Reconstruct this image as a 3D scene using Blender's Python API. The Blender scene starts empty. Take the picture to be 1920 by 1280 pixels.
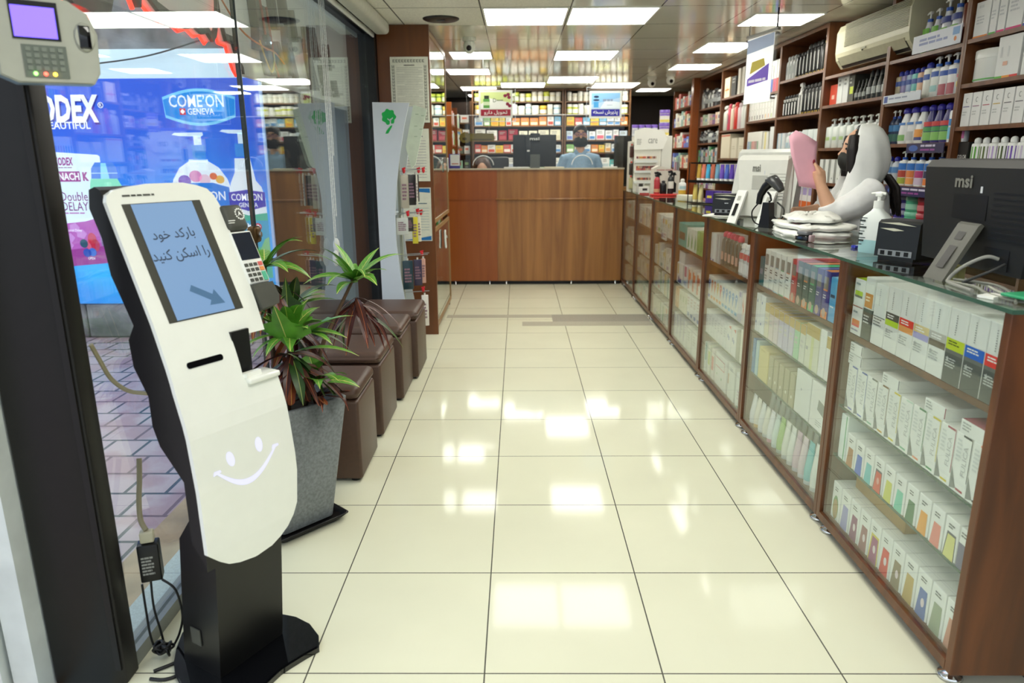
import bpy, bmesh, math, random
from mathutils import Vector, Matrix
SC = bpy.context.scene
COL = SC.collection
PI = math.pi

# ------------------------------------------------------------ camera, sky, exposure
cam = bpy.data.cameras.new('camera')
cam.sensor_width = 36.0
cam.lens = 24.975
cam.clip_start = 0.05
cam.clip_end = 100
cam.dof.use_dof = True
cam.dof.focus_distance = 2.9
cam.dof.aperture_fstop = 3.2
camo = bpy.data.objects.new('camera', cam)
COL.objects.link(camo)
_r = Vector((0.99994705, 0.0084944, -0.00580806)); _d = Vector((-0.00349085, -0.25093337, -0.96799807)); _f = Vector((-0.00967999, 0.96796709, -0.25089043))
camo.matrix_world = Matrix(((_r.x, -_d.x, -_f.x, 0), (_r.y, -_d.y, -_f.y, 0), (_r.z, -_d.z, -_f.z, 1.405), (0, 0, 0, 1)))
SC.camera = camo
world = bpy.data.worlds.new('world'); SC.world = world
world.use_nodes = True
wn = world.node_tree.nodes; wl = world.node_tree.links
bg = wn['Background']
tc = wn.new('ShaderNodeTexCoord'); sx = wn.new('ShaderNodeSeparateXYZ'); rp = wn.new('ShaderNodeValToRGB')
wl.new(tc.outputs['Generated'], sx.inputs[0]); wl.new(sx.outputs['Z'], rp.inputs[0]); wl.new(rp.outputs[0], bg.inputs['Color'])
rp.color_ramp.elements[0].position = 0.0; rp.color_ramp.elements[0].color = (0.30, 0.33, 0.36, 1)
rp.color_ramp.elements[1].position = 0.35; rp.color_ramp.elements[1].color = (0.80, 0.89, 1.0, 1)
bg.inputs['Strength'].default_value = 1.1
SC.view_settings.view_transform = 'Standard'
SC.view_settings.look = 'None'
SC.view_settings.gamma = 1
SC.view_settings.use_curve_mapping = False
SC.view_settings.exposure = 0.74
PANEL_STRENGTH = 7.0
cy = SC.cycles
cy.use_denoising = True
cy.max_bounces = 8; cy.diffuse_bounces = 4; cy.glossy_bounces = 4; cy.transmission_bounces = 4; cy.transparent_max_bounces = 20
cy.caustics_reflective = False; cy.caustics_refractive = False
cy.sample_clamp_indirect = 4.0
cy.use_adaptive_sampling = True

# ------------------------------------------------------------ materials
def lin(h):
    if not isinstance(h, str): return tuple(h)
    h = h.lstrip('#')
    if len(h) == 3: h = ''.join(q * 2 for q in h)
    c = [int(h[i:i + 2], 16) / 255 for i in (0, 2, 4)]
    return tuple((x / 12.92 if x <= .04045 else ((x + .055) / 1.055) ** 2.4) for x in c)
MATS = {}
def pm(key, hexc, rough=.5, metal=0., var=.05, scale=25., bump=0., ior=1.45, coat=0., stretch=None):
    """Principled material whose colour and roughness wander a little with noise."""
    if key in MATS: return MATS[key]
    m = bpy.data.materials.new(key); m.use_nodes = True
    n = m.node_tree.nodes; l = m.node_tree.links; b = n['Principled BSDF']
    c = lin(hexc)
    t = n.new('ShaderNodeTexCoord'); ns = n.new('ShaderNodeTexNoise'); ns.inputs['Scale'].default_value = scale; ns.inputs['Detail'].default_value = 3
    src = t.outputs['Object']
    if stretch:
        mp = n.new('ShaderNodeMapping'); mp.inputs['Scale'].default_value = stretch; l.new(src, mp.inputs[0]); src = mp.outputs[0]
    l.new(src, ns.inputs['Vector'])
    r = n.new('ShaderNodeValToRGB')
    r.color_ramp.elements[0].position = .3; r.color_ramp.elements[1].position = .7
    r.color_ramp.elements[0].color = (*[max(0, x * (1 - var)) for x in c], 1); r.color_ramp.elements[1].color = (*[min(1, x * (1 + var)) for x in c], 1)
    l.new(ns.outputs['Fac'], r.inputs[0]); l.new(r.outputs[0], b.inputs['Base Color'])
    b.inputs['Roughness'].default_value = rough; b.inputs['Metallic'].default_value = metal; b.inputs['IOR'].default_value = ior
    b.inputs['Coat Weight'].default_value = coat
    if bump:
        bp = n.new('ShaderNodeBump'); bp.inputs['Strength'].default_value = bump; bp.inputs['Distance'].default_value = .004
        l.new(ns.outputs['Fac'], bp.inputs['Height']); l.new(bp.outputs[0], b.inputs['Normal'])
    MATS[key] = m
    return m
def hx(h, rough=.45):
    """A printed card / plastic colour."""
    return pm('print_' + h.lstrip('#') + ('' if rough == .45 else '_%d' % (rough * 100)), h, rough, var=.015, scale=12)
def wood(key, h1, h2, sc=(14, 14, 1.2), rough=.35, coat=.15):
    if key in MATS: return MATS[key]
    m = bpy.data.materials.new(key); m.use_nodes = True
    n = m.node_tree.nodes; l = m.node_tree.links; b = n['Principled BSDF']
    t = n.new('ShaderNodeTexCoord'); mp = n.new('ShaderNodeMapping'); mp.inputs['Scale'].default_value = sc
    ns = n.new('ShaderNodeTexNoise'); ns.inputs['Scale'].default_value = 1.6; ns.inputs['Detail'].default_value = 6; ns.inputs['Distortion'].default_value = .6
    r = n.new('ShaderNodeValToRGB'); r.color_ramp.elements[0].position = .32; r.color_ramp.elements[1].position = .68
    r.color_ramp.elements[0].color = (*lin(h1), 1); r.color_ramp.elements[1].color = (*lin(h2), 1)
    l.new(t.outputs['Object'], mp.inputs[0]); l.new(mp.outputs[0], ns.inputs['Vector']); l.new(ns.outputs['Fac'], r.inputs[0]); l.new(r.outputs[0], b.inputs['Base Color'])
    b.inputs['Roughness'].default_value = rough; b.inputs['Coat Weight'].default_value = coat; b.inputs['Coat Roughness'].default_value = .15
    MATS[key] = m
    return m
def emit(key, h, s, base=None):
    if key in MATS: return MATS[key]
    m = bpy.data.materials.new(key); m.use_nodes = True
    n = m.node_tree.nodes; b = n['Principled BSDF']
    b.inputs['Base Color'].default_value = (*lin(base or h), 1)
    b.inputs['Emission Color'].default_value = (*lin(h), 1); b.inputs['Emission Strength'].default_value = s
    b.inputs['Roughness'].default_value = .4
    MATS[key] = m
    return m
def pane(key, tint='#ffffff', ior=1.5, rough=0.0, boost=1.0):
    """Thin clear sheet: see-through with a Fresnel mirror on each face."""
    if key in MATS: return MATS[key]
    m = bpy.data.materials.new(key); m.use_nodes = True
    n = m.node_tree.nodes; l = m.node_tree.links; n.remove(n['Principled BSDF'])
    o = n['Material Output']; tr = n.new('ShaderNodeBsdfTransparent'); gl = n.new('ShaderNodeBsdfGlossy'); mx = n.new('ShaderNodeMixShader')
    ly = n.new('ShaderNodeLayerWeight'); ly.inputs['Blend'].default_value = .5
    pw = n.new('ShaderNodeMath'); pw.operation = 'POWER'; pw.inputs[1].default_value = 4.2
    mu = n.new('ShaderNodeMath'); mu.operation = 'MULTIPLY_ADD'; mu.inputs[1].default_value = .92 * boost; mu.inputs[2].default_value = .034 * boost; mu.use_clamp = True
    l.new(ly.outputs['Facing'], pw.inputs[0]); l.new(pw.outputs[0], mu.inputs[0]); l.new(mu.outputs[0], mx.inputs[0])
    tr.inputs['Color'].default_value = (*lin(tint), 1); gl.inputs['Roughness'].default_value = rough; gl.inputs['Color'].default_value = (.95, 1, .98, 1)
    l.new(tr.outputs[0], mx.inputs[1]); l.new(gl.outputs[0], mx.inputs[2]); l.new(mx.outputs[0], o.inputs['Surface'])
    MATS[key] = m
    return m

W_COUNTER = wood('wood_counter', '#4c280f', '#6a3b1a', (10, 10, 1.3))
W_SHELF = wood('wood_wall_shelf', '#5f3820', '#7a4c2a', (10, 10, 1.3))
W_PANEL = wood('wood_panel_gold', '#85562a', '#a9743c', (9, 9, .5), .3)
W_RED = wood('wood_red', '#8a4516', '#9c5420', (6, 6, .6), .3)
W_DARK = wood('wood_cabinet', '#5f3517', '#70401c', (8, 8, .7), .35)
M_WHITE = pm('white_plastic', '#eef0ea', .35, var=.015)
M_GLOSSW = pm('white_lacquer', '#f0f2ea', .16, var=.01, coat=.5)
M_BLACK = pm('black_plastic', '#0a0a0b', .35, var=.1)
M_BLACKG = pm('black_gloss', '#0a0b0e', .06, var=.1, coat=.6)
M_DGREY = pm('dark_grey_plastic', '#45463f', .5, var=.05)
M_CHROME = pm('chrome', '#d8dadc', .08, 1., var=.02)
M_STEEL = pm('brushed_aluminium', '#b9bcbd', .3, .9, var=.05)
M_PANE = pane('clear_glass', '#fbfdfc')
M_STORE = pane('storefront_glass', '#f8fbfb', boost=1.15)
M_ACR = pane('clear_acrylic', '#fcfdfd')
M_GEDGE = pm('glass_edge_green', '#3c5a4c', .15, var=.05)
M_BOXW = hx('#e9ebe4')
M_SKIN = pm('skin', '#d9a98a', .5, var=.05, scale=14)
M_HAIR = pm('dark_hair', '#1b1513', .45, var=.3, scale=60, bump=.6, stretch=(1, 1, .15))

# ------------------------------------------------------------ mesh builder
class MB:
    def __init__(s):
        s.v = []; s.f = []; s.m = []; s.sm = []; s.mats = []; s.X = Matrix.Identity(4)
    def mi(s, mat):
        if mat not in s.mats: s.mats.append(mat)
        return s.mats.index(mat)
    def add(s, verts, faces, mat, smooth=False):
        o = len(s.v); X = s.X
        s.v += [tuple(X @ Vector(p)) for p in verts]
        k = s.mi(mat)
        flip = X.determinant() < 0
        for f in faces:
            g = [i + o for i in f]
            s.f.append(g[::-1] if flip else g); s.m.append(k); s.sm.append(smooth)
        return s
    def box(s, x0, x1, y0, y1, z0, z1, mat, front=None, edge=None):
        v = [(x, y, z) for z in (z0, z1) for y in (y0, y1) for x in (x0, x1)]
        s.add(v, [(0, 2, 3, 1), (4, 5, 7, 6)], mat)
        s.add(v, [(0, 1, 5, 4)], front or edge or mat)
        s.add(v, [(2, 6, 7, 3), (0, 4, 6, 2), (1, 3, 7, 5)], edge or mat)
        return s
    def rbox(s, x0, x1, y0, y1, z0, z1, mat, r=.01, seg=2, smooth=True):
        bm = bmesh.new(); bmesh.ops.create_cube(bm, size=1)
        for p in bm.verts: p.co = Vector(((x0 + x1) / 2 + p.co.x * (x1 - x0), (y0 + y1) / 2 + p.co.y * (y1 - y0), (z0 + z1) / 2 + p.co.z * (z1 - z0)))
        bmesh.ops.bevel(bm, geom=bm.edges[:], offset=r, segments=seg, affect='EDGES', profile=.5)
        bm.verts.index_update()
        s.add([p.co[:] for p in bm.verts], [[q.index for q in f.verts] for f in bm.faces], mat, smooth); bm.free()
        return s
    def prism(s, pts, a, b, mat, axis='y', cap=None, smooth=False):
        """Outline pts in the plane across `axis`, extruded from a to b."""
        n = len(pts)
        def P(p, t): return {'x': (t, p[0], p[1]), 'y': (p[0], t, p[1]), 'z': (p[0], p[1], t)}[axis]
        area = sum(pts[i][0] * pts[(i + 1) % n][1] - pts[(i + 1) % n][0] * pts[i][1] for i in range(n))
        if area < 0: pts = pts[::-1]
        if axis == 'y': pts = pts[::-1]
        v = [P(p, a) for p in pts] + [P(p, b) for p in pts]
        s.add(v, [tuple(range(n))[::-1], tuple(range(n, 2 * n))], cap or mat)
        s.add(v, [(i, (i + 1) % n, n + (i + 1) % n, n + i) for i in range(n)], mat, smooth)
        return s
    def lathe(s, prof, mat, c=(0, 0, 0), n=16, sx=1., sy=1., smooth=True):
        v = []; f = []
        for r, z in prof:
            for k in range(n):
                t = 2 * PI * k / n
                v.append((c[0] + r * sx * math.cos(t), c[1] + r * sy * math.sin(t), c[2] + z))
        m = len(prof)
        for i in range(m - 1):
            for k in range(n):
                f.append((i * n + k, i * n + (k + 1) % n, (i + 1) * n + (k + 1) % n, (i + 1) * n + k))
        s.add(v, f, mat, smooth)
        s.add(v, [tuple(range(n))[::-1], tuple(range((m - 1) * n, m * n))], mat)
        return s
    def cyl(s, p, q, r, mat, n=12, r2=None):
        return s.tube([p, q], r, mat, n, r2=r2)
    def tube(s, pts, r, mat, n=8, r2=None, flat=1.):
        pts = [Vector(p) for p in pts]; m = len(pts)
        rs = r if isinstance(r, (list, tuple)) else [r + ((r2 if r2 is not None else r) - r) * i / (m - 1) for i in range(m)]
        v = []; up = None
        for i in range(m):
            t = (pts[min(i + 1, m - 1)] - pts[max(i - 1, 0)]).normalized()
            if up is None:
                up = Vector((0, 0, 1)) if abs(t.z) < .9 else Vector((0, 1, 0))
            a = t.cross(up)
            if a.length < 1e-5: a = t.orthogonal()
            a.normalize(); up = a.cross(t).normalized()
            for k in range(n):
                g = 2 * PI * k / n
                v.append(pts[i] + a * (rs[i] * math.cos(g)) + up * (rs[i] * flat * math.sin(g)))
        f = [(i * n + k, i * n + (k + 1) % n, (i + 1) * n + (k + 1) % n, (i + 1) * n + k) for i in range(m - 1) for k in range(n)]
        s.add(v, f, mat, True)
        s.add(v, [tuple(range(n))[::-1], tuple(range((m - 1) * n, m * n))], mat)
        return s
    def ball(s, c, r, mat, n=14, m=9, sx=1., sy=1., sz=1.):
        return s.lathe([(max(1e-4, r * math.sin(PI * i / m)), -r * sz * math.cos(PI * i / m)) for i in range(m + 1)], mat, c, n, sx, sy)
    def loft(s, rings, mat, caps=True, smooth=True, closed=True):
        n = len(rings[0]); v = [p for r in rings for p in r]
        f = [(i * n + k, i * n + (k + 1) % n, (i + 1) * n + (k + 1) % n, (i + 1) * n + k) for i in range(len(rings) - 1) for k in range(n if closed else n - 1)]
        s.add(v, f, mat, smooth)
        if caps: s.add(v, [tuple(range(n))[::-1], tuple(range(len(v) - n, len(v)))], mat)
        return s
    def poly(s, pts, mat): return s.add(pts, [tuple(range(len(pts)))], mat)
    def mesh(s, name):
        me = bpy.data.meshes.new(name); me.from_pydata(s.v, [], s.f)
        for m in s.mats: me.materials.append(m)
        me.polygons.foreach_set('material_index', s.m); me.polygons.foreach_set('use_smooth', s.sm)
        me.update()
        return me
    def build(s, name, parent=None, **k): return link(name, s.mesh(name), parent, **k)

def tag(o, label=None, cat=None, group=None, kind=None):
    for a, b in (('label', label), ('category', cat), ('group', group), ('kind', kind)):
        if b: o[a] = b
    return o
def link(name, data, parent=None, loc=None, rot=0., label=None, cat=None, group=None, kind=None):
    o = bpy.data.objects.new(name, data); COL.objects.link(o)
    if parent is not None: o.parent = parent
    if loc is not None: o.location = loc
    if rot: o.rotation_euler = (0, 0, rot)
    return tag(o, label, cat, group, kind)
def thing(name, label, cat, loc=(0, 0, 0), rot=0., group=None):
    return link(name, None, None, loc, rot, label, cat, group)
def struct(name, mb): return mb.build(name, kind='structure')
def fr(o, u, v):
    """Matrix with origin o, x along u, y along v, z out of the sheet."""
    u = Vector(u).normalized(); v = Vector(v); v = (v - u * v.dot(u)).normalized(); w = u.cross(v)
    return Matrix(((u.x, v.x, w.x, o[0]), (u.y, v.y, w.y, o[1]), (u.z, v.z, w.z, o[2]), (0, 0, 0, 1)))

# lettering: glyph outlines turned into flat mesh, Persian letters joined and set right to left
_AR = {'ا': (0xFE8D, 2), 'ب': (0xFE8F, 4), 'ت': (0xFE95, 4), 'ح': (0xFEA1, 4), 'خ': (0xFEA5, 4), 'د': (0xFEA9, 2), 'ذ': (0xFEAB, 2), 'ر': (0xFEAD, 2), 'س': (0xFEB1, 4), 'ش': (0xFEB5, 4), 'ل': (0xFEDD, 4), 'ن': (0xFEE5, 4), 'ه': (0xFEE9, 4), 'و': (0xFEED, 2), 'پ': (0xFB56, 4), 'ک': (0xFB8E, 4), 'ی': (0xFBFC, 4)}
def shape_fa(t):
    out = []
    for w in t.split(' '):
        r = ''
        for i, c in enumerate(w):
            base, nf = _AR[c]
            pj = i > 0 and _AR[w[i - 1]][1] == 4
            nj = i < len(w) - 1 and nf == 4
            r += chr(base + (3 if pj and nj else 1 if pj else 2 if nj else 0))
        out.append(r[::-1])
    return ' '.join(out[::-1])
_TX = {}
def glyphs(body, bold=0., shear=0.):
    k = (body, bold, shear)
    if k not in _TX:
        c = bpy.data.curves.new('lettering', 'FONT'); c.body = body; c.size = 1; c.resolution_u = 2; c.offset = bold; c.shear = shear; c.align_x = 'CENTER'; c.align_y = 'CENTER'
        o = bpy.data.objects.new('lettering', c); COL.objects.link(o)
        dg = bpy.context.evaluated_depsgraph_get(); dg.update()
        me = bpy.data.meshes.new_from_object(o.evaluated_get(dg))
        vs = [v.co.copy() for v in me.vertices]; fs = [tuple(p.vertices) for p in me.polygons]
        bpy.data.objects.remove(o); bpy.data.curves.remove(c); bpy.data.meshes.remove(me)
        if vs:
            x0 = min(v.x for v in vs); x1 = max(v.x for v in vs); y0 = min(v.y for v in vs); y1 = max(v.y for v in vs)
        else: x0 = x1 = y0 = y1 = 0
        _TX[k] = (vs, fs, x0, x1, y0, y1)
    return _TX[k]
def text(mb, body, F, mat, width=None, height=None, bold=0., shear=0., lift=.0006):
    """Set body centred on frame F, scaled to the given width and / or height."""
    vs, fs, x0, x1, y0, y1 = glyphs(body, bold, shear)
    if not vs: return
    sx = width / (x1 - x0) if width else None; sy = height / (y1 - y0) if height else None
    sx = sx or sy; sy = sy or sx
    cx = (x0 + x1) / 2; cyy = (y0 + y1) / 2
    up = sum((vs[f[1]] - vs[f[0]]).cross(vs[f[2]] - vs[f[1]]).z for f in fs) < 0
    mb.add([F @ Vector(((v.x - cx) * sx, (v.y - cyy) * sy, lift)) for v in vs], [f[::-1] if up else f for f in fs], mat)
RND = random.Random(7)
def scribble(mb, F, u0, u1, v0, v1, mat, rows, fill=.6, lift=.0006, rnd=None, words=3):
    """Rows of short strokes: print too small to read."""
    rnd = rnd or RND
    h = (v1 - v0) / rows
    for i in range(rows):
        y1 = v1 - i * h; y0 = y1 - h * fill; x = u0; end = u1 - (u1 - u0) * rnd.random() * .35
        while x < end:
            e = min(end, x + (u1 - u0) / words * (.5 + rnd.random()))
            mb.poly([F @ Vector(p) for p in ((x, y0, lift), (e, y0, lift), (e, y1, lift), (x, y1, lift))], mat)
            x = e + (u1 - u0) * .035
def rect(mb, F, u0, u1, v0, v1, mat, lift=.0005):
    mb.poly([F @ Vector(p) for p in ((u0, v0, lift), (u1, v0, lift), (u1, v1, lift), (u0, v1, lift))], mat)
def shp(mb, F, pts, mat, lift=.0005):
    a = sum(pts[i][0] * pts[(i + 1) % len(pts)][1] - pts[(i + 1) % len(pts)][0] * pts[i][1] for i in range(len(pts)))
    if a < 0: pts = pts[::-1]
    mb.poly([F @ Vector((p[0], p[1], lift)) for p in pts], mat)
def ell(cx, cy, rx, ry, n=20, a0=0., a1=2 * PI):
    return [(cx + rx * math.cos(a0 + (a1 - a0) * i / n), cy + ry * math.sin(a0 + (a1 - a0) * i / n)) for i in range(n + (0 if abs(a1 - a0 - 2 * PI) < 1e-6 else 1))]
ORD = 'first second third fourth fifth sixth seventh eighth ninth tenth eleventh twelfth thirteenth fourteenth fifteenth sixteenth seventeenth eighteenth nineteenth twentieth'.split()
# ------------------------------------------------------------ the setting
def grid_mat(key, base, line, px, py, ox, oy, lw, rough, var, bumpy=0., ior=1.5, lwy=None, speck=None):
    m = bpy.data.materials.new(key); m.use_nodes = True
    n = m.node_tree.nodes; l = m.node_tree.links; b = n['Principled BSDF']
    t = n.new('ShaderNodeTexCoord'); s = n.new('ShaderNodeSeparateXYZ'); l.new(t.outputs['Object'], s.inputs[0])
    def mth(op, a, c, d=None):
        k = n.new('ShaderNodeMath'); k.operation = op
        for i, q in enumerate((a, c, d)):
            if q is None: continue
            if isinstance(q, (int, float)): k.inputs[i].default_value = q
            else: l.new(q, k.inputs[i])
        return k.outputs[0]
    def line_of(axis, o, p, w):
        q = mth('PINGPONG', mth('SUBTRACT', s.outputs[axis], o), p / 2)
        return mth('LESS_THAN', q, w / 2)
    mk = mth('MAXIMUM', line_of('X', ox, px, lw), line_of('Y', oy, py, lwy or lw))
    ns = n.new('ShaderNodeTexNoise'); ns.inputs['Scale'].default_value = speck or 2.2; ns.inputs['Detail'].default_value = 4; l.new(t.outputs['Object'], ns.inputs['Vector'])
    r = n.new('ShaderNodeValToRGB'); c = lin(base)
    r.color_ramp.elements[0].position = .3; r.color_ramp.elements[1].position = .7
    r.color_ramp.elements[0].color = (*[x * (1 - var) for x in c], 1); r.color_ramp.elements[1].color = (*[min(1, x * (1 + var)) for x in c], 1)
    l.new(ns.outputs['Fac'], r.inputs[0])
    mx = n.new('ShaderNodeMix'); mx.data_type = 'RGBA'
    l.new(mk, mx.inputs['Factor']); l.new(r.outputs[0], mx.inputs['A']); mx.inputs['B'].default_value = (*lin(line), 1)
    l.new(mx.outputs['Result'], b.inputs['Base Color'])
    b.inputs['Roughness'].default_value = rough; b.inputs['IOR'].default_value = ior
    if bumpy:
        bp = n.new('ShaderNodeBump'); bp.inputs['Strength'].default_value = bumpy; bp.inputs['Distance'].default_value = .003
        l.new(ns.outputs['Fac'], bp.inputs['Height']); l.new(bp.outputs[0], b.inputs['Normal'])
    return m
M_FLOOR = grid_mat('cream_porcelain_tiles', '#e2e1c8', '#55544a', .5, .5, -.1, 1.70, .0042, .075, .03, ior=1.24)
M_CEIL = grid_mat('glossy_ceiling_tiles', '#f0eee0', '#5d5a50', .595, .655, -.245, 5.07, .008, .09, .02, ior=1.55)
M_CEILM = grid_mat('mineral_ceiling_tiles', '#f0eee2', '#5d5a50', .595, .655, -.245, 5.07, .010, .7, .10, .35, speck=90)
struct('floor', MB().box(-1.13, 2.64, -1.6, 12.4, -.06, 0, M_FLOOR))
struct('ceiling', MB().box(.35, 2.64, -1.2, 5.725, 2.36, 2.42, M_CEIL).box(-1.8, 2.64, 5.725, 12.4, 2.36, 2.42, M_CEIL))
struct('ceiling_front', MB().box(-1.16, .349, -1.2, 5.724, 2.36, 2.42, M_CEILM))
M_WALL = pm('dark_wall_paint', '#3a2a20', .7, var=.08)
struct('wall_right', MB().box(2.62, 2.68, -.6, 12.4, 0, 2.42, M_WALL))
struct('wall_back', MB().box(-1.8, 2.64, 12.3, 12.38, 0, 2.42, pm('wall_back_paint', '#2a211b', .7)))
struct('wall_left', MB().box(-1.86, -1.8, 6.95, 12.38, 0, 2.42, M_WALL).box(-1.8, -1.12, 6.95, 7.0, 0, 2.42, M_WALL).box(-1.16, -1.11, 5.66, 6.95, 0, 2.42, M_WALL))
# grey stone strips across the aisle floor, flush with the tiles
M_GSTONE = pm('grey_granite_strip', '#a9a69a', .25, var=.12, scale=120)
M_GSTONE2 = pm('pale_granite_strip', '#bdb9a8', .25, var=.10, scale=120)
struct('trim_1', MB().box(-.655, .30, 6.27, 6.40, -.02, .0012, M_GSTONE2).box(.03, 1.16, 5.95, 6.11, -.02, .0012, M_GSTONE2).box(.30, 1.16, 6.112, 6.40, -.02, .0013, M_GSTONE))
# ceiling light panels
M_LIGHT = emit('lit_diffuser', '#fffdf2', PANEL_STRENGTH, '#ffffff')
LP = [(-.225, .33, 5.10, 5.70, 'above the aisle entrance'), (.365, .935, 5.10, 5.70, 'above the glass counter end'), (.365, .935, 7.07, 7.69, 'in front of the wooden counter'), (.39, .985, 9.24, 9.98, 'above the masked man'),
      (-.225, .36, 9.95, 10.58, 'above the far black monitor'), (1.04, 1.63, 10.05, 10.74, 'beside the hanging blue sign'), (-.80, -.31, 10.45, 11.0, 'above the red hanging sign'), (-.78, -.46, 11.7, 12.1, 'deepest in the back room'),
      (-.64, -.26, 7.08, 7.56, 'beside the tall glazed cabinet'), (-.80, -.33, 8.40, 8.92, 'above the hidden seated woman'), (1.66, 2.13, 5.36, 5.81, 'above the white hanging sign'), (1.66, 2.08, 6.63, 7.23, 'above the black bottle bay'),
      (1.71, 2.18, 8.12, 8.60, 'above the dome cameras'), (1.78, 2.22, 10.9, 11.35, 'in the dark back passage'), (-.225, .33, 2.95, 3.55, 'added out of view above the ottomans'), (.365, .935, 2.95, 3.55, 'added out of view above the white bags'), (-.225, .33, .8, 1.4, 'added out of view above the entrance'), (.365, .935, .8, 1.4, 'added out of view above the near counter end')]  # last four panels are out of view, added for front lighting
for x0, x1, y0, y1, w in LP:
    t = thing('ceiling_light', 'square flush ceiling light panel ' + w, 'ceiling light', ((x0 + x1) / 2, (y0 + y1) / 2, 2.36), group='ceiling light panels')
    a = (x1 - x0) / 2; b = (y1 - y0) / 2
    f = MB(); e = .012
    for q in ((-a - e, a + e, -b - e, -b), (-a - e, a + e, b, b + e), (-a - e, -a, -b, b), (a, a + e, -b, b)): f.box(*q, -.006, .004, M_WHITE)
    f.build('frame', t)
    MB().box(-a, a, -b, b, -.004, .003, M_LIGHT).build('diffuser', t)

# ------------------------------------------------------------ street side
def paver_mat():
    m = bpy.data.materials.new('street_pavers'); m.use_nodes = True
    n = m.node_tree.nodes; l = m.node_tree.links; b = n['Principled BSDF']
    t = n.new('ShaderNodeTexCoord'); br = n.new('ShaderNodeTexBrick')
    br.inputs['Scale'].default_value = 1; br.inputs['Brick Width'].default_value = .185; br.inputs['Row Height'].default_value = .205
    br.inputs['Mortar Size'].default_value = .009; br.inputs['Mortar Smooth'].default_value = .1; br.inputs['Color1'].default_value = (*lin('#c2acae'), 1); br.inputs['Color2'].default_value = (*lin('#b8a4aa'), 1)
    br.inputs['Mortar'].default_value = (*lin('#3c4046'), 1)
    ns = n.new('ShaderNodeTexNoise'); ns.inputs['Scale'].default_value = 3.; ns.inputs['Detail'].default_value = 5
    mx = n.new('ShaderNodeMix'); mx.data_type = 'RGBA'; rr = n.new('ShaderNodeValToRGB'); rr.color_ramp.elements[0].position = .48; rr.color_ramp.elements[1].position = .56
    l.new(t.outputs['Object'], br.inputs['Vector']); l.new(t.outputs['Object'], ns.inputs['Vector']); l.new(ns.outputs['Fac'], rr.inputs[0])
    mm = n.new('ShaderNodeMath'); mm.operation = 'MULTIPLY'; mm.inputs[1].default_value = .45; l.new(rr.outputs[0], mm.inputs[0])
    l.new(mm.outputs[0], mx.inputs['Factor']); l.new(br.outputs['Color'], mx.inputs['A']); mx.inputs['B'].default_value = (*lin('#a06a70'), 1)
    l.new(mx.outputs['Result'], b.inputs['Base Color']); b.inputs['Roughness'].default_value = .32
    bp = n.new('ShaderNodeBump'); bp.inputs['Distance'].default_value = .004; bp.inputs['Strength'].default_value = .6; bp.invert = True
    l.new(br.outputs['Fac'], bp.inputs['Height']); l.new(bp.outputs[0], b.inputs['Normal'])
    return m
tag(MB().box(-9, -1.46, -3, 5.72, -.12, -.03, paver_mat()).build('street_pavement'), kind='structure')
tag(MB().box(-1.459, -1.27, -3, 5.72, -.12, -.026, pm('tan_kerb_stone', '#b59a78', .5, var=.22, scale=7)).build('kerb_strip'), kind='structure')
tag(MB().box(-1.27, -1.132, -1.6, 5.6, -.12, -.004, pm('pale_blue_granite', '#c3d2d3', .45, var=.14, scale=160)).build('window_sill'), kind='structure')
M_STONE = pm('rough_grey_stone', '#8b8a8c', .75, var=.45, scale=5, bump=.9)
struct('wall_street', MB().box(-9, -1.99, 5.78, 5.95, -.12, 3.6, M_STONE))
struct('wall_dark_cladding', MB().box(-1.985, -1.17, 5.72, 5.95, -.12, 3.6, pm('dark_cladding', '#191717', .35)))
pl = MB()
for i in range(9): pl.rbox(-5.6 + i * .405, -5.205 + i * .405, 5.715, 5.79, -.03, .262, M_STONE, .02)
tag(pl.build('plinth_wall'), kind='structure')
# storefront frame: sill rail, end post, door post
M_FRAME = pm('grey_aluminium', '#8e9290', .35, .6)
struct('trim_2', MB().box(-1.150, -1.095, 1.72, 5.58, 0, .045, M_FRAME).box(-1.150, -1.10, 1.72, 5.58, 2.30, 2.36, M_BLACK))
struct('trim_3', MB().box(-1.15, -1.055, 5.585, 5.65, 0, 2.36, M_BLACK))
M_POST = pm('black_door_post', '#0f0d0b', .5, var=.15)
MB().rbox(-1.285, -1.085, 1.655, 1.72, 0, 2.36, M_POST, .006).box(-1.108, -1.092, 1.648, 1.655, .05, 2.3, M_POST).build('trim_4', kind='structure')
M_DOORW = pm('scuffed_white_aluminium', '#d5dbd8', .45, var=.10, scale=9)
MB().box(-1.355, -1.289, 1.60, 1.70, 0, 2.36, M_DOORW).box(-1.366, -1.357, 1.63, 1.70, 0, 2.36, M_BLACK).box(-1.60, -1.368, 1.58, 1.70, 0, 2.36, M_DOORW).build('trim_5', kind='structure')
for i, (a, b) in enumerate(((1.725, 3.018), (3.026, 5.58))):
    w = MB().box(-1.126, -1.114, a, b, .045, 2.30, M_STORE)
    w.build('window_%d' % (i + 1), kind='structure')
MB().box(-1.130, -1.110, 3.019, 3.025, .045, 2.3, pm('glass_seam', '#2a3433', .3)).build('trim_6', kind='structure')
t = thing('glass_clamp', 'brown metal clamp holding two storefront panes together', 'clamp', (-1.12, 3.022, 1.06))
MB().rbox(-.022, .022, -.03, .03, 0, .07, pm('bronze_metal', '#5a4326', .35, .7), .012).build('clamp_body', t)
MB().cyl((.022, 0, .035), (.03, 0, .035), .012, M_STEEL).build('screw', t)

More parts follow.
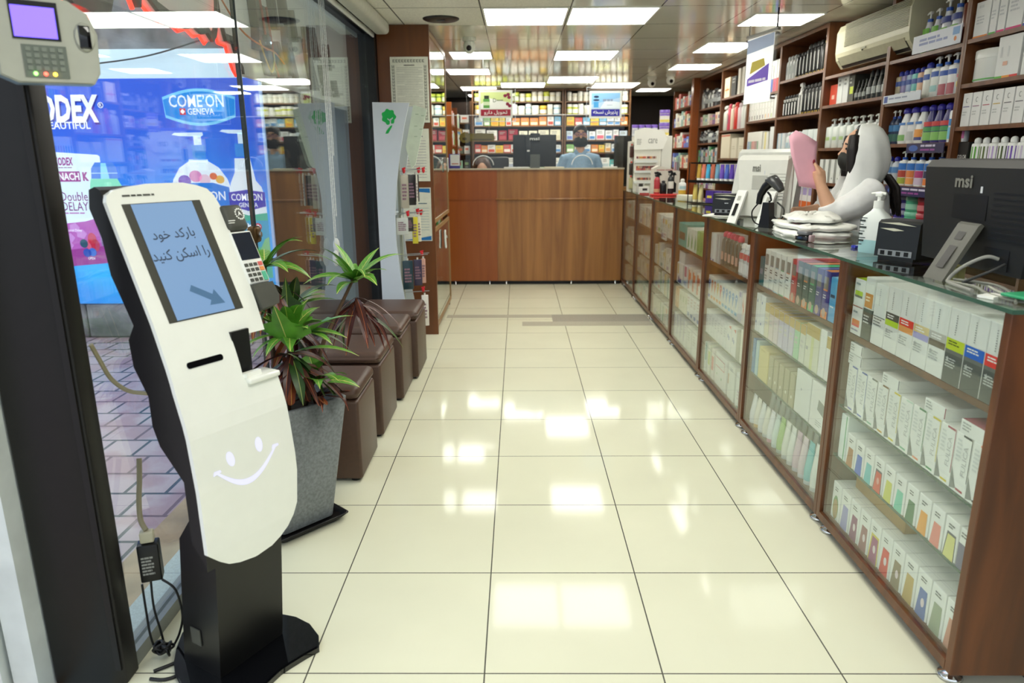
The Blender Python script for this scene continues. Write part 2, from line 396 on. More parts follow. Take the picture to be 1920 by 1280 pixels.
# red lit shop letters hung outside the glass, seen from behind
M_LETBACK = bpy.data.materials.new('letter_backing_translucent'); M_LETBACK.use_nodes = True
_n = M_LETBACK.node_tree.nodes; _n.remove(_n['Principled BSDF']); _t = _n.new('ShaderNodeBsdfTranslucent'); _g = _n.new('ShaderNodeBsdfDiffuse'); _m = _n.new('ShaderNodeAddShader')
_t.inputs['Color'].default_value = (.34, .34, .32, 1); _g.inputs['Color'].default_value = (.5, .5, .47, 1)
M_LETBACK.node_tree.links.new(_t.outputs[0], _m.inputs[0]); M_LETBACK.node_tree.links.new(_g.outputs[0], _m.inputs[1]); M_LETBACK.node_tree.links.new(_m.outputs[0], _n['Material Output'].inputs['Surface'])
M_LET = pm('letter_black', '#1b1c22', .4)
M_LED = emit('red_led', '#ff2418', 3.5)
def yz(x, pts, mb, mat, th): mb.prism(pts, x - th, x, mat, 'x')
edge = [(2.56, 2.02), (2.571, 1.92), (2.622, 1.895), (2.70, 1.882), (2.769, 1.890), (2.83, 1.872), (2.90, 1.892), (2.96, 1.874), (3.014, 1.888), (3.06, 1.862), (3.096, 1.884), (3.13, 1.95), (3.15, 2.04), (3.165, 1.95), (3.20, 1.885), (3.277, 1.885), (3.30, 1.84), (3.335, 1.795), (3.37, 1.772)]
t = thing('shop_sign_panel', 'grey rear of the shop sign with red glowing ragged edge', 'sign', (0, 0, 0))
mb = MB(); yz(-1.24, [(2.56, 2.33)] + edge + [(5.5, 1.775), (5.5, 2.33)], mb, M_LETBACK, .03); mb.build('backing', t)
mb = MB(); mb.tube([(-1.262, y - .006, z - .008) for y, z in edge], .007, M_LED, 6); mb.build('led_strip', t)
mb = MB(); yz(-1.225, [(y, z + .03) for y, z in edge[1:]] + [(y + .004, z) for y, z in edge[:0:-1]], mb, M_LET, .014); mb.build('letter_edge', t)
t = thing('sign_letter', 'dark rounded sign letter with red glow, nearest the door post', 'sign letter', (0, 0, 0), group='shop sign letters')
mb = MB(); yz(-1.20, [(2.0, 2.2), (2.03, 1.86), (2.08, 1.815), (2.14, 1.812), (2.2, 1.80), (2.26, 1.815), (2.29, 1.87), (2.27, 2.2)], mb, M_LET, .03); mb.build('letter_body', t)
MB().tube([(-1.232, 2.0, 1.9), (-1.232, 2.05, 1.83), (-1.232, 2.12, 1.808), (-1.232, 2.19, 1.797)], .008, M_LED, 6).build('led_strip', t)
t = thing('sign_letter', 'small pointed sign letter with red glow beside the ragged panel', 'sign letter', (0, 0, 0), group='shop sign letters')
mb = MB(); yz(-1.20, [(2.38, 2.2), (2.40, 1.96), (2.455, 1.875), (2.47, 1.97), (2.46, 2.2)], mb, M_LET, .025); mb.build('letter_body', t)
MB().tube([(-1.23, 2.40, 1.95), (-1.23, 2.45, 1.87)], .008, M_LED, 6).build('led_strip', t)
M_LET2 = pm('letter_navy', '#262a3c', .4)
strokes = [([(3.50, 2.28), (3.53, 2.12), (3.56, 1.99), (3.555, 1.90)], .030, 1, 'long red edged stroke nearest the lit panel'), ([(3.62, 2.10), (3.64, 1.98), (3.66, 1.86), (3.70, 1.80)], .032, 1, 'curved stroke with red edge and dangling wires'),
           ([(3.80, 1.97), (3.83, 1.93), (3.87, 1.86), (3.885, 1.79)], .030, 0, 'hooked stroke just past the wires'), ([(3.78, 2.26), (3.80, 2.12), (3.82, 2.03)], .016, 0, 'thin upper stroke above the hooked one'),
           ([(3.96, 2.22), (3.99, 2.10), (4.0, 1.98), (4.03, 1.90), (4.07, 1.83), (4.09, 1.79)], .036, 0, 'longest double bent stroke beside the cords'), ([(4.10, 2.17), (4.115, 2.09), (4.13, 2.02)], .020, 0, 'short blade stroke behind the cords'),
           ([(4.36, 2.13), (4.37, 2.03), (4.40, 1.93), (4.45, 1.86), (4.48, 1.80)], .030, 0, 'bent stroke just past the cords'), ([(4.50, 2.15), (4.53, 2.06), (4.56, 1.98)], .018, 0, 'slim stroke high past the cords'),
           ([(4.66, 1.96), (4.69, 1.90), (4.74, 1.84), (4.76, 1.79)], .034, 0, 'forked stroke low near the frame end'), ([(4.80, 2.10), (4.815, 2.02), (4.83, 1.95)], .020, 0, 'upright tab stroke near the frame end'), ([(4.95, 1.90), (4.97, 1.85), (5.0, 1.80)], .018, 0, 'last small stroke nearest the cabinet')]
for p, r, red, w in strokes:
    t = thing('sign_letter', 'dark sign letter seen from behind, ' + w, 'sign letter', (0, 0, 0), group='shop sign letters')
    n = len(p); ws = [r * (.45 + .8 * (i / (n - 1))) for i in range(n)]
    out = [(y - k, z) for (y, z), k in zip(p, ws)] + [(y + k, z) for (y, z), k in list(zip(p, ws))[::-1]]
    mb = MB(); yz(-1.195, out, mb, M_LET2, .04); mb.build('letter_body', t)
    if red:
        MB().tube([(-1.19, y + k + .004, z) for (y, z), k in zip(p, ws)], .006, pm('red_edge', '#a01a1e', .35), 6).build('led_strip', t)
    else:
        MB().cyl((-1.196, p[-1][0], p[-1][1] + .02), (-1.17, p[-1][0], p[-1][1] + .02), .008, M_STEEL, 8).build('stud', t)
def cable(name, label, pts, r, mat, cat='cable', n=6, group=None):
    # smooth the run with a Catmull-Rom pass
    P = [Vector(p) for p in pts]; P = [P[0]] + P + [P[-1]]; out = []
    for i in range(1, len(P) - 2):
        for k in range(6):
            u = k / 6
            out.append(.5 * ((2 * P[i]) + (-P[i - 1] + P[i + 1]) * u + (2 * P[i - 1] - 5 * P[i] + 4 * P[i + 1] - P[i + 2]) * u * u + (-P[i - 1] + 3 * P[i] - 3 * P[i + 1] + P[i + 2]) * u ** 3))
    out.append(P[-2])
    return MB().tube(out, r, mat, n).build(name, label=label, cat=cat, group=group)
cable('wire', 'orange wire sagging along the red sign letters', [(-1.16, 2.75, 2.2), (-1.16, 2.95, 2.05), (-1.16, 3.2, 1.93), (-1.16, 3.45, 1.90), (-1.16, 3.62, 1.895), (-1.16, 3.75, 1.86)], .004, pm('orange_wire', '#d9711c', .5), 'wire')
cable('wire', 'yellow wire looped below the sign electronics', [(-1.16, 3.42, 1.92), (-1.16, 3.48, 1.85), (-1.16, 3.55, 1.80), (-1.16, 3.60, 1.85), (-1.16, 3.60, 1.90)], .004, pm('yellow_wire', '#c9a43a', .5), 'wire')
t = thing('sign_driver_board', 'small black circuit box fixed among the sign letters', 'electronics', (-1.17, 3.55, 1.93))
MB().rbox(-.012, .012, -.03, .03, -.02, .03, M_BLACK, .004).build('housing', t)
MB().cyl((.012, .012, .0), (.016, .012, 0), .005, emit('white_led', '#c9f0ff', 2.), 8).build('indicator', t)
cable('wire', 'thin dark wire sloping across the street wall and banner', [(-3.9, 5.66, 2.04), (-3.2, 5.66, 2.10), (-2.75, 5.66, 2.16), (-2.3, 5.66, 2.28)], .006, pm('dark_wire', '#39424a', .6), 'wire')
# blind: cassette, bead chains, tape patch
t = thing('roller_blind', 'white roller blind cassette along the top of the shop window', 'blind', (-.985, 3.6, 2.258))
MB().rbox(-.055, .055, -1.95, 1.95, .012, .10, pm('blind_cassette', '#d8d8cc', .4), .03, 4).build('cassette', t)
MB().rbox(-.075, -.06, -1.95, 1.95, -.005, .03, M_WHITE, .006).build('bottom_bar', t)
MB().box(-.115, -.078, -1.95, 1.95, .02, .10, M_BLACK).build('track', t)
M_CORD = pm('bead_chain', '#d9dcd8', .4)
for i, (y, z0, w) in enumerate(((4.20, .86, 'reaching lowest'), (4.235, .93, 'second, hanging shorter'), (4.275, 1.05, 'third, hanging short'), (4.31, 1.4, 'shortest, ending highest'))):
    b = thing('blind_cord', 'white beaded blind cord beside the window, ' + w, 'blind cord', (-1.085, y, z0), group='blind cords')
    m = MB(); m.cyl((0, 0, .02), (0, 0, 2.26 - z0), .0028, M_CORD, 5)
    k = 0.0
    while k < 2.2 - z0:
        m.ball((0, 0, .03 + k), .0048, M_CORD, 5, 3); k += .03
    m.build('bead_chain', b)
    if i < 2: MB().ball((0, 0, -.03), .020, M_CORD, 10, 7, 1, .6, 2.4).build('cord_weight', b)

# ------------------------------------------------------------ street advertisement
def ad_mat():
    m = bpy.data.materials.new('advert_print'); m.use_nodes = True
    n = m.node_tree.nodes; l = m.node_tree.links; b = n['Principled BSDF']
    t = n.new('ShaderNodeTexCoord'); s = n.new('ShaderNodeSeparateXYZ'); l.new(t.outputs['Object'], s.inputs[0])
    mr = n.new('ShaderNodeMapRange'); mr.inputs[1].default_value = .25; mr.inputs[2].default_value = 2.0; l.new(s.outputs['Z'], mr.inputs[0])
    ns = n.new('ShaderNodeTexNoise'); ns.inputs['Scale'].default_value = 1.8; ns.inputs['Detail'].default_value = 5; l.new(t.outputs['Object'], ns.inputs['Vector'])
    ad = n.new('ShaderNodeMath'); ad.operation = 'MULTIPLY_ADD'; ad.inputs[1].default_value = .42; l.new(ns.outputs['Fac'], ad.inputs[0])
    sb = n.new('ShaderNodeMath'); sb.operation = 'SUBTRACT'; sb.inputs[1].default_value = .2; l.new(mr.outputs[0], sb.inputs[0]); l.new(sb.outputs[0], ad.inputs[2])
    r = n.new('ShaderNodeValToRGB'); e = r.color_ramp.elements
    e[0].position = 0; e[0].color = (*lin('#2f8fe4'), 1); e[1].position = 1; e[1].color = (*lin('#3560d8'), 1)
    for p, c in ((.22, '#2fb4f4'), (.42, '#34a8f2'), (.60, '#2f82e8'), (.80, '#2f62da')):
        q = e.new(p); q.color = (*lin(c), 1)
    l.new(ad.outputs[0], r.inputs[0]); l.new(r.outputs[0], b.inputs['Base Color']); l.new(r.outputs[0], b.inputs['Emission Color'])
    b.inputs['Emission Strength'].default_value = .34; b.inputs['Roughness'].default_value = .4
    return m
def ap(h): return emit('advert_' + h.lstrip('#'), h, .34)
t = thing('advertising_lightbox', 'large blue lit street advertisement with white pump bottles and logos', 'advertisement', (0, 5.7, 0))
MB().box(-5.2, -1.975, 0, .055, .262, 2.0, ad_mat()).build('printed_face', t)
MB().box(-5.2, -1.96, .002, .06, 2.002, 2.21, ap('#cfe8f4')).build('blank_header', t)
MB().box(-1.974, -1.955, -.004, .055, .262, 2.0, ap('#a9c8f2')).build('edge_strip', t)
F = fr((0, -.001, 0), (1, 0, 0), (0, 0, 1))
WH = ap('#f2f6fb')
m = MB()
def T(mb, s, x0, x1, z0, z1, mat, bold=.0, shear=0., lift=.003, rot=0.):
    G = F @ Matrix.Translation(((x0 + x1) / 2, (z0 + z1) / 2, 0)) @ Matrix.Rotation(rot, 4, 'Z')
    text(mb, s, G, mat, x1 - x0, z1 - z0, bold, shear, lift)
DK = ap('#1c2f9a')
T(m, 'KODEX', -3.79, -3.205, 1.665, 1.885, DK, .05, .12, .002); T(m, 'KODEX', -3.80, -3.215, 1.68, 1.89, WH, .045, .12, .003)
shp(m, F, ell(-3.20, 1.81, .022, .022), WH, .003); shp(m, F, ell(-3.20, 1.81, .017, .017), DK, .0035); T(m, 'R', -3.21, -3.19, 1.797, 1.823, WH, .02, 0, .004)
T(m, 'LIFE IS BEAUTIFUL'[8:], -3.66, -3.30, 1.635, 1.69, WH, .02)
m.build('logo_lettering', t, label='white slanted brand lettering on blue')
m = MB()
def lens(x0, x1, zb, zt, bz, n=14):
    top = [(x0 + (x1 - x0) * i / n, zt + bz * math.sin(PI * i / n)) for i in range(n + 1)]
    bot = [(x1 - .01 - (x1 - x0 - .02) * i / n, zb - bz * math.sin(PI * i / n)) for i in range(n + 1)]
    return top + bot
shp(m, F, lens(-2.72, -2.16, 1.715, 1.865, .062), ap('#7fd0f6'), .002); shp(m, F, lens(-2.715, -2.165, 1.735, 1.845, .060), ap('#1f8fe4'), .003)
T(m, 'COME\u2019ON', -2.67, -2.25, 1.79, 1.88, WH, .012, 0, .004)
rect(m, F, -2.595, -2.55, 1.735, 1.782, ap('#e0343a'), .004); rect(m, F, -2.58, -2.565, 1.742, 1.775, WH, .005); rect(m, F, -2.588, -2.557, 1.751, 1.766, WH, .005)
T(m, 'GENEVA', -2.535, -2.33, 1.735, 1.782, WH, .015, 0, .004)
m.build('emblem', t, label='bright blue oval emblem with white lettering')
PU = '#9a3f8e'
m = MB()
shp(m, F, [(-3.76, .56), (-3.27, .60), (-3.265, 1.43), (-3.28, 1.442), (-3.76, 1.475)], ap('#dff2fa'), .002)
shp(m, F, [(-3.76, .56), (-3.27, .60), (-3.268, .98), (-3.45, .93), (-3.76, .90)], ap('#b25cb4'), .003); shp(m, F, [(-3.76, .56), (-3.27, .60), (-3.27, .74), (-3.76, .69)], ap('#96388f'), .004)
for k, (a, b) in enumerate(((-3.66, .86), (-3.60, .80), (-3.55, .88), (-3.62, .74), (-3.5, .83))): shp(m, F, ell(a, b, .045, .04, 5), ap('#c58ad0'), .0045)
T(m, 'KODEX', -3.625, -3.48, 1.362, 1.425, ap(PU), .03, .1, .004); rect(m, F, -3.615, -3.44, 1.24, 1.318, ap(PU), .004); T(m, 'NACH', -3.61, -3.447, 1.25, 1.308, WH, .03, 0, .005); T(m, 'K', -3.42, -3.375, 1.245, 1.312, ap(PU), .06, 0, .004)
T(m, 'Double', -3.62, -3.405, 1.09, 1.16, ap('#7a2f7d'), .0, 0, .004); T(m, 'DELAY', -3.62, -3.41, 1.015, 1.082, ap('#7a2f7d'), .0, 0, .004)
scribble(m, F, -3.62, -3.42, .985, 1.0, ap('#b06ab0'), 1, lift=.004); scribble(m, F, -3.60, -3.47, 1.34, 1.35, ap('#7a2f7d'), 1, lift=.004)
T(m, 'Physical Delay', -3.63, -3.49, .845, .87, WH, .01, 0, .006); T(m, 'OPEN', -3.475, -3.42, .625, .645, WH, .01, 0, .006)
m.build('printed_box', t, label='white and purple carton printed on the advertisement')
m = MB()
for a, b, c in ((-3.42, .79, '#c2456a'), (-3.40, .74, '#b23a5e'), (-3.435, .74, '#cf5b7c')): shp(m, F, ell(a, b, .035, .05), ap(c), .007)
for a, b, c in ((-3.49, .755, '#1d4f66'), (-3.475, .68, '#274fae'), (-3.43, .685, '#3467c4')): shp(m, F, ell(a, b, .032, .034), ap(c), .008)
m.build('printed_berries', t)
m = MB()
shp(m, F, [(-3.34, .60), (-3.18, .58), (-3.13, .9), (-3.12, 1.2), (-3.15, 1.262), (-3.36, 1.262), (-3.375, 1.2), (-3.36, .9)], ap('#8fe3c2'), .003)
shp(m, F, [(-3.355, 1.26), (-3.14, 1.26), (-3.145, 1.34), (-3.17, 1.385), (-3.31, 1.385), (-3.345, 1.34)], ap('#4e86e0'), .003); shp(m, F, [(-3.28, 1.26), (-3.21, 1.26), (-3.225, 1.38), (-3.265, 1.38)], ap('#8fd8f4'), .004); rect(m, F, -3.35, -3.14, 1.30, 1.306, ap('#b7dcf7'), .0045)
T(m, 'KODEX', -3.345, -3.225, 1.135, 1.195, ap('#2840a8'), .03, .1, .004); rect(m, F, -3.34, -3.24, 1.03, 1.10, ap('#2f62c8'), .004); T(m, 'NACH', -3.335, -3.245, 1.04, 1.09, WH, .03, 0, .005)
m.build('printed_bottle', t, label='mint green bottle printed on the advertisement')
m = MB()
W2 = ap('#dceffb')
shp(m, F, [(-2.68, 1.588), (-2.66, 1.602), (-2.44, 1.606), (-2.436, 1.585), (-2.45, 1.575), (-2.62, 1.578)], W2, .003); rect(m, F, -2.515, -2.455, 1.51, 1.58, W2, .003); rect(m, F, -2.535, -2.43, 1.40, 1.512, ap('#3f8ee0'), .003); rect(m, F, -2.57, -2.42, 1.385, 1.403, W2, .003)
shp(m, F, [(-2.74, .45), (-2.26, .45), (-2.25, 1.14), (-2.28, 1.25), (-2.34, 1.34), (-2.42, 1.39), (-2.57, 1.39), (-2.65, 1.34), (-2.71, 1.25), (-2.74, 1.14)], ap('#e8f4fb'), .003)
for a, b, c, d in ((-2.62, 1.24, .05, '#7d5fc0'), (-2.53, 1.275, .05, '#d98fc0'), (-2.46, 1.25, .045, '#e9c9d8'), (-2.39, 1.275, .03, '#d96d4a'), (-2.34, 1.25, .035, '#e4b45a')): shp(m, F, ell(a, b, c, c * .9), ap(d), .004)
shp(m, F, [(-2.74, .98), (-2.26, .98), (-2.275, 1.19), (-2.4, 1.225), (-2.56, 1.225), (-2.72, 1.20)], ap('#1f7fdc'), .005); T(m, 'COME\u2019ON', -2.68, -2.31, 1.09, 1.16, WH, .012, 0, .006); T(m, 'GENEVA', -2.56, -2.34, 1.0, 1.05, WH, .015, 0, .006)
m.build('printed_pump_bottle', t, label='large white pump bottle printed on the advertisement')
m = MB()
shp(m, F, [(-2.305, 1.612), (-2.285, 1.624), (-2.10, 1.622), (-2.098, 1.60), (-2.11, 1.592), (-2.24, 1.596)], W2, .003); rect(m, F, -2.17, -2.11, 1.52, 1.6, W2, .003); rect(m, F, -2.20, -2.09, 1.42, 1.52, ap('#3f8ee0'), .003)
shp(m, F, [(-2.28, .47), (-1.99, .47), (-1.995, 1.10), (-2.02, 1.19), (-2.06, 1.24), (-2.07, 1.30), (-2.09, 1.41), (-2.21, 1.41), (-2.22, 1.30), (-2.26, 1.22), (-2.285, 1.10)], ap('#e8f4fb'), .004)
shp(m, F, [(-2.283, 1.05), (-2.14, 1.005), (-1.997, 1.04), (-1.998, 1.15), (-2.14, 1.17), (-2.283, 1.15)], ap('#3242b4'), .006)
shp(m, F, [(-2.28, .47), (-1.99, .47), (-1.992, .99), (-2.14, .97), (-2.28, 1.01)], ap('#37b59c'), .005); rect(m, F, -2.28, -1.99, .72, .93, ap('#28a4cc'), .006); shp(m, F, [(-2.10, .64), (-1.995, .66), (-1.995, .80), (-2.03, .78)], ap('#7cc48e'), .007)
T(m, 'COME\u2019ON', -2.265, -2.02, 1.085, 1.14, WH, .012, 0, .008); T(m, 'GENEVA', -2.21, -2.06, 1.035, 1.07, WH, .015, 0, .008); T(m, 'FOAM', -2.26, -2.12, .86, .91, WH, .02, 0, .008); T(m, 'MILK', -2.20, -2.06, .78, .82, WH, .02, 0, .008)
shp(m, F, ell(-2.075, .88, .03, .03), ap('#c83a5a'), .008); rect(m, F, -2.083, -2.067, .862, .898, WH, .009); rect(m, F, -2.094, -2.056, .873, .888, WH, .009)
m.build('printed_pump_bottle', t, label='slim white and green bottle printed at the advertisement edge')
# ------------------------------------------------------------ self-service kiosk
KZ = [0, .3, .38, .43, .60, .76, .90, 1.02, 1.30, 1.40]; KT = [.03, .055, .062, .066, .07, .06, .025, -.02, -.15, -.196]
def interp(x, xs, ys):
    if x <= xs[0]: return ys[0]
    for i in range(len(xs) - 1):
        if x <= xs[i + 1]: return ys[i] + (ys[i + 1] - ys[i]) * (x - xs[i]) / (xs[i + 1] - xs[i])
    return ys[-1]
def ky(z): return -interp(z, KZ, KT)
k = thing('ticket_kiosk', 'white and black self-service kiosk with blue screen and smiling face', 'kiosk', (-.827, 1.656, 0), math.radians(60))
LZ = [.356, .366, .379, .40, .434, .545, .86, 1.257, 1.306, 1.323, 1.334, 1.341, 1.346]; LS = [.11, .06, .027, 0, -.034, -.037, -.043, -.035, -.034, -.026, -.004, .04, .09]
RZ = [.356, .361, .375, .394, .42, .454, .55, .70, .835, .8351, .860, .8601, .946, .955, .9551, 1.07, 1.19, 1.285, 1.31, 1.328, 1.338, 1.346]; RS = [.12, .168, .20, .227, .248, .264, .272, .266, .257, .209, .209, .150, .151, .156, .259, .265, .271, .271, .266, .252, .225, .186]
zz = sorted(set(LZ + RZ + [.36 + .035 * i for i in range(29) if .36 + .035 * i < 1.346]))
rings = []
for z in zz:
    a = interp(z, LZ, LS); b = interp(z, RZ, RS); y = ky(z)
    rings.append([(a, y, z), (b, y, z), (b, y + .014, z), (a, y + .014, z)])
MB().loft(rings, M_GLOSSW, smooth=False).build('front_panel', k)
prof = [(.045, .40), (.0, .45), (-.0, .62), (-.08, .70), (-.10, .75), (-.10, .83), (-.145, .90), (-.15, .97), (-.12, 1.01), (-.185, 1.13), (-.20, 1.22), (-.235, 1.29), (-.225, 1.335), (-.20, 1.342)]
shell = [(-t, z) for t, z in prof] + [(ky(z) + .013, z) for z in (1.335, 1.30, 1.16, 1.02, .96, .90, .83, .76, .68, .60, .5, .43, .38)]
sh = MB()
sh.prism([(y, z) for y, z in shell], -.030, .148, M_BLACK, 'x')
sh.prism([(-.0 + .02, .42), (.0, .62), (.08, .70), (.10, .83), (ky(.83) + .02, .83), (ky(.7) + .02, .7), (ky(.5) + .02, .5), (ky(.42) + .02, .42)], .149, .252, M_BLACK, 'x')
sh.prism([(.15, .97), (.12, 1.01), (.185, 1.13), (.235, 1.29), (.20, 1.335), (ky(1.33) + .015, 1.33), (ky(1.02) + .015, 1.02), (ky(.97) + .015, .97)], .149, .252, M_BLACK, 'x')
sh.box(.149, .205, ky(.83) + .035, .12, .845, .97, M_BLACK)
sh.build('rear_shell', k)
MB().prism([(.0, .0), (-.012, .1), (-.045, .42), (-.05, .52), (.02, .52), (.10, .42), (.135, .16), (.157, .0)], .0, .22, M_BLACK, 'x').box(-.004, -.001, .06, .10, .10, .15, M_DGREY).build('pedestal', k)
bp = [(s_, -t_) for s_, t_ in ((.29, -.075), (.302, -.029), (.299, .033), (.272, .099), (.234, .139), (.194, .129), (.143, .121), (.11, .117), (.077, .121), (.026, .129), (-.014, .139), (-.052, .099), (-.079, .033), (-.082, -.029), (-.07, -.075), (-.053, -.122), (-.021, -.174), (.019, -.22), (.073, -.269), (.11, -.285), (.147, -.269), (.201, -.22), (.241, -.174), (.273, -.122))]
b_ = MB(); b_.prism(bp, .0, .016, M_BLACKG, 'z'); b_.prism([(.11 + (x - .11) * .975, .09 + (y - .09) * .975) for x, y in bp], .016, .020, M_BLACKG, 'z'); b_.build('base_plate', k)
v3 = Vector((0, .13, .28)).normalized()
def KF(s, z, lift=0):
    y = ky(z); d = .02
    v = Vector((0, ky(z + d) - ky(z - d), 2 * d)).normalized()
    n = Vector((1, 0, 0)).cross(v)
    return fr(Vector((s, y, z)) + n * lift, (1, 0, 0), v)
F0 = KF(.108, 1.16)
L_ = .28 / v3.z / 2
m = MB(); m.X = F0; m.box(-.108, .108, -L_, L_, -.004, .0012, pm('screen_bezel', '#3b3b33', .4)); m.build('screen_bezel', k)
scr = emit('kiosk_screen', '#7fa3cc', .55, '#22303c')
m = MB(); m.X = F0; m.box(-.086, .082, -L_ + .003, L_ - .002, -.001, .0022, scr)
ink = emit('kiosk_ink', '#2c3f55', .35, '#10151c'); ink2 = emit('kiosk_arrow', '#476f92', .5, '#223344')
m.X = Matrix.Identity(4)
text(m, shape_fa('بارکد خود'), F0 @ Matrix.Translation((-.006, .066, .0022)), ink, .118, .034, .008)
text(m, shape_fa('را اسکن کنید'), F0 @ Matrix.Translation((-.006, .012, .0022)), ink, .160, .036, .008)
G = F0 @ Matrix.Translation((.019, -.103, .0024)) @ Matrix.Rotation(math.radians(-34), 4, 'Z')
shp(m, G, [(-.047, .009), (.012, .009), (.012, .024), (.05, 0), (.012, -.024), (.012, -.009), (-.047, -.009)], ink2)
m.build('screen', k, label='lit blue screen with Persian lettering and arrow')
m = MB(); sf = KF(.057, .917, .0006); shp(m, sf, [(x * .052, y * .008) for x, y in [(1 - .12 + .12 * math.cos(a), math.sin(a)) for a in [-PI / 2 + PI * i / 8 for i in range(9)]] + [(-1 + .12 - .12 * math.cos(a), math.sin(a)) for a in [PI / 2 - PI * i / 8 for i in range(9)]]], M_BLACKG); m.build('card_slot', k)
sm = emit('smile_light', '#c6c6f4', .30, '#dcdcf0')
m = MB()
for a, b, ro in ((.062, .663, .25), (.153, .670, .1)):
    m = MB(); shp(m, KF(a, b, .0005) @ Matrix.Rotation(ro, 4, 'Z'), ell(0, 0, .011, .021), sm); m.build('light_eye', k)
m = MB(); top = []; bot = []
for i in range(21):
    u = i / 20; x = .018 + .186 * u; z = .640 - .058 * math.sin(PI * min(1, u * 1.0)) + .006 * u; wd = .0035 + .0045 * math.sin(PI * u)
    top.append((x, z + wd)); bot.append((x, z - wd))
for i in range(20):
    P = [top[i], bot[i], bot[i + 1], top[i + 1]]
    m.poly([(p[0], ky(p[1]) - .0012, p[1]) for p in P], sm)
for c_ in ((.018, .640, .6), (.204, .646, -.6)):
    P = [(c_[0] - .012, c_[1] - .004), (c_[0] + .012, c_[1] - .004 + .004), (c_[0] + .010, c_[1] + .006), (c_[0] - .008, c_[1] + .007)]
    m.poly([(p[0], ky(p[1]) - .0014, p[1]) for p in P], sm)
m.build('light_smile', k)
m = MB(); m.rbox(.156, .258, ky(.845) - .016, ky(.845) + .05, .832, .848, M_GLOSSW, .005).box(.152, .155, ky(.845) - .01, ky(.845) + .05, .85, .862, M_GLOSSW); m.build('receipt_tray', k)
m = MB(); scribble(m, KF(.055, 1.318, .0006), -.045, .04, -.004, .004, M_DGREY, 1, words=4); m.build('maker_plate', k)
# card terminal clipped to the right edge of the front panel
FT = KF(.297, 1.14)
ct = MB(); ct.X = FT; ct.rbox(-.034, .036, -.075, .078, -.04, .006, M_WHITE, .006); ctb = ct.build('card_terminal', k, label='white card payment terminal')
m = MB(); m.X = FT; m.rbox(-.032, .036, .081, .156, -.045, .010, M_DGREY, .012, 3); m.X = Matrix.Identity(4)
for i in range(14):
    a = 2 * PI * i / 14; rect(m, FT @ Matrix.Translation((.017 + .013 * math.cos(a), .125 + .015 * math.sin(a), .0105)), -.0022, .0022, -.0022, .0022, M_WHITE)
shp(m, FT @ Matrix.Translation((0, 0, .0106)), [(.010, .118), (.017, .134), (.024, .118), (.017, .124)], M_WHITE); rect(m, FT, -.028, -.006, .106, .1085, M_WHITE, .0112); rect(m, FT, -.03, -.01, .100, .102, M_WHITE, .0112)
m.build('paper_cover', ctb)
m = MB(); m.X = FT; m.box(-.030, .030, -.006, .072, .005, .0075, pm('terminal_screen', '#1c2230', .12)); m.build('terminal_screen', ctb)
kp = MB(); kp.X = FT
for r_ in range(4):
    for c_ in range(4):
        x = -.024 + c_ * .015; y = -.021 - r_ * .0145
        if c_ == 3 and r_ == 3: continue
        col = M_DGREY if c_ < 3 else hx(('#d6615a', '#e5914b', '#55b592')[r_])
        h = .0045 if c_ < 3 else .0055
        kp.box(x - .0052, x + .0052 + (.003 if c_ == 3 else 0), y - h - (.0145 if (c_ == 3 and r_ == 2) else 0), y + h, .005, .0085, col)
kp.build('keypad', ctb, label='grey keys with red, orange and green keys')
m = MB(); m.X = FT; m.prism([(-.032, -.078), (.036, -.078), (.040, -.12), (.030, -.142), (-.03, -.148)], -.045, .012, M_DGREY, 'z'); m.build('terminal_foot', ctb)

# wall reader by the door post
d = thing('fingerprint_reader', 'grey access control reader with violet screen on the door post', 'access reader', (-.995, 1.600, 1.648), math.radians(38))
M_READ = pm('reader_grey', '#aeb0a2', .4, var=.03)
m = MB(); out = [(-.09, -.072), (-.086, .085), (-.05, .10), (.05, .083), (.084, .06), (.098, .02), (.094, -.06), (.08, -.083), (-.06, -.086)]
m.prism([(x, z) for x, z in out], 0, .055, pm('reader_side', '#7f97a8', .4), 'y', cap=M_READ); m.prism([(x * .97, z * .97) for x, z in out], -.006, 0, M_READ, 'y'); m.build('housing', d)
MB().box(-.058, .028, -.0085, -.005, .0, .075, M_BLACK).build('screen_frame', d)
MB().box(-.055, .022, -.0098, -.008, .004, .064, emit('reader_screen', '#6a55ff', 1.3)).build('lit_screen', d)
m = MB(); m.box(-.046, .034, -.0085, -.005, -.074, -.010, pm('keypad_grey', '#6a7268', .5))
for i in range(5):
    for j in range(4): m.box(-.040 + i * .0145, -.031 + i * .0145, -.0105, -.008, -.060 + j * .0125, -.052 + j * .0125, pm('reader_key', '#7d857a', .5))
m.build('keypad', d)
for x, c in ((-.028, '#79e05a'), (-.010, '#ff4a3a'), (.007, '#ffd23a')):
    MB().ball((x, -.010, -.067), .004, emit('status_' + c[1:], c, 4), 8, 5).build('status_light', d)
m = MB(); m.lathe([(.0, -.004), (.017, -.004), (.020, 0), (.017, .004), (0, .004)][1:4], M_READ, (0, 0, 0), 14); m.v = [(.072 + x, -.008 + z * .8, .012 + y * 1.5) for x, y, z in m.v]; m.build('sensor_bezel', d)
m = MB(); m.rbox(.060, .084, -.0135, -.006, -.012, .036, M_BLACKG, .004); m.build('finger_sensor', d)
MB().box(-.07, -.03, .055, .075, -.04, .04, M_BLACK).build('bracket', d)

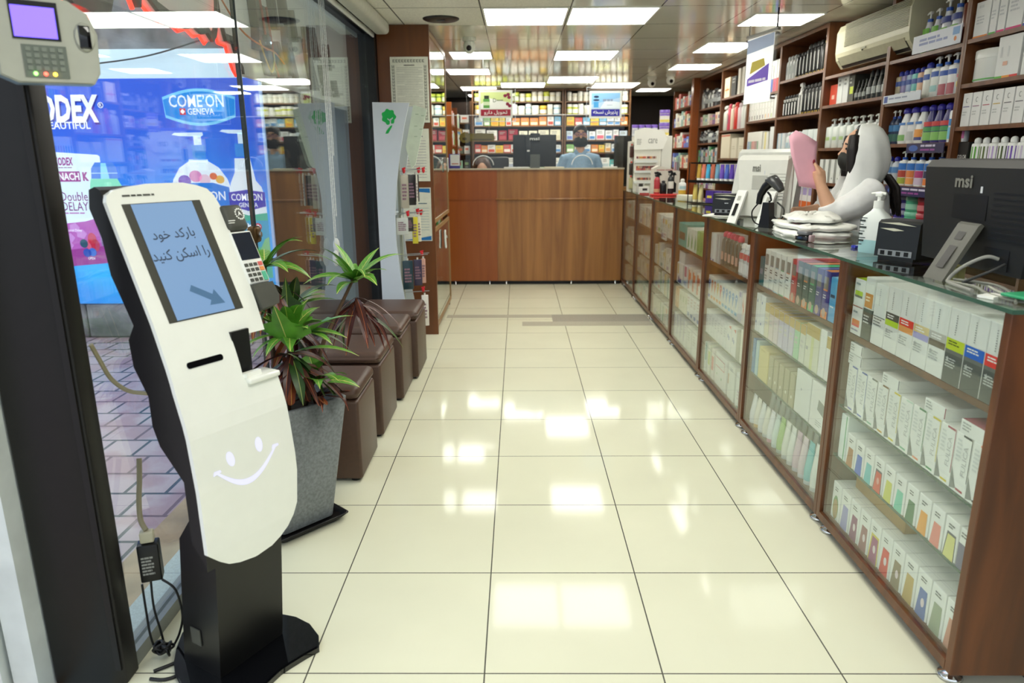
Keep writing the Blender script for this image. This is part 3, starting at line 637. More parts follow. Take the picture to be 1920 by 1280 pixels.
# power adaptor and loose leads at the foot of the door post
t = thing('power_adaptor', 'black mains adaptor hanging beside the door post', 'power adaptor', (-1.055, 1.80, .30), math.radians(20))
MB().rbox(-.028, .028, -.022, .022, -.06, .055, M_BLACK, .004).build('housing', t)
m = MB(); scribble(m, fr((0, -.0225, 0), (1, 0, 0), (0, 0, 1)), -.02, .012, -.04, .02, hx('#9a9a94'), 6); m.build('rating_label', t)
MB().rbox(-.018, .018, -.014, .014, .057, .09, pm('cream_plug', '#cfc9ad', .5), .004).build('plug', t)
for i, (w, p) in enumerate((('looping out beside the adaptor', [(-1.03, 1.80, .235), (-.995, 1.80, .20), (-.985, 1.80, .12), (-1.0, 1.80, .06), (-1.02, 1.80, .02)]), ('hanging straight under the adaptor', [(-1.06, 1.795, .235), (-1.06, 1.79, .15), (-1.05, 1.79, .07), (-1.045, 1.79, .015)]), ('hanging nearest the door post', [(-1.075, 1.775, .235), (-1.072, 1.77, .15), (-1.068, 1.765, .08), (-1.06, 1.765, .03)]))):
    cable('power_lead', 'thin black lead ' + w, p, .0035, M_BLACK, group='adaptor leads')
m = []
for i in range(26): m.append((-1.035 + .022 * math.sin(i * 1.3), 1.765 + .018 * math.cos(i * 1.7), .012 + .035 * abs(math.sin(i * .9))))
cable('cable_bundle', 'bundled black cable tied in a knot on the floor', m, .004, M_BLACK)
cable('floor_cable', 'black cable on the floor curving up behind the kiosk', [(-1.035, 1.70, .006), (-.98, 1.745, .006), (-.94, 1.80, .008), (-.93, 1.85, .02), (-.945, 1.875, .05)], .005, M_BLACK)
cable('floor_cable', 'black cable on the floor in a lower bow before the kiosk', [(-1.03, 1.67, .006), (-.985, 1.668, .006), (-.955, 1.70, .006), (-.965, 1.80, .006)], .005, M_BLACK)
cable('network_cable', 'beige network cable drooping past the window behind the kiosk', [(-1.09, 1.74, .95), (-1.085, 1.76, .90), (-1.075, 1.78, .845), (-1.036, 1.78, .813), (-.987, 1.78, .805), (-.955, 1.79, .80)], .006, pm('beige_cable', '#a39a78', .5))
cable('network_cable', 'grey ribbed cable rising behind the power adaptor', [(-1.055, 1.80, .392), (-1.072, 1.81, .42), (-1.080, 1.83, .47), (-1.082, 1.85, .52), (-1.085, 1.87, .58)], .008, pm('grey_cable', '#a39b7e', .5))

# ------------------------------------------------------------ planter and croton
t = thing('planter', 'square grey stone-look planter on a black saucer behind the kiosk', 'planter', (-.905, 2.575, 0), math.radians(48))
m = MB()
def sqring(h, z, r=.02):
    return [(x * (h - r) + r * math.cos(a0 + a), y * (h - r) + r * math.sin(a0 + a), z) for (x, y, a0) in ((1, 1, 0), (-1, 1, PI / 2), (-1, -1, PI), (1, -1, 1.5 * PI)) for a in (0, PI / 6, PI / 3, PI / 2)]
M_POT = pm('terrazzo_grey', '#7a7f80', .6, var=.22, scale=90, bump=.2)
m.loft([sqring(.115, .022), sqring(.175, .52), sqring(.165, .525), sqring(.16, .47)], M_POT); m.build('pot', t)
MB().loft([sqring(.13, 0), sqring(.16, .03), sqring(.152, .032), sqring(.14, .016)], M_BLACK).build('saucer', t)
MB().loft([sqring(.159, .455), sqring(.159, .475)], pm('soil', '#2a211a', .9, var=.3, scale=40)).build('soil', t)
LEAF = [pm('leaf_green', '#5f9a35', .35, var=.2, scale=18), pm('leaf_dark', '#2f4a22', .35, var=.3, scale=18), pm('leaf_burgundy', '#4a2220', .35, var=.3, scale=18), pm('leaf_rust', '#8a4526', .4, var=.25, scale=18)]
RIB = [pm('rib_yellow', '#d9dd7a', .4), pm('rib_olive', '#8c9a4a', .4), pm('rib_orange', '#b8663a', .4), pm('rib_gold', '#c99a4a', .4)]
rl = random.Random(11)
def leaf(mb, o, az, el, L, W, droop, mi, lobes=False, twist=0.):
    n = 8; d = Vector((math.cos(az) * math.cos(el), math.sin(az) * math.cos(el), math.sin(el)))
    side = Vector((-math.sin(az), math.cos(az), 0)); up = side.cross(d) * -1
    side = side * math.cos(twist) + up * math.sin(twist)
    pts = []; p = Vector(o); dr = d.copy()
    for i in range(n + 1):
        u = i / n
        w = W * (math.sin(PI * min(1, u * .93 + .07)) ** .75) * (1 - .35 * u)
        if lobes: w = W * (.35 + (1.15 if .35 < u < .62 else .0) + .5 * math.sin(PI * u)) * (1 - u ** 6) * (.55 if u < .2 else 1)
        nn = dr.cross(side).normalized()
        cup = .18 * w
        pts.append((p - side * w - nn * cup * -1, p - side * W * .045, p + side * W * .045, p + side * w + nn * cup))
        p = p + dr * (L / n)
        if p.z < .075 and math.hypot(p.x, p.y) < .28: p.z = .075
        dr = (dr + Vector((0, 0, -droop / n * (1 + u)))).normalized()
    v = [q for r_ in pts for q in r_]; a = []; b = []
    for i in range(n):
        a += [(4 * i, 4 * i + 1, 4 * i + 5, 4 * i + 4), (4 * i + 2, 4 * i + 3, 4 * i + 7, 4 * i + 6)]; b.append((4 * i + 1, 4 * i + 2, 4 * i + 6, 4 * i + 5))
    mb.add(v, a, LEAF[mi], True); mb.add([q + Vector((0, 0, .0008)) for q in v], b, RIB[mi], True)
    if mi == 0 and not lobes:
        for i in (2, 3, 4, 5):
            for sgn, j in ((-1, 0), (1, 3)):
                A = v[4 * i + (1 if sgn < 0 else 2)]; B = v[4 * (i + 1) + j]
                B = A + (B - A) * .85; w_ = (v[4 * i + 4] - v[4 * i]).normalized() * W * .05
                mb.add([A + Vector((0, 0, .001)), A + w_ + Vector((0, 0, .001)), B + w_ * .3 + Vector((0, 0, .001)), B + Vector((0, 0, .001))], [(0, 1, 2, 3)], RIB[0], True)
pl = thing('croton_plant', 'croton plant with green yellow-veined and dark burgundy leaves', 'plant', (-.905, 2.575, .475))
heads = [((-.03, .02, .52), 40, .22, .034), ((.07, -.07, .28), 50, .24, .042), ((.24, .28, .42), 42, .23, .034), ((.15, -.06, .10), 20, .19, .036), ((.02, .14, .34), 30, .23, .036)]
bases = [(-.03, .02), (.03, -.04), (.06, .06), (.08, -.02), (0, .06)]
for hi, ((hx_, hy, hz), nl, L, W) in enumerate(heads):
    b0 = bases[hi]
    st = MB(); st.tube([(b0[0], b0[1], .003), (b0[0] + (hx_ - b0[0]) * .4, b0[1] + (hy - b0[1]) * .4, hz * .55), (hx_, hy, hz + .05)], [.011, .009, .006], pm('plant_stem', '#5a4330', .7, var=.25, scale=40), 7); st.build('stem', pl)
    fo = MB()
    for i in range(nl):
        u = i / nl
        az = i * 2.4 + rl.random() * .5; low = u < .62
        el = rl.uniform(-.75, -.1) if low else rl.uniform(.15, 1.15)
        mi = (2 if rl.random() < .62 else (3 if rl.random() < .4 else 1)) if low else (0 if rl.random() < .8 else 1)
        z = hz - .10 * (1 - u) if low else hz + .03 * u
        leaf(fo, (hx_, hy, z), az, el, L * rl.uniform(.75, 1.15) * (1 if low else .9), W * rl.uniform(.55, .9) * (.75 if low else 1.1), rl.uniform(.7, 1.5) if low else rl.uniform(.5, 1.1), mi, lobes=(not low and rl.random() < .3 and hi in (1, 3)), twist=rl.uniform(-.3, .3))
    if hi == 1:
        leaf(fo, (hx_ + .02, hy - .06, hz - .02), math.radians(-100), 1.15, .21, .048, .15, 0, True); leaf(fo, (hx_ + .03, hy - .03, hz), math.radians(-10), .75, .26, .036, .6, 0, True); leaf(fo, (hx_ + .02, hy - .02, hz - .03), math.radians(0), .25, .24, .026, .6, 0)
    fo.build('foliage', pl)

# ------------------------------------------------------------ brown stools
M_LEATH = pm('brown_leatherette', '#4f392d', .42, var=.06, scale=60, bump=.05)
for i, (y0, y1, xr, h, w) in enumerate(((2.915, 3.275, -.70, .445, 'nearest the planter'), (3.435, 3.855, -.70, .455, 'second from the planter'), (4.005, 4.395, -.685, .455, 'third from the planter'), (4.435, 4.87, -.655, .455, 'farthest from the planter, beside the display stand'))):
    t = thing('cube_stool', 'brown leatherette cube stool ' + w, 'stool', (xr - .20, (y0 + y1) / 2, 0), group='row of brown stools')
    a = (y1 - y0) / 2
    MB().rbox(-.20, .20, -a, a, .014, h - .062, M_LEATH, .014, 3).build('body', t)
    MB().rbox(-.203, .203, -a - .003, a + .003, h - .06, h, M_LEATH, .030, 4).build('seat_cushion', t)
    for sx in (-.16, .16):
        for sy in (-a + .04, a - .04): MB().cyl((sx, sy, 0), (sx, sy, .014), .02, M_BLACK, 10).build('foot', t)

# ------------------------------------------------------------ hook display stand beside the cabinet
t = thing('display_stand', 'white waisted hook display stand with green tree logo', 'display stand', (0, 5.05, 0))
ow = [(-.985, .0), (-.985, 1.77), (-.735, 1.765), (-.775, 1.62), (-.815, 1.42), (-.845, 1.22), (-.865, 1.02), (-.865, .82), (-.845, .58), (-.82, .40), (-.78, .15), (-.775, .0)]
M_STAND = pm('stand_white', '#d3dbe4', .4, var=.01); GR = hx('#12b04e')
m = MB(); m.prism(ow, -.012, 0, M_STAND, 'y'); sp = fr((0, -.0125, 0), (1, 0, 0), (0, 0, 1))
blob = [(-.877 + .047 * (1 + .09 * math.cos(7 * a)) * math.cos(a), 1.675 + .049 * (1 + .09 * math.cos(7 * a)) * math.sin(a)) for a in [2 * PI * i / 56 for i in range(56)]]
shp(m, sp, blob, GR, .001); 
for q in ([(-.872, 1.628), (-.864, 1.628), (-.862, 1.662), (-.87, 1.662)], [(-.868, 1.645), (-.848, 1.668), (-.852, 1.672), (-.87, 1.652)], [(-.868, 1.645), (-.888, 1.662), (-.884, 1.666), (-.866, 1.65)]): shp(m, sp, q, M_STAND, .002)
shp(m, sp, [(-.905, 1.565), (-.885, 1.567), (-.858, 1.61), (-.855, 1.622), (-.87, 1.615), (-.897, 1.585)], GR, .001)
m.build('side_panel', t, label='near side panel with green tree logo')
MB().prism(ow, .36, .372, M_STAND, 'y').build('side_panel', t)
MB().box(-.985, -.965, .0, .36, .0, 1.74, pm('stand_back', '#b4b8ae', .5)).build('back_panel', t)
m = MB(); m.prism([(-.735, 1.765), (-.640, 1.735), (-.70, 1.50), (-.735, 1.36), (-.765, 1.33), (-.80, 1.48)], .18, .195, pm('stand_header', '#d8e4d2', .4), 'y'); hd = fr((0, .1795, 0), (1, 0, 0), (0, 0, 1))
for a, b in ((-.71, 1.70), (-.67, 1.69), (-.72, 1.62), (-.685, 1.60), (-.725, 1.55)): scribble(m, hd, a - .012, a + .012, b - .004, b + .004, hx('#9fb79a'), 1, rnd=rl)
m.build('header_board', t, label='pale green slanted header board')
MB().box(-.87, -.85, .17, .20, .0, 1.40, pm('stand_core', '#a7aca2', .5)).build('core_panel', t)
m = MB()
for z in (.36, 1.02): m.box(-.965, -.875, .01, .35, z - .01, z, M_STAND)
m.build('shelf', t)
hooks = [(1.315, .06), (1.315, .14), (1.02, .05), (1.02, .13), (.72, .06), (.72, .14), (.45, .08)]
for z, y in hooks: MB().cyl((-.85 - (.0), y, z), (-.675 + .02 * (z < 1), y, z + .012), .003, M_STEEL, 6).build('hook', t)
RC = hx('#d3202c', .3)
packs = [(1.30, .05, -.80, .055, .24, '#b9b3a4', 'grey film packet nearest the white panel'), (1.30, .075, -.755, .055, .22, '#211d20', 'black packet with pink print on the top hook'), (1.30, .13, -.735, .05, .20, '#2a2628', 'black packet behind the top red clip'), (1.30, .06, -.715, .012, .22, '#e4e0d2', 'white edged card on the top hook tip'),
         (1.005, .03, -.825, .085, .13, '#ccd0cc', 'white window packet on the second hook'), (1.005, .075, -.775, .045, .11, '#3a3634', 'black looped packet on the second hook'), (1.005, .10, -.745, .04, .20, '#dccf3c', 'yellow bottomed packet on the second hook'), (1.005, .14, -.72, .025, .19, '#e8e4d4', 'cream card on the second hook tip'),
         (.70, .04, -.80, .075, .22, '#27404a', 'teal tape packet on the third hook'), (.70, .09, -.735, .06, .20, '#3b3550', 'dark violet packet on the third hook'), (.70, .14, -.70, .03, .19, '#d8a99a', 'pink printed card on the third hook tip'), (.44, .08, -.69, .05, .24, '#e9e4dd', 'white packet with red clip on the lowest hook')]
for z, y, x, w, h, c, lb in packs:
    p = thing('hanging_packet', lb, 'packet', (x, 5.05 + y, z), math.radians(18), 'packets on the display stand')
    m = MB(); m.rbox(-w / 2, w / 2, -.008, .008, -h, -.01, hx(c, .3), .004); scribble(m, fr((0, -.0085, -h / 2), (1, 0, 0), (0, 0, 1)), -w * .35, w * .35, -h * .3, h * .2, hx('#8a6a7a'), 5, rnd=rl); m.build('pouch', p)
    m = MB(); m.box(-.006, .006, -.002, .002, -.012, .006, hx('#d8d8d0')); m.build('hang_tab', p)
for z, y, x, w in ((1.318, .045, -.80, 'at the inner end of the top hook'), (1.318, .07, -.70, 'on the top hook tip'), (1.318, .14, -.675, 'on the rear top hook tip'), (1.02, .05, -.785, 'at the second hook middle'), (1.03, .12, -.725, 'on the second hook tip'), (1.02, .15, -.705, 'on the rear second hook tip'), (.735, .08, -.70, 'on the third hook tip'), (.47, .08, -.70, 'on the lowest hook tip')):
    c = thing('hook_clip', 'red plastic hook stopper ' + w, 'hook clip', (x, 5.05 + y, z), group='red hook stoppers')
    MB().ball((0, 0, 0), .014, RC, 10, 6, .8, .8, 1.3).build('stopper', c); MB().cyl((-.012, 0, .012), (.012, 0, .02), .006, RC, 8).build('stopper_wing', c)

# ------------------------------------------------------------ tall cabinet with notices
c = thing('tall_cabinet', 'tall brown cabinet with notices on its end and glazed side doors', 'cabinet', (0, 0, 0))
MB().box(-1.05, -.66, 5.66, 5.69, .0, 2.358, W_DARK).build('end_panel', c)
MB().box(-1.05, -.68, 6.88, 6.91, .0, 2.358, W_DARK).build('end_panel', c)
MB().box(-1.05, -1.03, 5.69, 6.88, .0, 2.358, W_DARK).build('back_panel', c)
m = MB().box(-1.03, -.68, 5.69, 6.88, .02, .05, W_DARK).box(-1.03, -.68, 5.69, 6.88, 2.33, 2.358, W_DARK); m.build('carcass', c)
for z in (.42, .80, 1.18, 1.56, 1.94): MB().box(-1.03, -.70, 5.692, 6.878, z - .01, z, W_DARK).build('shelf', c)
for z0, z1 in ((.06, .86), (.90, 2.32)):
    dr = MB()
    for q in ((5.692, 6.876, z0, z0 + .03), (5.692, 6.876, z1 - .03, z1), (5.692, 5.715, z0 + .03, z1 - .03), (6.85, 6.876, z0 + .03, z1 - .03)): dr.box(-.68, -.662, *q, pm('tan_edging', '#9a7a52', .4))
    db = dr.build('glass_door', c); MB().box(-.674, -.668, 5.715, 6.85, z0 + .03, z1 - .03, pane('cabinet_glass', '#e8f2ea', boost=1.4)).build('door_pane', db)
m = MB(); m.cyl((-.66, 6.70, 1.34), (-.645, 6.70, 1.34), .006, M_STEEL); m.tube([(-.645, 6.70 + .035 * math.cos(a), 1.34 + .06 * math.sin(a)) for a in [2 * PI * i / 16 for i in range(17)]], .005, M_STEEL, 6); m.build('ring_handle', c)
rc = random.Random(5)
for zi, z in enumerate((.05, .42, .80, 1.18, 1.56, 1.94)):
    y = 5.74; i = 0
    while y < 6.78:
        w = rc.uniform(.08, .16); h = rc.uniform(.12, .28)
        col = rc.choice(['#3f9a56', '#e6e8e0', '#cfd8c8', '#2f6a8a', '#e7e0b8', '#7db35f', '#dfe6ea', '#b94a3a'])
        nm = {'#3f9a56': 'green', '#e6e8e0': 'white', '#cfd8c8': 'pale green', '#2f6a8a': 'blue', '#e7e0b8': 'cream', '#7db35f': 'lime green', '#dfe6ea': 'pale blue', '#b94a3a': 'red'}[col]
        b = MB(); b.box(-.06, .06, -w / 2, w / 2, 0, h, hx(col)); b.box(.0601, .0605, -w * .35, w * .35, h * .5, h * .8, hx('#f2f2ee'))
        b.build('boxed_product', loc=(-.78, y + w / 2, z + .001), label='%s carton, %s in line on the %s shelf of the tall cabinet' % (nm, ORD[i], ORD[zi]), cat='box', group='products in the tall cabinet')
        y += w + .02; i += 1
def notice(name, label, x0, x1, z0, z1, paint):
    n = thing(name, label, 'notice', ((x0 + x1) / 2, 5.659, (z0 + z1) / 2))
    m = MB(); m.box(-(x1 - x0) / 2, (x1 - x0) / 2, -.003, 0, -(z1 - z0) / 2, (z1 - z0) / 2, pm('notice_paper_' + name, '#dedfcf', .6)); m.build('sheet', n)
    m = MB(); paint(m, fr((0, -.0031, 0), (1, 0, 0), (0, 0, 1)), (x1 - x0) / 2, (z1 - z0) / 2); m.build('printing', n)
GK = hx('#5f6358')
def paint1(m, F, a, b):
    w = .022
    for i in range(int(2 * (a - .02) / w)):
        x = -a + .02 + i * w
        for y in (b - .035,):
            rect(m, F, x, x + w * .75, y + .012, y + .016, GK); rect(m, F, x, x + .004, y - .004, y + .016, GK); rect(m, F, x + .006, x + w * .75, y - .004, y, GK); rect(m, F, x + .006, x + .011, y + .003, y + .008, GK)
    for i in range(int(2 * (b - .03) / w)):
        y = -b + .02 + i * w
        for x in (-a + .012, a - .032):
            rect(m, F, x, x + .004, y, y + w * .8, GK); rect(m, F, x, x + .02, y, y + .004, GK); rect(m, F, x + .014, x + .018, y + .006, y + w * .8, GK); rect(m, F, x + .008, x + .012, y + .007, y + .012, GK)
    rect(m, F, -.04, .04, b - .062, b - .056, hx('#4a4d44'))
    for i in range(30):
        y = b - .075 - i * (2 * b - .11) / 30
        rect(m, F, -a + .045 + (.06 if i % 7 == 3 else 0), a - .045 - (.03 if i % 4 == 1 else 0), y - .0022, y, hx('#8d9085'))
notice('wall_notice', 'tall cream notice with a Greek key border', -.957, -.672, 1.665, 2.135, paint1)
def paint2(m, F, a, b):
    rect(m, F, -.02, .06, b - .06, b - .052, hx('#7a7888'))
    for i in range(14): rect(m, F, -a + .03, a - .025, b - .09 - i * .021, b - .087 - i * .021, hx('#8f8d9a'))
notice('wall_notice', 'plain lilac grey notice below the bordered one', -.90, -.684, 1.229, 1.62, paint2)
def paint3(m, F, a, b):
    bl = hx('#1f6fb0'); rect(m, F, -a + .006, a - .006, b - .012, b - .006, bl); shp(m, F, [(-a + .006, b - .008), (a - .006, b - .008), (a - .006, b - .04), (0, b - .03), (-a + .006, b - .05)], bl, .001); shp(m, F, [(-a + .006, -b + .006), (a - .006, -b + .006), (a - .006, -b + .04), (0, -b + .02)], bl, .001)
    rect(m, F, -.01, .085, b - .125, b - .118, hx('#3d5f73'))
    for i in range(9): rect(m, F, -.02, a - .02, b - .16 - i * .021, b - .157 - i * .021, hx('#8fa3ab'))
notice('wall_notice', 'white notice with blue corner bands, lowest on the cabinet end', -.92, -.684, .766, 1.18, paint3)
g = thing('rubber_glove', 'white rubber glove hung on the cabinet door edge', 'glove', (-.648, 6.30, .71))
m = MB(); m.rbox(-.008, .008, -.03, .03, -.02, .08, hx('#e6e9e2'), .007)
for i in range(4): m.tube([(0, -.022 + i * .015, -.01), (.004, -.024 + i * .016, -.07 - .01 * (i in (1, 2)))], .0075, hx('#dfe6e2'), 6)
m.tube([(0, .025, .03), (.006, .055, .02), (.006, .06, .005)], .0075, hx('#dfe6e2'), 6); m.build('glove_body', g)
# ceiling speaker and dome cameras
t = thing('ceiling_speaker', 'round black ceiling speaker near the tall cabinet', 'speaker', (-.545, 5.45, 2.36))
MB().lathe([(.02, -.012), (.115, -.012), (.128, -.006), (.13, 0)], M_BLACK, n=32).build('grille', t); MB().cyl((-.03, 0, -.013), (.03, 0, -.013), .006, hx('#55565a'), 8).build('badge', t)
for x, y, w in ((-.40, 6.28, 'over the aisle beside the tall cabinet'), (1.83, 9.05, 'above the dark post, nearer one'), (1.66, 9.35, 'above the dark post, farther one')):
    t = thing('dome_camera', 'white ceiling camera ' + w, 'camera', (x, y, 2.36), group='ceiling cameras')
    MB().cyl((0, 0, -.03), (0, 0, 0), .055, M_WHITE, 20).build('mount', t); MB().ball((0, 0, -.07), .05, M_WHITE, 16, 10, 1, 1, 1.15).build('housing', t); MB().cyl((0, -.046, -.085), (0, -.056, -.088), .022, M_BLACKG, 14).build('lens', t)
# ------------------------------------------------------------ stock: cartons, bottles, tubes, jars
_MC = {}
def carton(w, d, h, base, decs=(), top=None):
    key = ('c', w, d, h, base, tuple(map(str, decs)), top)
    if key in _MC: return _MC[key]
    m = MB(); e = .0015
    m.rbox(-w / 2, w / 2, -d / 2, d / 2, 0, h, hx(base), min(e, w * .1), 1, False)
    F = fr((-w / 2, -d / 2, 0), (1, 0, 0), (0, 0, 1)); rn = random.Random(len(_MC) * 7 + 3)
    li = .0005
    for q in decs:
        li += .0002
        if q[0] == 'r': rect(m, F, q[1] * w, q[2] * w, q[3] * h, q[4] * h, hx(q[5]), li)
        elif q[0] == 't': scribble(m, F, q[1] * w, q[2] * w, q[3] * h, q[4] * h, hx(q[5]), q[6], .5, li, rn)
        elif q[0] == 'p': shp(m, F, [(a * w, b * h) for a, b in q[1]], hx(q[2]), li)
        elif q[0] == 'e': shp(m, F, ell(q[1] * w, q[2] * h, q[3] * w, q[4] * h, 16), hx(q[5]), li)
        elif q[0] == 'x': text(m, q[1], F @ Matrix.Translation((q[2] * w, q[3] * h, 0)) @ Matrix.Rotation(q[7], 4, 'Z'), hx(q[6]), q[4], q[5], 0, 0, li)
    if top: rect(m, fr((-w / 2, -d / 2, h), (1, 0, 0), (0, 1, 0)), .002, w - .002, .002, d * .97, hx(top), .0006)
    _MC[key] = (m.mesh('carton'), w, d, h)
    return _MC[key]
def sring(w, d, z, e=2.6, n=18, a0=0., a1=2 * PI, cx=0., closed=True):
    out = []
    for k in range(n if closed else n + 1):
        a = a0 + (a1 - a0) * k / n; c, s = math.cos(a), math.sin(a)
        out.append((cx + w / 2 * math.copysign(abs(c) ** (2 / e), c), d / 2 * math.copysign(abs(s) ** (2 / e), s), z))
    return out
def bottle(kind, w, d, h, body, cap, labels=(), e=2.6, shape=None, single=False, glass=False, nozzle=-1):
    """kind: pump, cap, spray, dropper, jar, tube."""
    key = ('b', kind, w, d, h, body, cap, str(labels), e, shape, single, glass, nozzle)
    if key in _MC: return _MC[key]
    bm_ = pane('tinted_' + body.lstrip('#'), body, boost=1.6) if glass else hx(body, .25); cm = hx(cap, .3)
    B = MB(); K = MB(); L = MB(); bh = h * {'pump': .74, 'cap': .84, 'spray': .76, 'jar': .72, 'dropper': .7, 'tube': 1}[kind]
    if kind == 'tube':
        n = 14; r = w / 2
        B.loft([sring(w * .98, w * .98, .018, 2, n), sring(w, w, h * .35, 2, n), [(x * 1.06, y * .5, h * .75) for x, y, z in sring(w, w, 0, 2, n)], [(x * 1.1, y * .06, h) for x, y, z in sring(w, w, 0, 2, n)]], bm_)
        K.lathe([(r * .9, 0), (r * .92, .017), (r * .6, .019)], cm, n=14)
    elif kind == 'jar':
        B.loft([sring(w * .94, d * .94, 0, e), sring(w, d, h * .06, e), sring(w, d, bh, e)], bm_); K.loft([sring(w * 1.03, d * 1.03, bh, e), sring(w * 1.03, d * 1.03, h * .97, e), sring(w * .96, d * .96, h, e)], cm)
    else:
        sh = {None: [(.92, 0), (1, .04), (1, .78), (.9, .88), (.55, .96), (.36, 1)], 'taper': [(.95, 0), (1, .05), (.98, .4), (.78, .75), (.5, .93), (.36, 1)], 'square': [(.96, 0), (1, .03), (1, .90), (.92, .95), (.4, .97), (.36, 1)], 'swoop': [(.9, 0), (1, .06), (1, .3), (.92, .55), (.74, .78), (.5, .94), (.42, 1)], 'straight': [(.95, 0), (1, .03), (1, .94), (.9, .98), (.5, 1)], 'neck': [(.95, 0), (1, .04), (1, .52), (.6, .64), (.28, .74), (.26, 1)]}[shape]
        off = .16 if shape == 'swoop' else 0
        B.loft([sring(w * s, d * max(s, .55), bh * z, e, cx=off * w * z * z) for s, z in sh], bm_)
        ox = off * w
        if kind == 'pump':
            r = w * .17; K.cyl((ox, 0, bh), (ox, 0, bh + h * .07), r * 1.15, cm, 12)
            hm = hx('#eceee8', .3); K.cyl((ox, 0, bh + h * .07), (ox, 0, bh + h * .18), r * .42, hm, 8); K.rbox(ox - r * .8, ox + r * .8, -r * .7, r * .7, bh + h * .18, h * .985, hm, r * .2, 1)
            K.tube([(ox, 0, h * .955), (ox + nozzle * w * .32, 0, h * .955), (ox + nozzle * w * .46, 0, h * .93)], r * .34, hm, 6)
        elif kind == 'cap':
            f = 1 - .0; K.lathe([(w * .27, bh), (w * .28, bh + h * .02), (w * .27, h * .94), (w * .18, h * .985), (w * .05, h)], cm, (ox, 0, 0), 14)
        elif kind == 'dropper':
            K.lathe([(w * .2, bh), (w * .2, h * .8), (w * .13, h * .83), (w * .12, h)], cm, (ox, 0, 0), 10)
        elif kind == 'spray':
            K.cyl((0, 0, bh), (0, 0, bh + h * .05), w * .22, cm, 10); K.prism([(-w * .5, h * .9), (-w * .5, h * .97), (w * .1, h), (w * .32, h * .93), (w * .2, bh + h * .05), (-w * .12, bh + h * .05), (-w * .05, h * .88)], -w * .14, w * .14, cm, 'y'); K.tube([(-w * .28, 0, h * .89), (-w * .36, 0, h * .84), (-w * .30, 0, h * .78)], w * .07, cm, 5)
    for z0, z1, hw, col in labels:
        a0 = -PI / 2 - hw * PI / 2; a1 = -PI / 2 + hw * PI / 2; k = 1.012 + .006 * len(L.v) / 100
        L.loft([sring(w * k, d * k + .001, bh * z0, e, 10, a0, a1, closed=False), sring(w * k, d * k + .001, bh * z1, e, 10, a0, a1, closed=False)], hx(col), False, True, False)
    if single:
        for o in (K, L): 
            base = len(B.v); B.v += o.v
            for f, mi in zip(o.f, o.m): B.f.append([i + base for i in f]); B.m.append(B.mi(o.mats[mi])); B.sm.append(True)
        out = (B.mesh('bottle'), w, d, h)
    else:
        parts = [('bottle_body', B.mesh('bottle_body')), ({'pump': 'pump_head', 'spray': 'spray_trigger'}.get(kind, 'bottle_cap'), K.mesh('bottle_cap'))]
        if L.v: parts.append(('label_print', L.mesh('label_print')))
        out = (parts, w, d, h)
    _MC[key] = out
    return out
def place(name, item, loc, rot, label, cat, group=None, deg=True):
    data = item[0]; a = math.radians(rot)
    if not isinstance(data, list): return link(name, data, None, loc, a, label, cat, group)
    t = thing(name, label, cat, loc, a, group)
    for pn, me in data: link(pn, me, t)
    return t
FR_C = dict(front=1.190, axis='y', sign=-1, rot=-90)
FR_W = dict(front=2.318, axis='y', sign=-1, rot=-90)
FR_B = dict(front=10.83, axis='x', sign=1, rot=0)
def row(frame, place_words, group, start, z, items, gap=.004, end=None, jitter=0., inset=0., from_word='far'):
    """Stand items side by side along a shelf. items: (name, category, description, item[, count[, inset]])."""
    flat = []
    for it in items:
        for _ in range(it[4] if len(it) > 4 else 1): flat.append(it)
    if end is not None:
        tot = sum(it[3][1] for it in flat); gap = (abs(end - start) - tot) / max(1, len(flat))
        if gap < .0006: print('ROW OVERFULL', place_words, round(gap, 4)); gap = .001
    n = {}
    for it in flat: n[it[2]] = n.get(it[2], 0) + 1
    seen = {}; p = start + frame['sign'] * gap / 2
    rj = random.Random(len(place_words) * 31 + len(flat))
    for it in flat:
        name, cat, desc, item = it[:4]; w, d = item[1], item[2]; ins = inset + (it[5] if len(it) > 5 else 0)
        c = p + frame['sign'] * w / 2; q = frame['front'] + d / 2 + ins + (rj.random() * jitter)
        idx = sum(seen.values()); seen[desc] = seen.get(desc, 0) + 1
        lab = '%s, %s%s' % (desc, (ORD[idx] + (' from left end, ' if frame['axis'] == 'x' else ' from far end, ')) if n[desc] > 1 else '', place_words)
        loc = (q, c, z + .0006) if frame['axis'] == 'y' else (c, q, z + .0006)
        place(name, item, loc, frame['rot'], lab, cat, group)
        p += frame['sign'] * (w + gap)

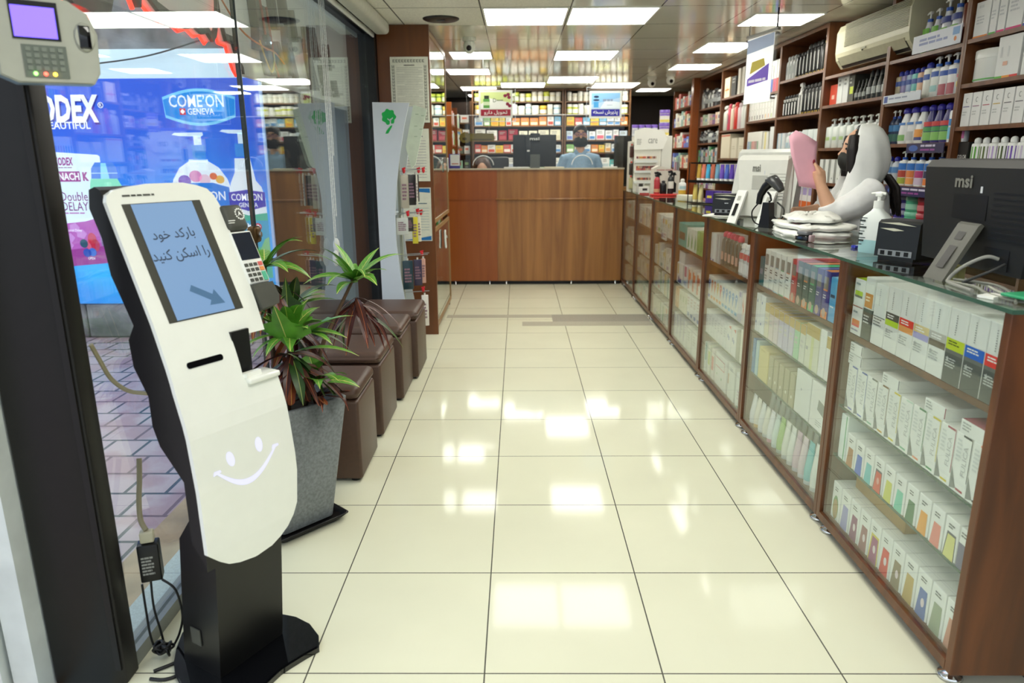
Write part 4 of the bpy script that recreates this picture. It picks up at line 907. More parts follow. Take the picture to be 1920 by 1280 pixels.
# ------------------------------------------------------------ glass display counters
BOUND = [1.64, 2.535, 3.545, 4.455, 5.365, 6.255, 7.155, 7.98]
CN = ['nearest counter', 'second counter', 'third counter', 'fourth counter', 'fifth counter', 'sixth counter', 'farthest counter']
LV = [(.790, .512, .318), (.788, .556, .338), (.782, .536, .325), (.770, .492, .308), (.775, .51, .31), (.775, .50, .30), (.775, .50, .30)]
for i in range(7):
    a, b = BOUND[i] + .001, BOUND[i + 1] - .001
    c = thing('display_counter', 'brown framed glass display counter, ' + ['nearest the camera, under the black monitor', 'second along, under the white bags', 'third along, with red capped bottles', 'fourth along, with a teal box', 'fifth along, with a white price tag', 'sixth along, next to the last', 'farthest, against the wooden reception counter'][i], 'counter', (1.16, (a + b) / 2, 0), group='glass display counters')
    h = (b - a) / 2; D = .41
    for s in (-1, 1):
        y0, y1 = (-h, -h + .028) if s < 0 else (h - .028, h)
        MB().rbox(0, D, y0, y1, .042, 1.043, W_COUNTER, .002, 1, False).build('side_panel', c)
    MB().box(.0, D, -h + .0285, h - .0285, .042, .072, W_COUNTER).build('base_board', c)
    MB().box(D - .015, D, -h + .0285, h - .0285, .0725, 1.04, pm('counter_back_board', '#a08a68', .6)).build('back_panel', c)
    z1, z2, z3 = LV[i]
    MB().box(.028, D - .016, -h + .0285, h - .0285, z1 - .020, z1, W_COUNTER).build('wooden_shelf', c)
    for z in (z2, z3): MB().box(.028, D - .016, -h + .0285, h - .0285, z - .008, z, M_PANE, edge=M_GEDGE, front=M_GEDGE).build('glass_shelf', c)
    MB().box(.008, .013, -h + .029, h - .029, .074, 1.040, M_PANE).build('front_pane', c)
    for y in (-h + .05, h - .05):
        f = MB(); f.lathe([(.030, 0), (.034, .004), (.030, .012), (.014, .018), (.013, .040)], M_CHROME, (.035, y, 0), 18); f.build('chrome_foot', c)
        MB().lathe([(.024, 0), (.013, .04)], M_CHROME, (D - .05, y, 0), 10).build('rear_foot', c)
for a, b, w in ((1.625, 2.534, 'nearest sheet under the black monitor'), (2.537, 5.36, 'long middle sheet under the white bags'), (5.363, 7.985, 'far sheet under the care product display')):
    MB().box(1.148, 1.60, a, b, 1.0436, 1.0546, M_PANE, edge=M_GEDGE, front=M_GEDGE).build('glass_countertop', label='clear glass countertop, ' + w, cat='countertop', group='glass countertop sheets')
CT = 1.0548
HB = 'hair_color_box'; MBX = 'medicine_carton'
S = lambda n, i: '%s shelf of %s' % (n, CN[i])
G_ = lambda i: 'stock in the ' + CN[i]
# --- nearest counter
def adv(c1, c2, low, hb=.21, w=.080, split=.40):
    dk = low == 'd'
    d = [('r', 0, 1, 0, split, '#565c58')] if dk else []
    d += [('r', 0, 1, split, split + .09, c2), ('r', 0, 1, split + .09, split + .20, c1)] if not dk else [('r', 0, 1, split, split + .05, '#6d726c'), ('r', 0, 1, split + .05, split + .20, c1)]
    tx = '#c3c8c2' if dk else '#b2b7b2'
    d += [('t', .12, .75, split + .10, split + .17, '#f3f3ee' if c1 != '#c6d92e' else '#5c6a10', 2), ('t', .1, .7, .2, split - .06, tx, 4), ('p', [(.13, .30 + .02), (.2, .34 + .02), (.27, .30 + .02), (.2, .26 + .02)], tx)]
    d += [('t', .40, .47, .64, .92, '#8a8f8a', 9)]
    return carton(w, .19, hb, '#e6e9e2', d)
x = [(HB, 'box', 'white hair colour box, plain with thin line', carton(.080, .19, .205, '#e6e9e2', [('r', 0, 1, .46, .475, '#7c817c'), ('t', .1, .8, .3, .44, '#8f938f', 3), ('t', .4, .47, .64, .92, '#8a8f8a', 9)])),
     (HB, 'box', 'white box with dark and lime bands', adv('#55584f', '#b7d92e', 'w')), (HB, 'box', 'white box with red and orange bands', adv('#e63b2a', '#eaa35a', 'w')), (HB, 'box', 'white box with tan and lavender bands', adv('#dcc98a', '#a9a4d6', 'w')), (HB, 'box', 'white box with grey and brown bands', adv('#c0bfb4', '#6d6251', 'w')),
     (HB, 'box', 'dark based box with lime band', adv('#c6d92e', '', 'd')), (HB, 'box', 'dark based box with blue band', adv('#1f66c8', '', 'd')), (HB, 'box', 'dark based box with red band', adv('#e23f38', '', 'd'))]
row(FR_C, S('upper', 0), G_(0), 2.345, .790, x, end=1.672)
place(HB, carton(.075, .19, .098, '#e8ebe4', [('r', .12, .85, .38, .55, '#e0813a'), ('r', .12, .85, .30, .38, '#e35f5a'), ('t', .15, .6, .72, .86, '#9aa', 1), ('t', .1, .8, .08, .2, '#99a', 1)]), (1.285, 2.455, .7906), -90, 'white box with orange and pink bands at the far end of nearest upper shelf', 'box', G_(0))
place(HB, carton(.075, .19, .098, '#e8ebe4', [('r', .12, .85, .42, .58, '#b7d92e'), ('r', .12, .85, .34, .42, '#6d6f66'), ('t', .15, .6, .72, .86, '#9aa', 1), ('r', 0, 1, 0, .03, '#b0453c')], '#b7d92e'), (1.285, 2.455, .8895), -90, 'white box with lime band stacked on the orange banded one', 'box', G_(0))
place(HB, carton(.062, .19, .105, '#515851', [('t', .15, .8, .5, .8, '#d8dcd6', 3)]), (1.285, 2.383, .7906), -90, 'small dark grey box under a white one, nearest upper shelf', 'box', G_(0))
place(HB, carton(.062, .19, .108, '#e8ebe4', [('r', .1, .95, .05, .5, '#d18a30'), ('t', .2, .7, .2, .4, '#f4e2c0', 2)]), (1.285, 2.383, .8965), -90, 'white box with amber square stacked on the dark grey one', 'box', G_(0))
fl = []
for j, (c, c2) in enumerate((('#5b6fae', '#7d86c0'), ('#5b6fae', '#6f84c6'), ('#4d564d', '#8cc0a0'), ('#7a5a2a', '#cfa23c'), ('#d6c52c', '#e3d84a'), ('#c8dccc', '#7fbf98'), ('#2f7a4a', '#f0a07a'), ('#d8c62c', '#4a9a64'), ('#a02c4a', '#d8c62c'), ('#3c423e', '#a02c4a'), ('#e0703a', '#3c423e'))):
    nm = ['blue lined', 'indigo lined', 'grey lined', 'brown lined', 'yellow lined', 'pale green lined', 'green lined', 'mustard lined', 'burgundy lined', 'black lined', 'orange lined'][j]
    fl.append((HB, 'box', 'white %s upright hair colour box' % nm, carton(.070, .17, .168, '#eaede6', [('p', [(.01, .02), (.01, .40), (.40, .06)], '#868b86'), ('r', .965, 1, .25, 1, c), ('r', .45, .95, .965, 1, c), ('r', .42, .85, .05, .085, c2), ('x', 'FULICA', .70, .58, .085, .018, '#b9bdb9', PI / 2), ('t', .15, .5, .5, .9, '#d3d8d3', 6)])))
row(FR_C, S('second', 0), G_(0), 2.470, .512, fl, end=1.672)
for y, z, c, w, nm in ((2.43, .681, '#5d6168', .098, 'flat white box with grey edge at far end of nearest second shelf'), (2.43, .7215, '#5d6168', .090, 'upper flat white box with grey edge at far end of nearest second shelf'), (2.18, .681, '#484c5c', .105, 'flat white box with dark blue edge lying mid second shelf of nearest counter'), (1.93, .681, '#8c3048', .105, 'flat white box with burgundy edge lying on mustard lined boxes'), (1.745, .681, '#a02c4a', .125, 'flat white box with burgundy top, nearest end of second shelf')):
    place(HB, carton(w, .16, .039, '#e8ebe4', [('r', .96, 1, .2, 1, c), ('t', .08, .4, .2, .85, '#aab0aa', 3)], None if y > 1.8 else '#a9546a'), (1.27, y, z), -90, nm, 'box', G_(0))
ab = []
AB3 = [('white tall boxed tube with green stripe', '#63b07a', .17), ('white box with brown arch', '#b07a4a', .118), ('white box with blue arch', '#3c66c8', .118), ('white box with aqua arch', '#6cc4c4', .118), ('white box with red framed arch', '#d8503c', .118), ('white box with yellow arch', '#d3d666', .118), ('white box with turquoise arch', '#7ccfb4', .118), ('white box with dark green arch', '#55805c', .118), ('white box with orange arch', '#eba544', .118), ('white box with salmon arch', '#e58d80', .118), ('white box with pale yellow arch', '#d8d684', .118), ('white box with slate violet panel', '#6d6a84', .118)]
for j, (nm, c, h) in enumerate(AB3):
    if j == 0: it = carton(.055, .10, .17, '#e4f0ea', [('r', .72, .85, 0, 1, c), ('p', [(0, 0), (0, .2), (.15, 0)], '#566')])
    elif j == 11: it = carton(.060, .17, .118, '#eceee8', [('r', 0, 1, 0, .62, c), ('t', .1, .8, .75, .9, '#777', 2)])
    else: it = carton(.060, .17, h, '#eceee8', ([('p', [(.08, 0), (.24, .66), (.90, .66), (.96, 0)], '#5d5f66')] if j in (4, 10) else []) + [('p', [(.14, 0), (.30, .60), (.86, .60), (.90, 0)], c), ('t', .28, .75, .72, .86, '#6d716d', 2)] + ([('e', .58, .34, .14, .10, '#e9a99c')] if j == 4 else []))
    ab.append(('soap_box', 'box', nm, it))
row(FR_C, S('third', 0), G_(0), 2.480, .318, ab, end=1.672)
AB4 = [('white box with brown and green oval', '#b59a6a'), ('white box with lavender arch', '#9f9fd0'), ('white box with plum arch', '#8e4a72'), ('white box with mauve arch', '#9c6468'), ('white box with yellow framed magenta arch', '#a04a7c'), ('white box with scarlet arch', '#dc3c3a'), ('white box with taupe arch', '#8f7f62'), ('white box with gold arch', '#c0a45c'), ('white box with royal blue arch', '#5c74b4'), ('white box with sage arch', '#9aa88c'), ('white box with terracotta arch', '#c88a74')]
ab = []
for j, (nm, c) in enumerate(AB4):
    dd = [('p', [(.06, 0), (.2, .70), (.92, .70), (.98, 0)], '#d8c84a')] if j == 4 else []
    dd += ([('e', .5, .34, .32, .33, '#6a9a5a'), ('e', .5, .30, .28, .28, c)] if j == 0 else [('p', [(.14, 0), (.30, .64), (.86, .64), (.90, 0)], c)])
    dd += [('t', .28, .75, .76, .88, '#6d716d', 2)] + ([('e', .6, .35, .13, .1, '#e7d8dc')] if j in (2, 3, 4, 5, 6, 8) else [])
    ab.append(('soap_box', 'box', nm, carton(.068, .17, .145, '#eceee8', dd)))
row(FR_C, S('lowest', 0), G_(0), 2.480, .073, ab, end=1.672)
kb = MB(); kb.rbox(-.17, .17, -.06, .06, 0, .05, pm('kraft_cardboard', '#a8854a', .7, var=.06), .002, 1, False); kb.box(-.02, .02, -.0601, .0601, .0495, .0504, hx('#bfa068'))
kb.build('cardboard_box', loc=(1.30, 2.245, .2195), rot=PI / 2, label='brown cardboard box lying on the lowest boxes of nearest counter', cat='box')
# --- second counter
gw = lambda c: carton(.060, .19, .185, '#e9ebe4', [('r', .12, .80, .62, .88, '#8f8f86'), ('r', 0, 1, .0, .03, c), ('r', .12, .8, .60, .62, c), ('t', .15, .7, .40, .52, '#5d5f5c', 2), ('t', .15, .8, .2, .34, '#a9ada8', 2)])
dwn = lambda b, c, t: carton(.056, .19, .185, b, [('r', .12, .80, .62, .88, '#7d7d74'), ('r', 0, 1, 0, .16, c), ('e', .45, .12, .3, .1, '#c8b09a'), ('t', .15, .7, .40, .5, '#e9e9e4', 2), ('r', .12, .8, .585, .62, c)], t)
x = [('boxed_product', 'box', 'teal flat carton standing on edge', carton(.060, .17, .14, '#2f6f74', [('r', .2, .8, .4, .6, '#8a94a0')]))] + [(HB, 'box', 'white dye box with %s edge and grey swatch' % n, gw(c)) for n, c in (('grey', '#8a8a92'), ('violet', '#8d7f9c'), ('pale blue', '#9cc4d4'), ('green', '#5cb07a'), ('coral', '#e07a56'))]
x += [(HB, 'box', n, dwn(*c)) for n, c in (('red dye box with swatch', ('#b82f38', '#e06a50', '#d8626a')), ('dark green dye box with brown foot', ('#26443c', '#6d6a54', '#c05a64')), ('dark green dye box with orange foot', ('#1f4a44', '#e38a4c', '#e08a60')), ('green dye box with light green foot', ('#1d5c50', '#5cc47c', '#52c890')), ('navy dye box with purple foot', ('#2c3480', '#6d5f9c', '#5c66b0')), ('navy dye box with orange foot', ('#333a8e', '#e68a4a', '#e0925c')))]
x += [('boxed_product', 'box', 'sky blue carton with dark label', carton(.055, .19, .17, '#4fa9dc', [('r', .15, .8, .55, .62, '#27405c'), ('t', .2, .8, .3, .36, '#e8f4fa', 1)], '#7fc4ea')), ('boxed_product', 'box', 'pink carton with purple label', carton(.040, .19, .165, '#e08ac0', [('r', 0, .5, .6, .9, '#5a3a7c')]))]
row(FR_C, S('upper', 1), G_(1), 3.500, .788, x, end=2.575)
gt = lambda b, w=.056, h=.165, t='#c3a75c': carton(w, .17, h, b, [('r', 0, 1, .76, 1, t), ('t', .2, .8, .35, .6, '#c9cbc4', 2)], t)
x = [('boxed_product', 'box', 'tall white carton with blue dots', carton(.062, .17, .19, '#e6ecec', [('e', .3, .8, .12, .04, '#6d84b4'), ('e', .3, .25, .12, .04, '#6d84b4')]), 2)] + [('boxed_product', 'box', 'gold topped %s carton' % n, gt(c)) for n, c in (('cream', '#e0dcc0'), ('blush', '#dcd0cc'), ('rose grey', '#d6ccd0'), ('lilac', '#cac6da'), ('lavender', '#c4c2d8'), ('pale violet', '#ccc8d8'), ('mint', '#a8d8ae'), ('ivory', '#d8dccc'))]
x += [('boxed_product', 'box', 'wide cream and yellow carton with gold top', carton(.13, .17, .185, '#dde0c8', [('r', 0, 1, .74, 1, '#bfa658'), ('r', .42, .62, 0, .74, '#d6dc9c'), ('r', .06, .22, .4, .48, '#a8aca8')])), ('boxed_product', 'box', 'plain tall white carton', carton(.055, .17, .19, '#e9ece6')), ('boxed_product', 'box', 'white and aqua carton with gold top', carton(.085, .17, .175, '#eceee8', [('r', 0, 1, .74, 1, '#c3a95c'), ('r', .5, 1, 0, .74, '#86cdd4')]))]
row(FR_C, S('second', 1), G_(1), 3.505, .556, x, end=2.575)
x = [('boxed_product', 'box', 'deep blue slim carton', carton(.040, .17, .175, '#2f7fb8', [('r', 0, .6, .45, .6, '#4f9ccc')])), ('boxed_product', 'box', 'pale blue slim carton', carton(.040, .17, .175, '#a9cfd6')), ('boxed_product', 'box', 'wide pale yellow carton', carton(.135, .17, .16, '#d8cc84', [('t', .2, .8, .85, .95, '#c3b56c', 1)])), ('boxed_product', 'box', 'beige carton with white dot', carton(.058, .17, .15, '#b0ac88', [('e', .5, .30, .12, .05, '#e8e8dc'), ('r', .9, 1, 0, 1, '#a39f7c')], '#bdb894'), 5), ('boxed_product', 'box', 'wide plain white carton', carton(.155, .17, .19, '#e4e8e2', [('e', .4, .6, .04, .03, '#a9aeb4')])), ('boxed_product', 'box', 'white carton with grey photograph', carton(.150, .17, .19, '#e8eae4', [('p', [(.45, .45), (.95, .35), (.95, .62), (.5, .68)], '#7d827c'), ('t', .4, .8, .08, .22, '#aab0aa', 3)]))]
row(FR_C, S('third', 1), G_(1), 3.505, .338, x, end=2.60)
x = [('squeeze_tube', 'tube', n, bottle('tube', .048, .048, h, c, k)) for n, c, k, h in (('plain white cream tube', '#e8eaee', '#dfe3e6', .15), ('white cream tube with yellow cap', '#eceade', '#d8b060', .15), ('second white cream tube', '#e4e8ea', '#d9dde0', .15), ('cream tube, off white', '#e6e6da', '#c8ccc8', .15), ('white tube with pink cap', '#eceef0', '#d89aa8', .155), ('pale aqua tube', '#d5e6e2', '#c8d8d4', .16), ('bright green tube', '#a5cc7c', '#9fb0a0', .17), ('tall white tube', '#e6eade', '#c6cac4', .175), ('second tall white tube', '#e8ece4', '#c9ccc8', .175), ('rose pink tube', '#d5bcca', '#c3c0c6', .18), ('pale pink tube', '#dccbd2', '#c8c8cc', .18), ('turquoise tube', '#72c3c6', '#b9c4c8', .185), ('large white tube', '#e4ebe4', '#b8bcb8', .20), ('second large white tube', '#e6ece8', '#b8bcb8', .20))]
row(FR_C, S('lowest', 1), G_(1), 3.495, .073, x, end=2.585)
x = [('squeeze_tube', 'tube', 'frosted tube in the rear row', bottle('tube', .046, .046, .16, '#c9d3c6', '#a9b8a4'), 13)]
row(FR_C, S('lowest', 1), 'rear tubes in the second counter', 3.48, .073, x, end=2.60, inset=.085)
row(FR_C, 'back of lowest shelf, second counter', 'rear tubes in the second counter', 3.48, .073, [('squeeze_tube', 'tube', 'grey frosted tube', bottle('tube', .046, .046, .158, '#b9c4b4', '#8fa488'), 13)], end=2.60, inset=.16)
# --- third counter
ribbon = lambda c, b: carton(.052, .17, .155, '#e8ebe6', [('e', .5, .72, .42, .15, c), ('p', [(.25, .6), (.5, .32), (.75, .6)], c), ('r', .1, .9, .12, .24, b), ('t', .3, .7, .66, .76, '#f0f4f4', 1)])
x = [('boxed_product', 'box', 'white carton with blue foot', carton(.05, .16, .17, '#e4eaec', [('r', 0, .5, 0, .08, '#3c56b0')]), 2), ('boxed_product', 'box', 'grey edged book like carton', carton(.045, .16, .17, '#c6ccd0', [('r', .8, 1, 0, 1, '#9aa0a8')]), 2)] + [('sanitizer_bottle', 'bottle', 'clear sanitizer bottle with pink cap', bottle('cap', .065, .045, .20, '#eef2ee', '#d8486a', ((.22, .5, .4, '#d0a898'),), glass=True), 5), ('sanitizer_bottle', 'bottle', 'red labelled bottle with white cap', bottle('cap', .062, .045, .17, '#cfd6d8', '#eceeea', ((.62, .85, .6, '#cf5a62'), (.1, .5, .7, '#e6e9ea'))), 4)]
row(FR_C, S('upper', 2), G_(2), 4.415, .782, x, end=3.585)
x = [('boxed_product', 'box', 'white carton with indigo flag', ribbon('#4f68b0', '#6d7ac0'))] + [('boxed_product', 'box', 'white carton with orange flag', ribbon('#e27a3c', '#e8a24c'), 2), ('boxed_product', 'box', 'white carton with yellow flag', ribbon('#e0b83a', '#e8a24c')), ('boxed_product', 'box', 'white carton with red flag', ribbon('#d8605a', '#e8a24c')), ('boxed_product', 'box', 'white carton with blue flag', ribbon('#6fa4d8', '#74b4dc'), 5), ('boxed_product', 'box', 'pale carton with lilac top', carton(.055, .17, .17, '#d6d8e0', [('r', .2, .8, .8, .95, '#9c9cc8')])), ('boxed_product', 'box', 'white carton with coral print', carton(.062, .17, .165, '#eceae4', [('p', [(.2, .2), (.5, .75), (.8, .3), (.5, .45)], '#e0745a'), ('p', [(.1, .6), (.4, .9), (.3, .5)], '#e0745a')]), 2)]
row(FR_C, S('second', 2), G_(2), 4.415, .536, x, end=3.585)
x = [('boxed_product', 'box', 'slim white carton with grey print', carton(.058, .17, .15, '#e6eaea', [('t', .2, .8, .4, .8, '#b4b9c0', 4)]), 7), ('boxed_product', 'box', 'carton with red seal, blue discs', carton(.085, .17, .165, '#e9ecea', [('e', .3, .55, .1, .08, '#7f94c4'), ('e', .55, .5, .1, .08, '#7f94c4'), ('p', [(.4, .9), (.9, .82), (.9, .96)], '#cf4a48')]), 2), ('boxed_product', 'box', 'grey green carton', carton(.06, .17, .16, '#a9ae9c')), ('boxed_product', 'box', 'plain ivory carton', carton(.10, .17, .185, '#e6e8da'))]
row(FR_C, S('third', 2), G_(2), 4.415, .325, x, end=3.60)
x = [('boxed_product', 'box', 'white and teal slim carton', carton(.05, .17, .19, '#dde8e4', [('r', .5, 1, .4, 1, '#3f9a98')])), ('boxed_product', 'box', 'carton with lime patch', carton(.06, .17, .19, '#e2e6d8', [('r', .2, .9, .35, .8, '#b9cc5c')])), ('boxed_product', 'box', 'carton with salmon patch', carton(.06, .17, .19, '#e8e4e0', [('r', .1, .8, .3, .75, '#df7a74')])), ('boxed_product', 'box', 'large white carton with red border', carton(.24, .17, .195, '#e9eae6', [('r', .05, .8, .84, .86, '#cf5a60'), ('r', .05, .8, .58, .60, '#cf5a60'), ('r', .79, .81, .58, .86, '#cf5a60'), ('e', .2, .35, .03, .04, '#7fb08c'), ('e', .6, .3, .04, .04, '#5cb07a')])), ('boxed_product', 'box', 'white carton with brown tag', carton(.12, .17, .20, '#e3e8e2', [('r', .0, .15, .4, .7, '#c09a6c'), ('t', .3, .7, .8, .9, '#9aa8b0', 2)])), ('boxed_product', 'box', 'white carton with teal foot', carton(.11, .17, .19, '#e5eae6', [('r', .3, 1, 0, .06, '#3f8f80'), ('t', .3, .6, .2, .5, '#c8b0c4', 3)]))]
row(FR_C, S('lowest', 2), G_(2), 4.415, .073, x, end=3.60)
# --- fourth counter
x = [('boxed_product', 'box', 'large teal box with brown picture', carton(.26, .17, .165, '#47aaa4', [('r', .12, .8, .30, .62, '#6b5644')])), ('boxed_product', 'box', 'white carton with green leaves', carton(.085, .16, .15, '#dfe8e0', [('r', .0, .25, 0, 1, '#f0f2ee'), ('p', [(.4, .1), (.6, .8), (.9, .5), (.8, .15)], '#5ca85a')]), 3), ('boxed_product', 'box', 'green leafy carton', carton(.075, .16, .155, '#8cba6c', [('p', [(.2, .1), (.5, .85), (.8, .2)], '#5c9c48')]), 2)]
row(FR_C, S('upper', 3), G_(3), 5.325, .770, x, end=4.60)
x = [('boxed_product', 'box', 'white carton with navy splash', carton(.19, .18, .15, '#e6e8ea', [('p', [(.2, .05), (.3, .4), (.55, .25), (.8, .3), (.75, .05)], '#3a4696'), ('r', .15, .3, .45, .95, '#d8b848')])), ('boxed_product', 'box', 'white carton with magenta block', carton(.10, .18, .16, '#e8e6ea', [('r', .2, .8, .5, .95, '#b8447c'), ('r', .1, .9, .1, .3, '#8a94c0')])), ('boxed_product', 'box', 'white carton with orange bars', carton(.09, .18, .165, '#eceae4', [('r', .1, .5, .1, .9, '#dc6a34'), ('r', .5, .9, .5, .8, '#dc6a34')]), 3)]
row(FR_C, S('second', 3), G_(3), 5.325, .492, x, end=4.60)
place('boxed_product', carton(.18, .18, .085, '#dcdcde', [('r', .05, .95, .1, .9, '#e2e2e4')]), (1.29, 5.21, .644), -90, 'pale grey box lying on the navy splashed carton', 'box', G_(3))
x = [('boxed_product', 'box', 'slim amber carton', carton(.05, .16, .15, '#d89a50', [('r', .2, .8, .3, .6, '#e8d0a0')]), 2), ('boxed_product', 'box', 'cream carton with green tag', carton(.075, .16, .15, '#e2e2d0', [('r', .6, .9, .5, .8, '#9cb478')]), 3), ('boxed_product', 'box', 'white carton with blue foot print', carton(.08, .16, .16, '#e6eaec', [('r', .3, .9, .1, .25, '#4f74b4'), ('t', .2, .8, .5, .9, '#c0a4a0', 3)]), 4)]
row(FR_C, S('third', 3), G_(3), 5.325, .308, x, end=4.58)
x = [('boxed_product', 'box', 'white medicine carton with lilac edge', carton(.085, .17, .19, '#e4e8e6', [('r', 0, .2, .2, 1, '#a9a4c8'), ('t', .3, .8, .5, .8, '#b4b8b8', 3)]), 4), ('boxed_product', 'box', 'broad white medicine carton', carton(.13, .17, .18, '#e2e6e2', [('t', .2, .7, .4, .8, '#b8bcb8', 4)]), 2)]
row(FR_C, S('lowest', 3), G_(3), 5.325, .073, x, end=4.60)
# --- farther counters: paler stock behind the panes
rf = random.Random(21)
PAL = [('white', '#e3e6e0'), ('ivory', '#e0dcc8'), ('pale grey', '#cfd2cc'), ('pale blue', '#cfdbe0'), ('peach', '#e0b890'), ('mint', '#b8d8c0')]
ACC = [('orange', '#dc8040'), ('blue', '#4f78b0'), ('green', '#6aa860'), ('red', '#c8483c'), ('lilac', '#a496c0'), ('yellow', '#dcc04a'), ('grey', '#8e928c'), ('teal', '#3f9a98')]
for ci in (4, 5, 6):
    a = BOUND[ci + 1] - .04; b = BOUND[ci] + .04
    for li, (nm, z, zt) in enumerate((('upper', .775, .96), ('second', LV[ci][1], .735), ('third', LV[ci][2], LV[ci][1] - .03), ('lowest', .073, LV[ci][2] - .04))):
        items = []; tot = 0; used = set()
        while True:
            w = rf.choice((.06, .075, .09, .11)); 
            if tot + w > (a - b) - .02: break
            (bn, bc), (an, ac) = PAL[min(5, int(abs(rf.gauss(0, 1.6))))], rf.choice(ACC); h = min(zt - z, rf.uniform(.13, .19)); h = round(h, 2)
            pos = rf.choice((0, 1, 2))
            it = carton(w, .16, h, bc, [[('r', .15, .85, .1, .3, ac)], [('r', 0, .3, 0, 1, ac)], [('r', .2, .8, .62, .85, ac)]][pos] + [('t', .3, .8, .4, .6, '#a4a8a4', 2)])
            items.append((MBX, 'box', '%s carton with %s %s' % (bn, an, ('foot band', 'side stripe', 'top block')[pos]), it)); tot += w + .004
        row(FR_C, S(nm, ci), G_(ci), a, z, items, end=b)
tg = thing('price_tag', 'white price card clipped inside the fifth counter', 'price tag', (1.183, 5.80, .78), -PI / 2)
MB().box(-.10, .10, -.004, .0, -.03, .035, M_WHITE).build('card', tg); m = MB(); F = fr((0, -.0042, 0), (1, 0, 0), (0, 0, 1)); shp(m, F, ell(-.07, .0, .022, .024), hx('#5a5aa8'), .0003); scribble(m, F, -.03, .09, -.02, .02, hx('#c09ab0'), 2); m.build('printing', tg)
# ------------------------------------------------------------ on the glass countertop
def aio(name, label, loc, rot, w, h, body, dark, foot, legs, vent, logo_mat, leg_lean=.09):
    t = thing(name, label, 'monitor', loc, rot)
    sc_w = w / .53
    z0 = .035
    m = MB(); m.loft([[(-w / 2 + .03, 0, z0), (w / 2 - .03, 0, z0), (w / 2 - .03, .03, z0), (-w / 2 + .03, .03, z0)], [(-w / 2 + .004, -.008, z0 + h * .93), (w / 2 - .004, -.008, z0 + h * .93), (w / 2, .03, z0 + h * .93), (-w / 2, .03, z0 + h * .93)], [(-w / 2 + .012, .004, z0 + h), (w / 2 - .012, .004, z0 + h), (w / 2, .03, z0 + h), (-w / 2, .03, z0 + h)]], body, smooth=False); m.build('rear_housing', t)
    m = MB(); m.rbox(-w / 2 - .002, w / 2 + .002, .0305, .048, z0 - .005, z0 + h + .004, body, .004); m.box(-w / 2 + .02, w / 2 - .02, .0481, .0486, z0 + .025, z0 + h - .02, M_BLACKG); m.build('screen_frame', t)
    F = fr((0, -.006, z0 + h * .80), (1, 0, 0), (0, -.02, 1))
    m = MB(); text(m, 'msi', F @ Matrix.Translation((-w * .10, 0, .003)), logo_mat, w * .155, h * .12, .03, .0); m.build('logo', t)
    m = MB(); m.box(-w * .18, w * .12, -.0062, -.003, z0 + h * .45, z0 + h * .68, dark)
    if vent:
        for i in range(9): m.box(w * .16, w * .46, -.007, -.004, z0 + h * (.30 + .05 * i), z0 + h * (.315 + .05 * i), dark)
    m.box(w * .15, w * .34, -.003, .01, z0 + .01, z0 + h * .22, dark); m.build('port_recess', t)
    m = MB(); m.box(w * .05, w * .066, -.0075, -.004, z0 + h * .70, z0 + h * .76, hx('#c9ccd0')); m.build('status_sticker', t)
    for lx in legs:
        lm = MB(); q = h * .52
        lm.prism([(-.10, 0), (-.088, 0), (-.004, q), (-.012, q + .006), (-.02, q)], lx - .048 * sc_w, lx + .048 * sc_w, foot, 'x')
        F2 = fr((lx, -.062, q * .40), (1, 0, 0), (0, .085, q))
        lg = lm.build('stand_leg', t); s2 = MB(); rect(s2, F2, -.018 * sc_w, .018 * sc_w, -.035, .035, M_BLACK, .0085); s2.build('cable_slot', lg)
        s3 = MB(); rect(s3, F2, -.02 * sc_w, .014 * sc_w, .055, .08, dark, .0085); s3.build('leg_plate', lg)
    return t
M_MON = pm('monitor_black', '#0d0d0c', .5, var=.06)
mon = aio('monitor', 'large black monitor seen from behind on the nearest countertop', (1.305, 2.075, CT), math.radians(-90), .53, .300, M_MON, M_BLACK, pm('stand_grey', '#57574f', .45), (.015,), True, hx('#77776f'))
for i, (p, c, w) in enumerate((([(1.30, 1.93, 1.13), (1.27, 1.94, 1.135), (1.235, 1.98, 1.10), (1.215, 2.0, 1.062), (1.20, 1.95, 1.059), (1.19, 1.85, 1.059)], '#8d8d86', 'thick grey, plugged into the black monitor'), ([(1.30, 1.90, 1.12), (1.26, 1.90, 1.10), (1.225, 1.95, 1.062), (1.27, 1.97, 1.06)], '#2a2b2b', 'thin dark, plugged into the black monitor'), ([(1.21, 2.0, 1.060), (1.23, 1.9, 1.060), (1.20, 1.80, 1.060), (1.21, 1.70, 1.060), (1.26, 1.66, 1.060)], '#8a8b80', 'grey, snaking nearest the counter edge'), ([(1.25, 2.02, 1.060), (1.26, 1.92, 1.066), (1.24, 1.80, 1.060), (1.27, 1.70, 1.060)], '#a2a296', 'pale, coiled behind the monitor foot'), ([(1.225, 1.99, 1.066), (1.255, 1.86, 1.072), (1.225, 1.74, 1.066), (1.19, 1.68, 1.060)], '#77786f', 'dark grey, lying over the others'))):
    cable('monitor_cable', 'monitor cable, ' + w, p, .0055 if i == 0 else .004, pm('cable_' + c[1:], c, .5), group='monitor cables')
m = MB(); m.rbox(-.035, .035, -.05, .05, 0, .008, hx('#2f9a6a'), .003); m.build('note_card', loc=(1.235, 1.70, CT + .012), rot=.2, label='green folded card under the cables at the counter end', cat='card')
m = MB(); m.box(-.03, .03, -.02, .02, 0, .006, hx('#eef0ea')); m.build('note_card', loc=(1.195, 1.775, CT + .001), rot=.5, label='small white card at the near counter edge', cat='card')
m = MB(); m.rbox(-.03, .03, -.04, .04, 0, .09, hx('#e3e39a'), .002); m.build('note_block', loc=(1.42, 2.33, CT + .001), rot=-.9, label='pale yellow paper block behind the black receipt printer', cat='note block')
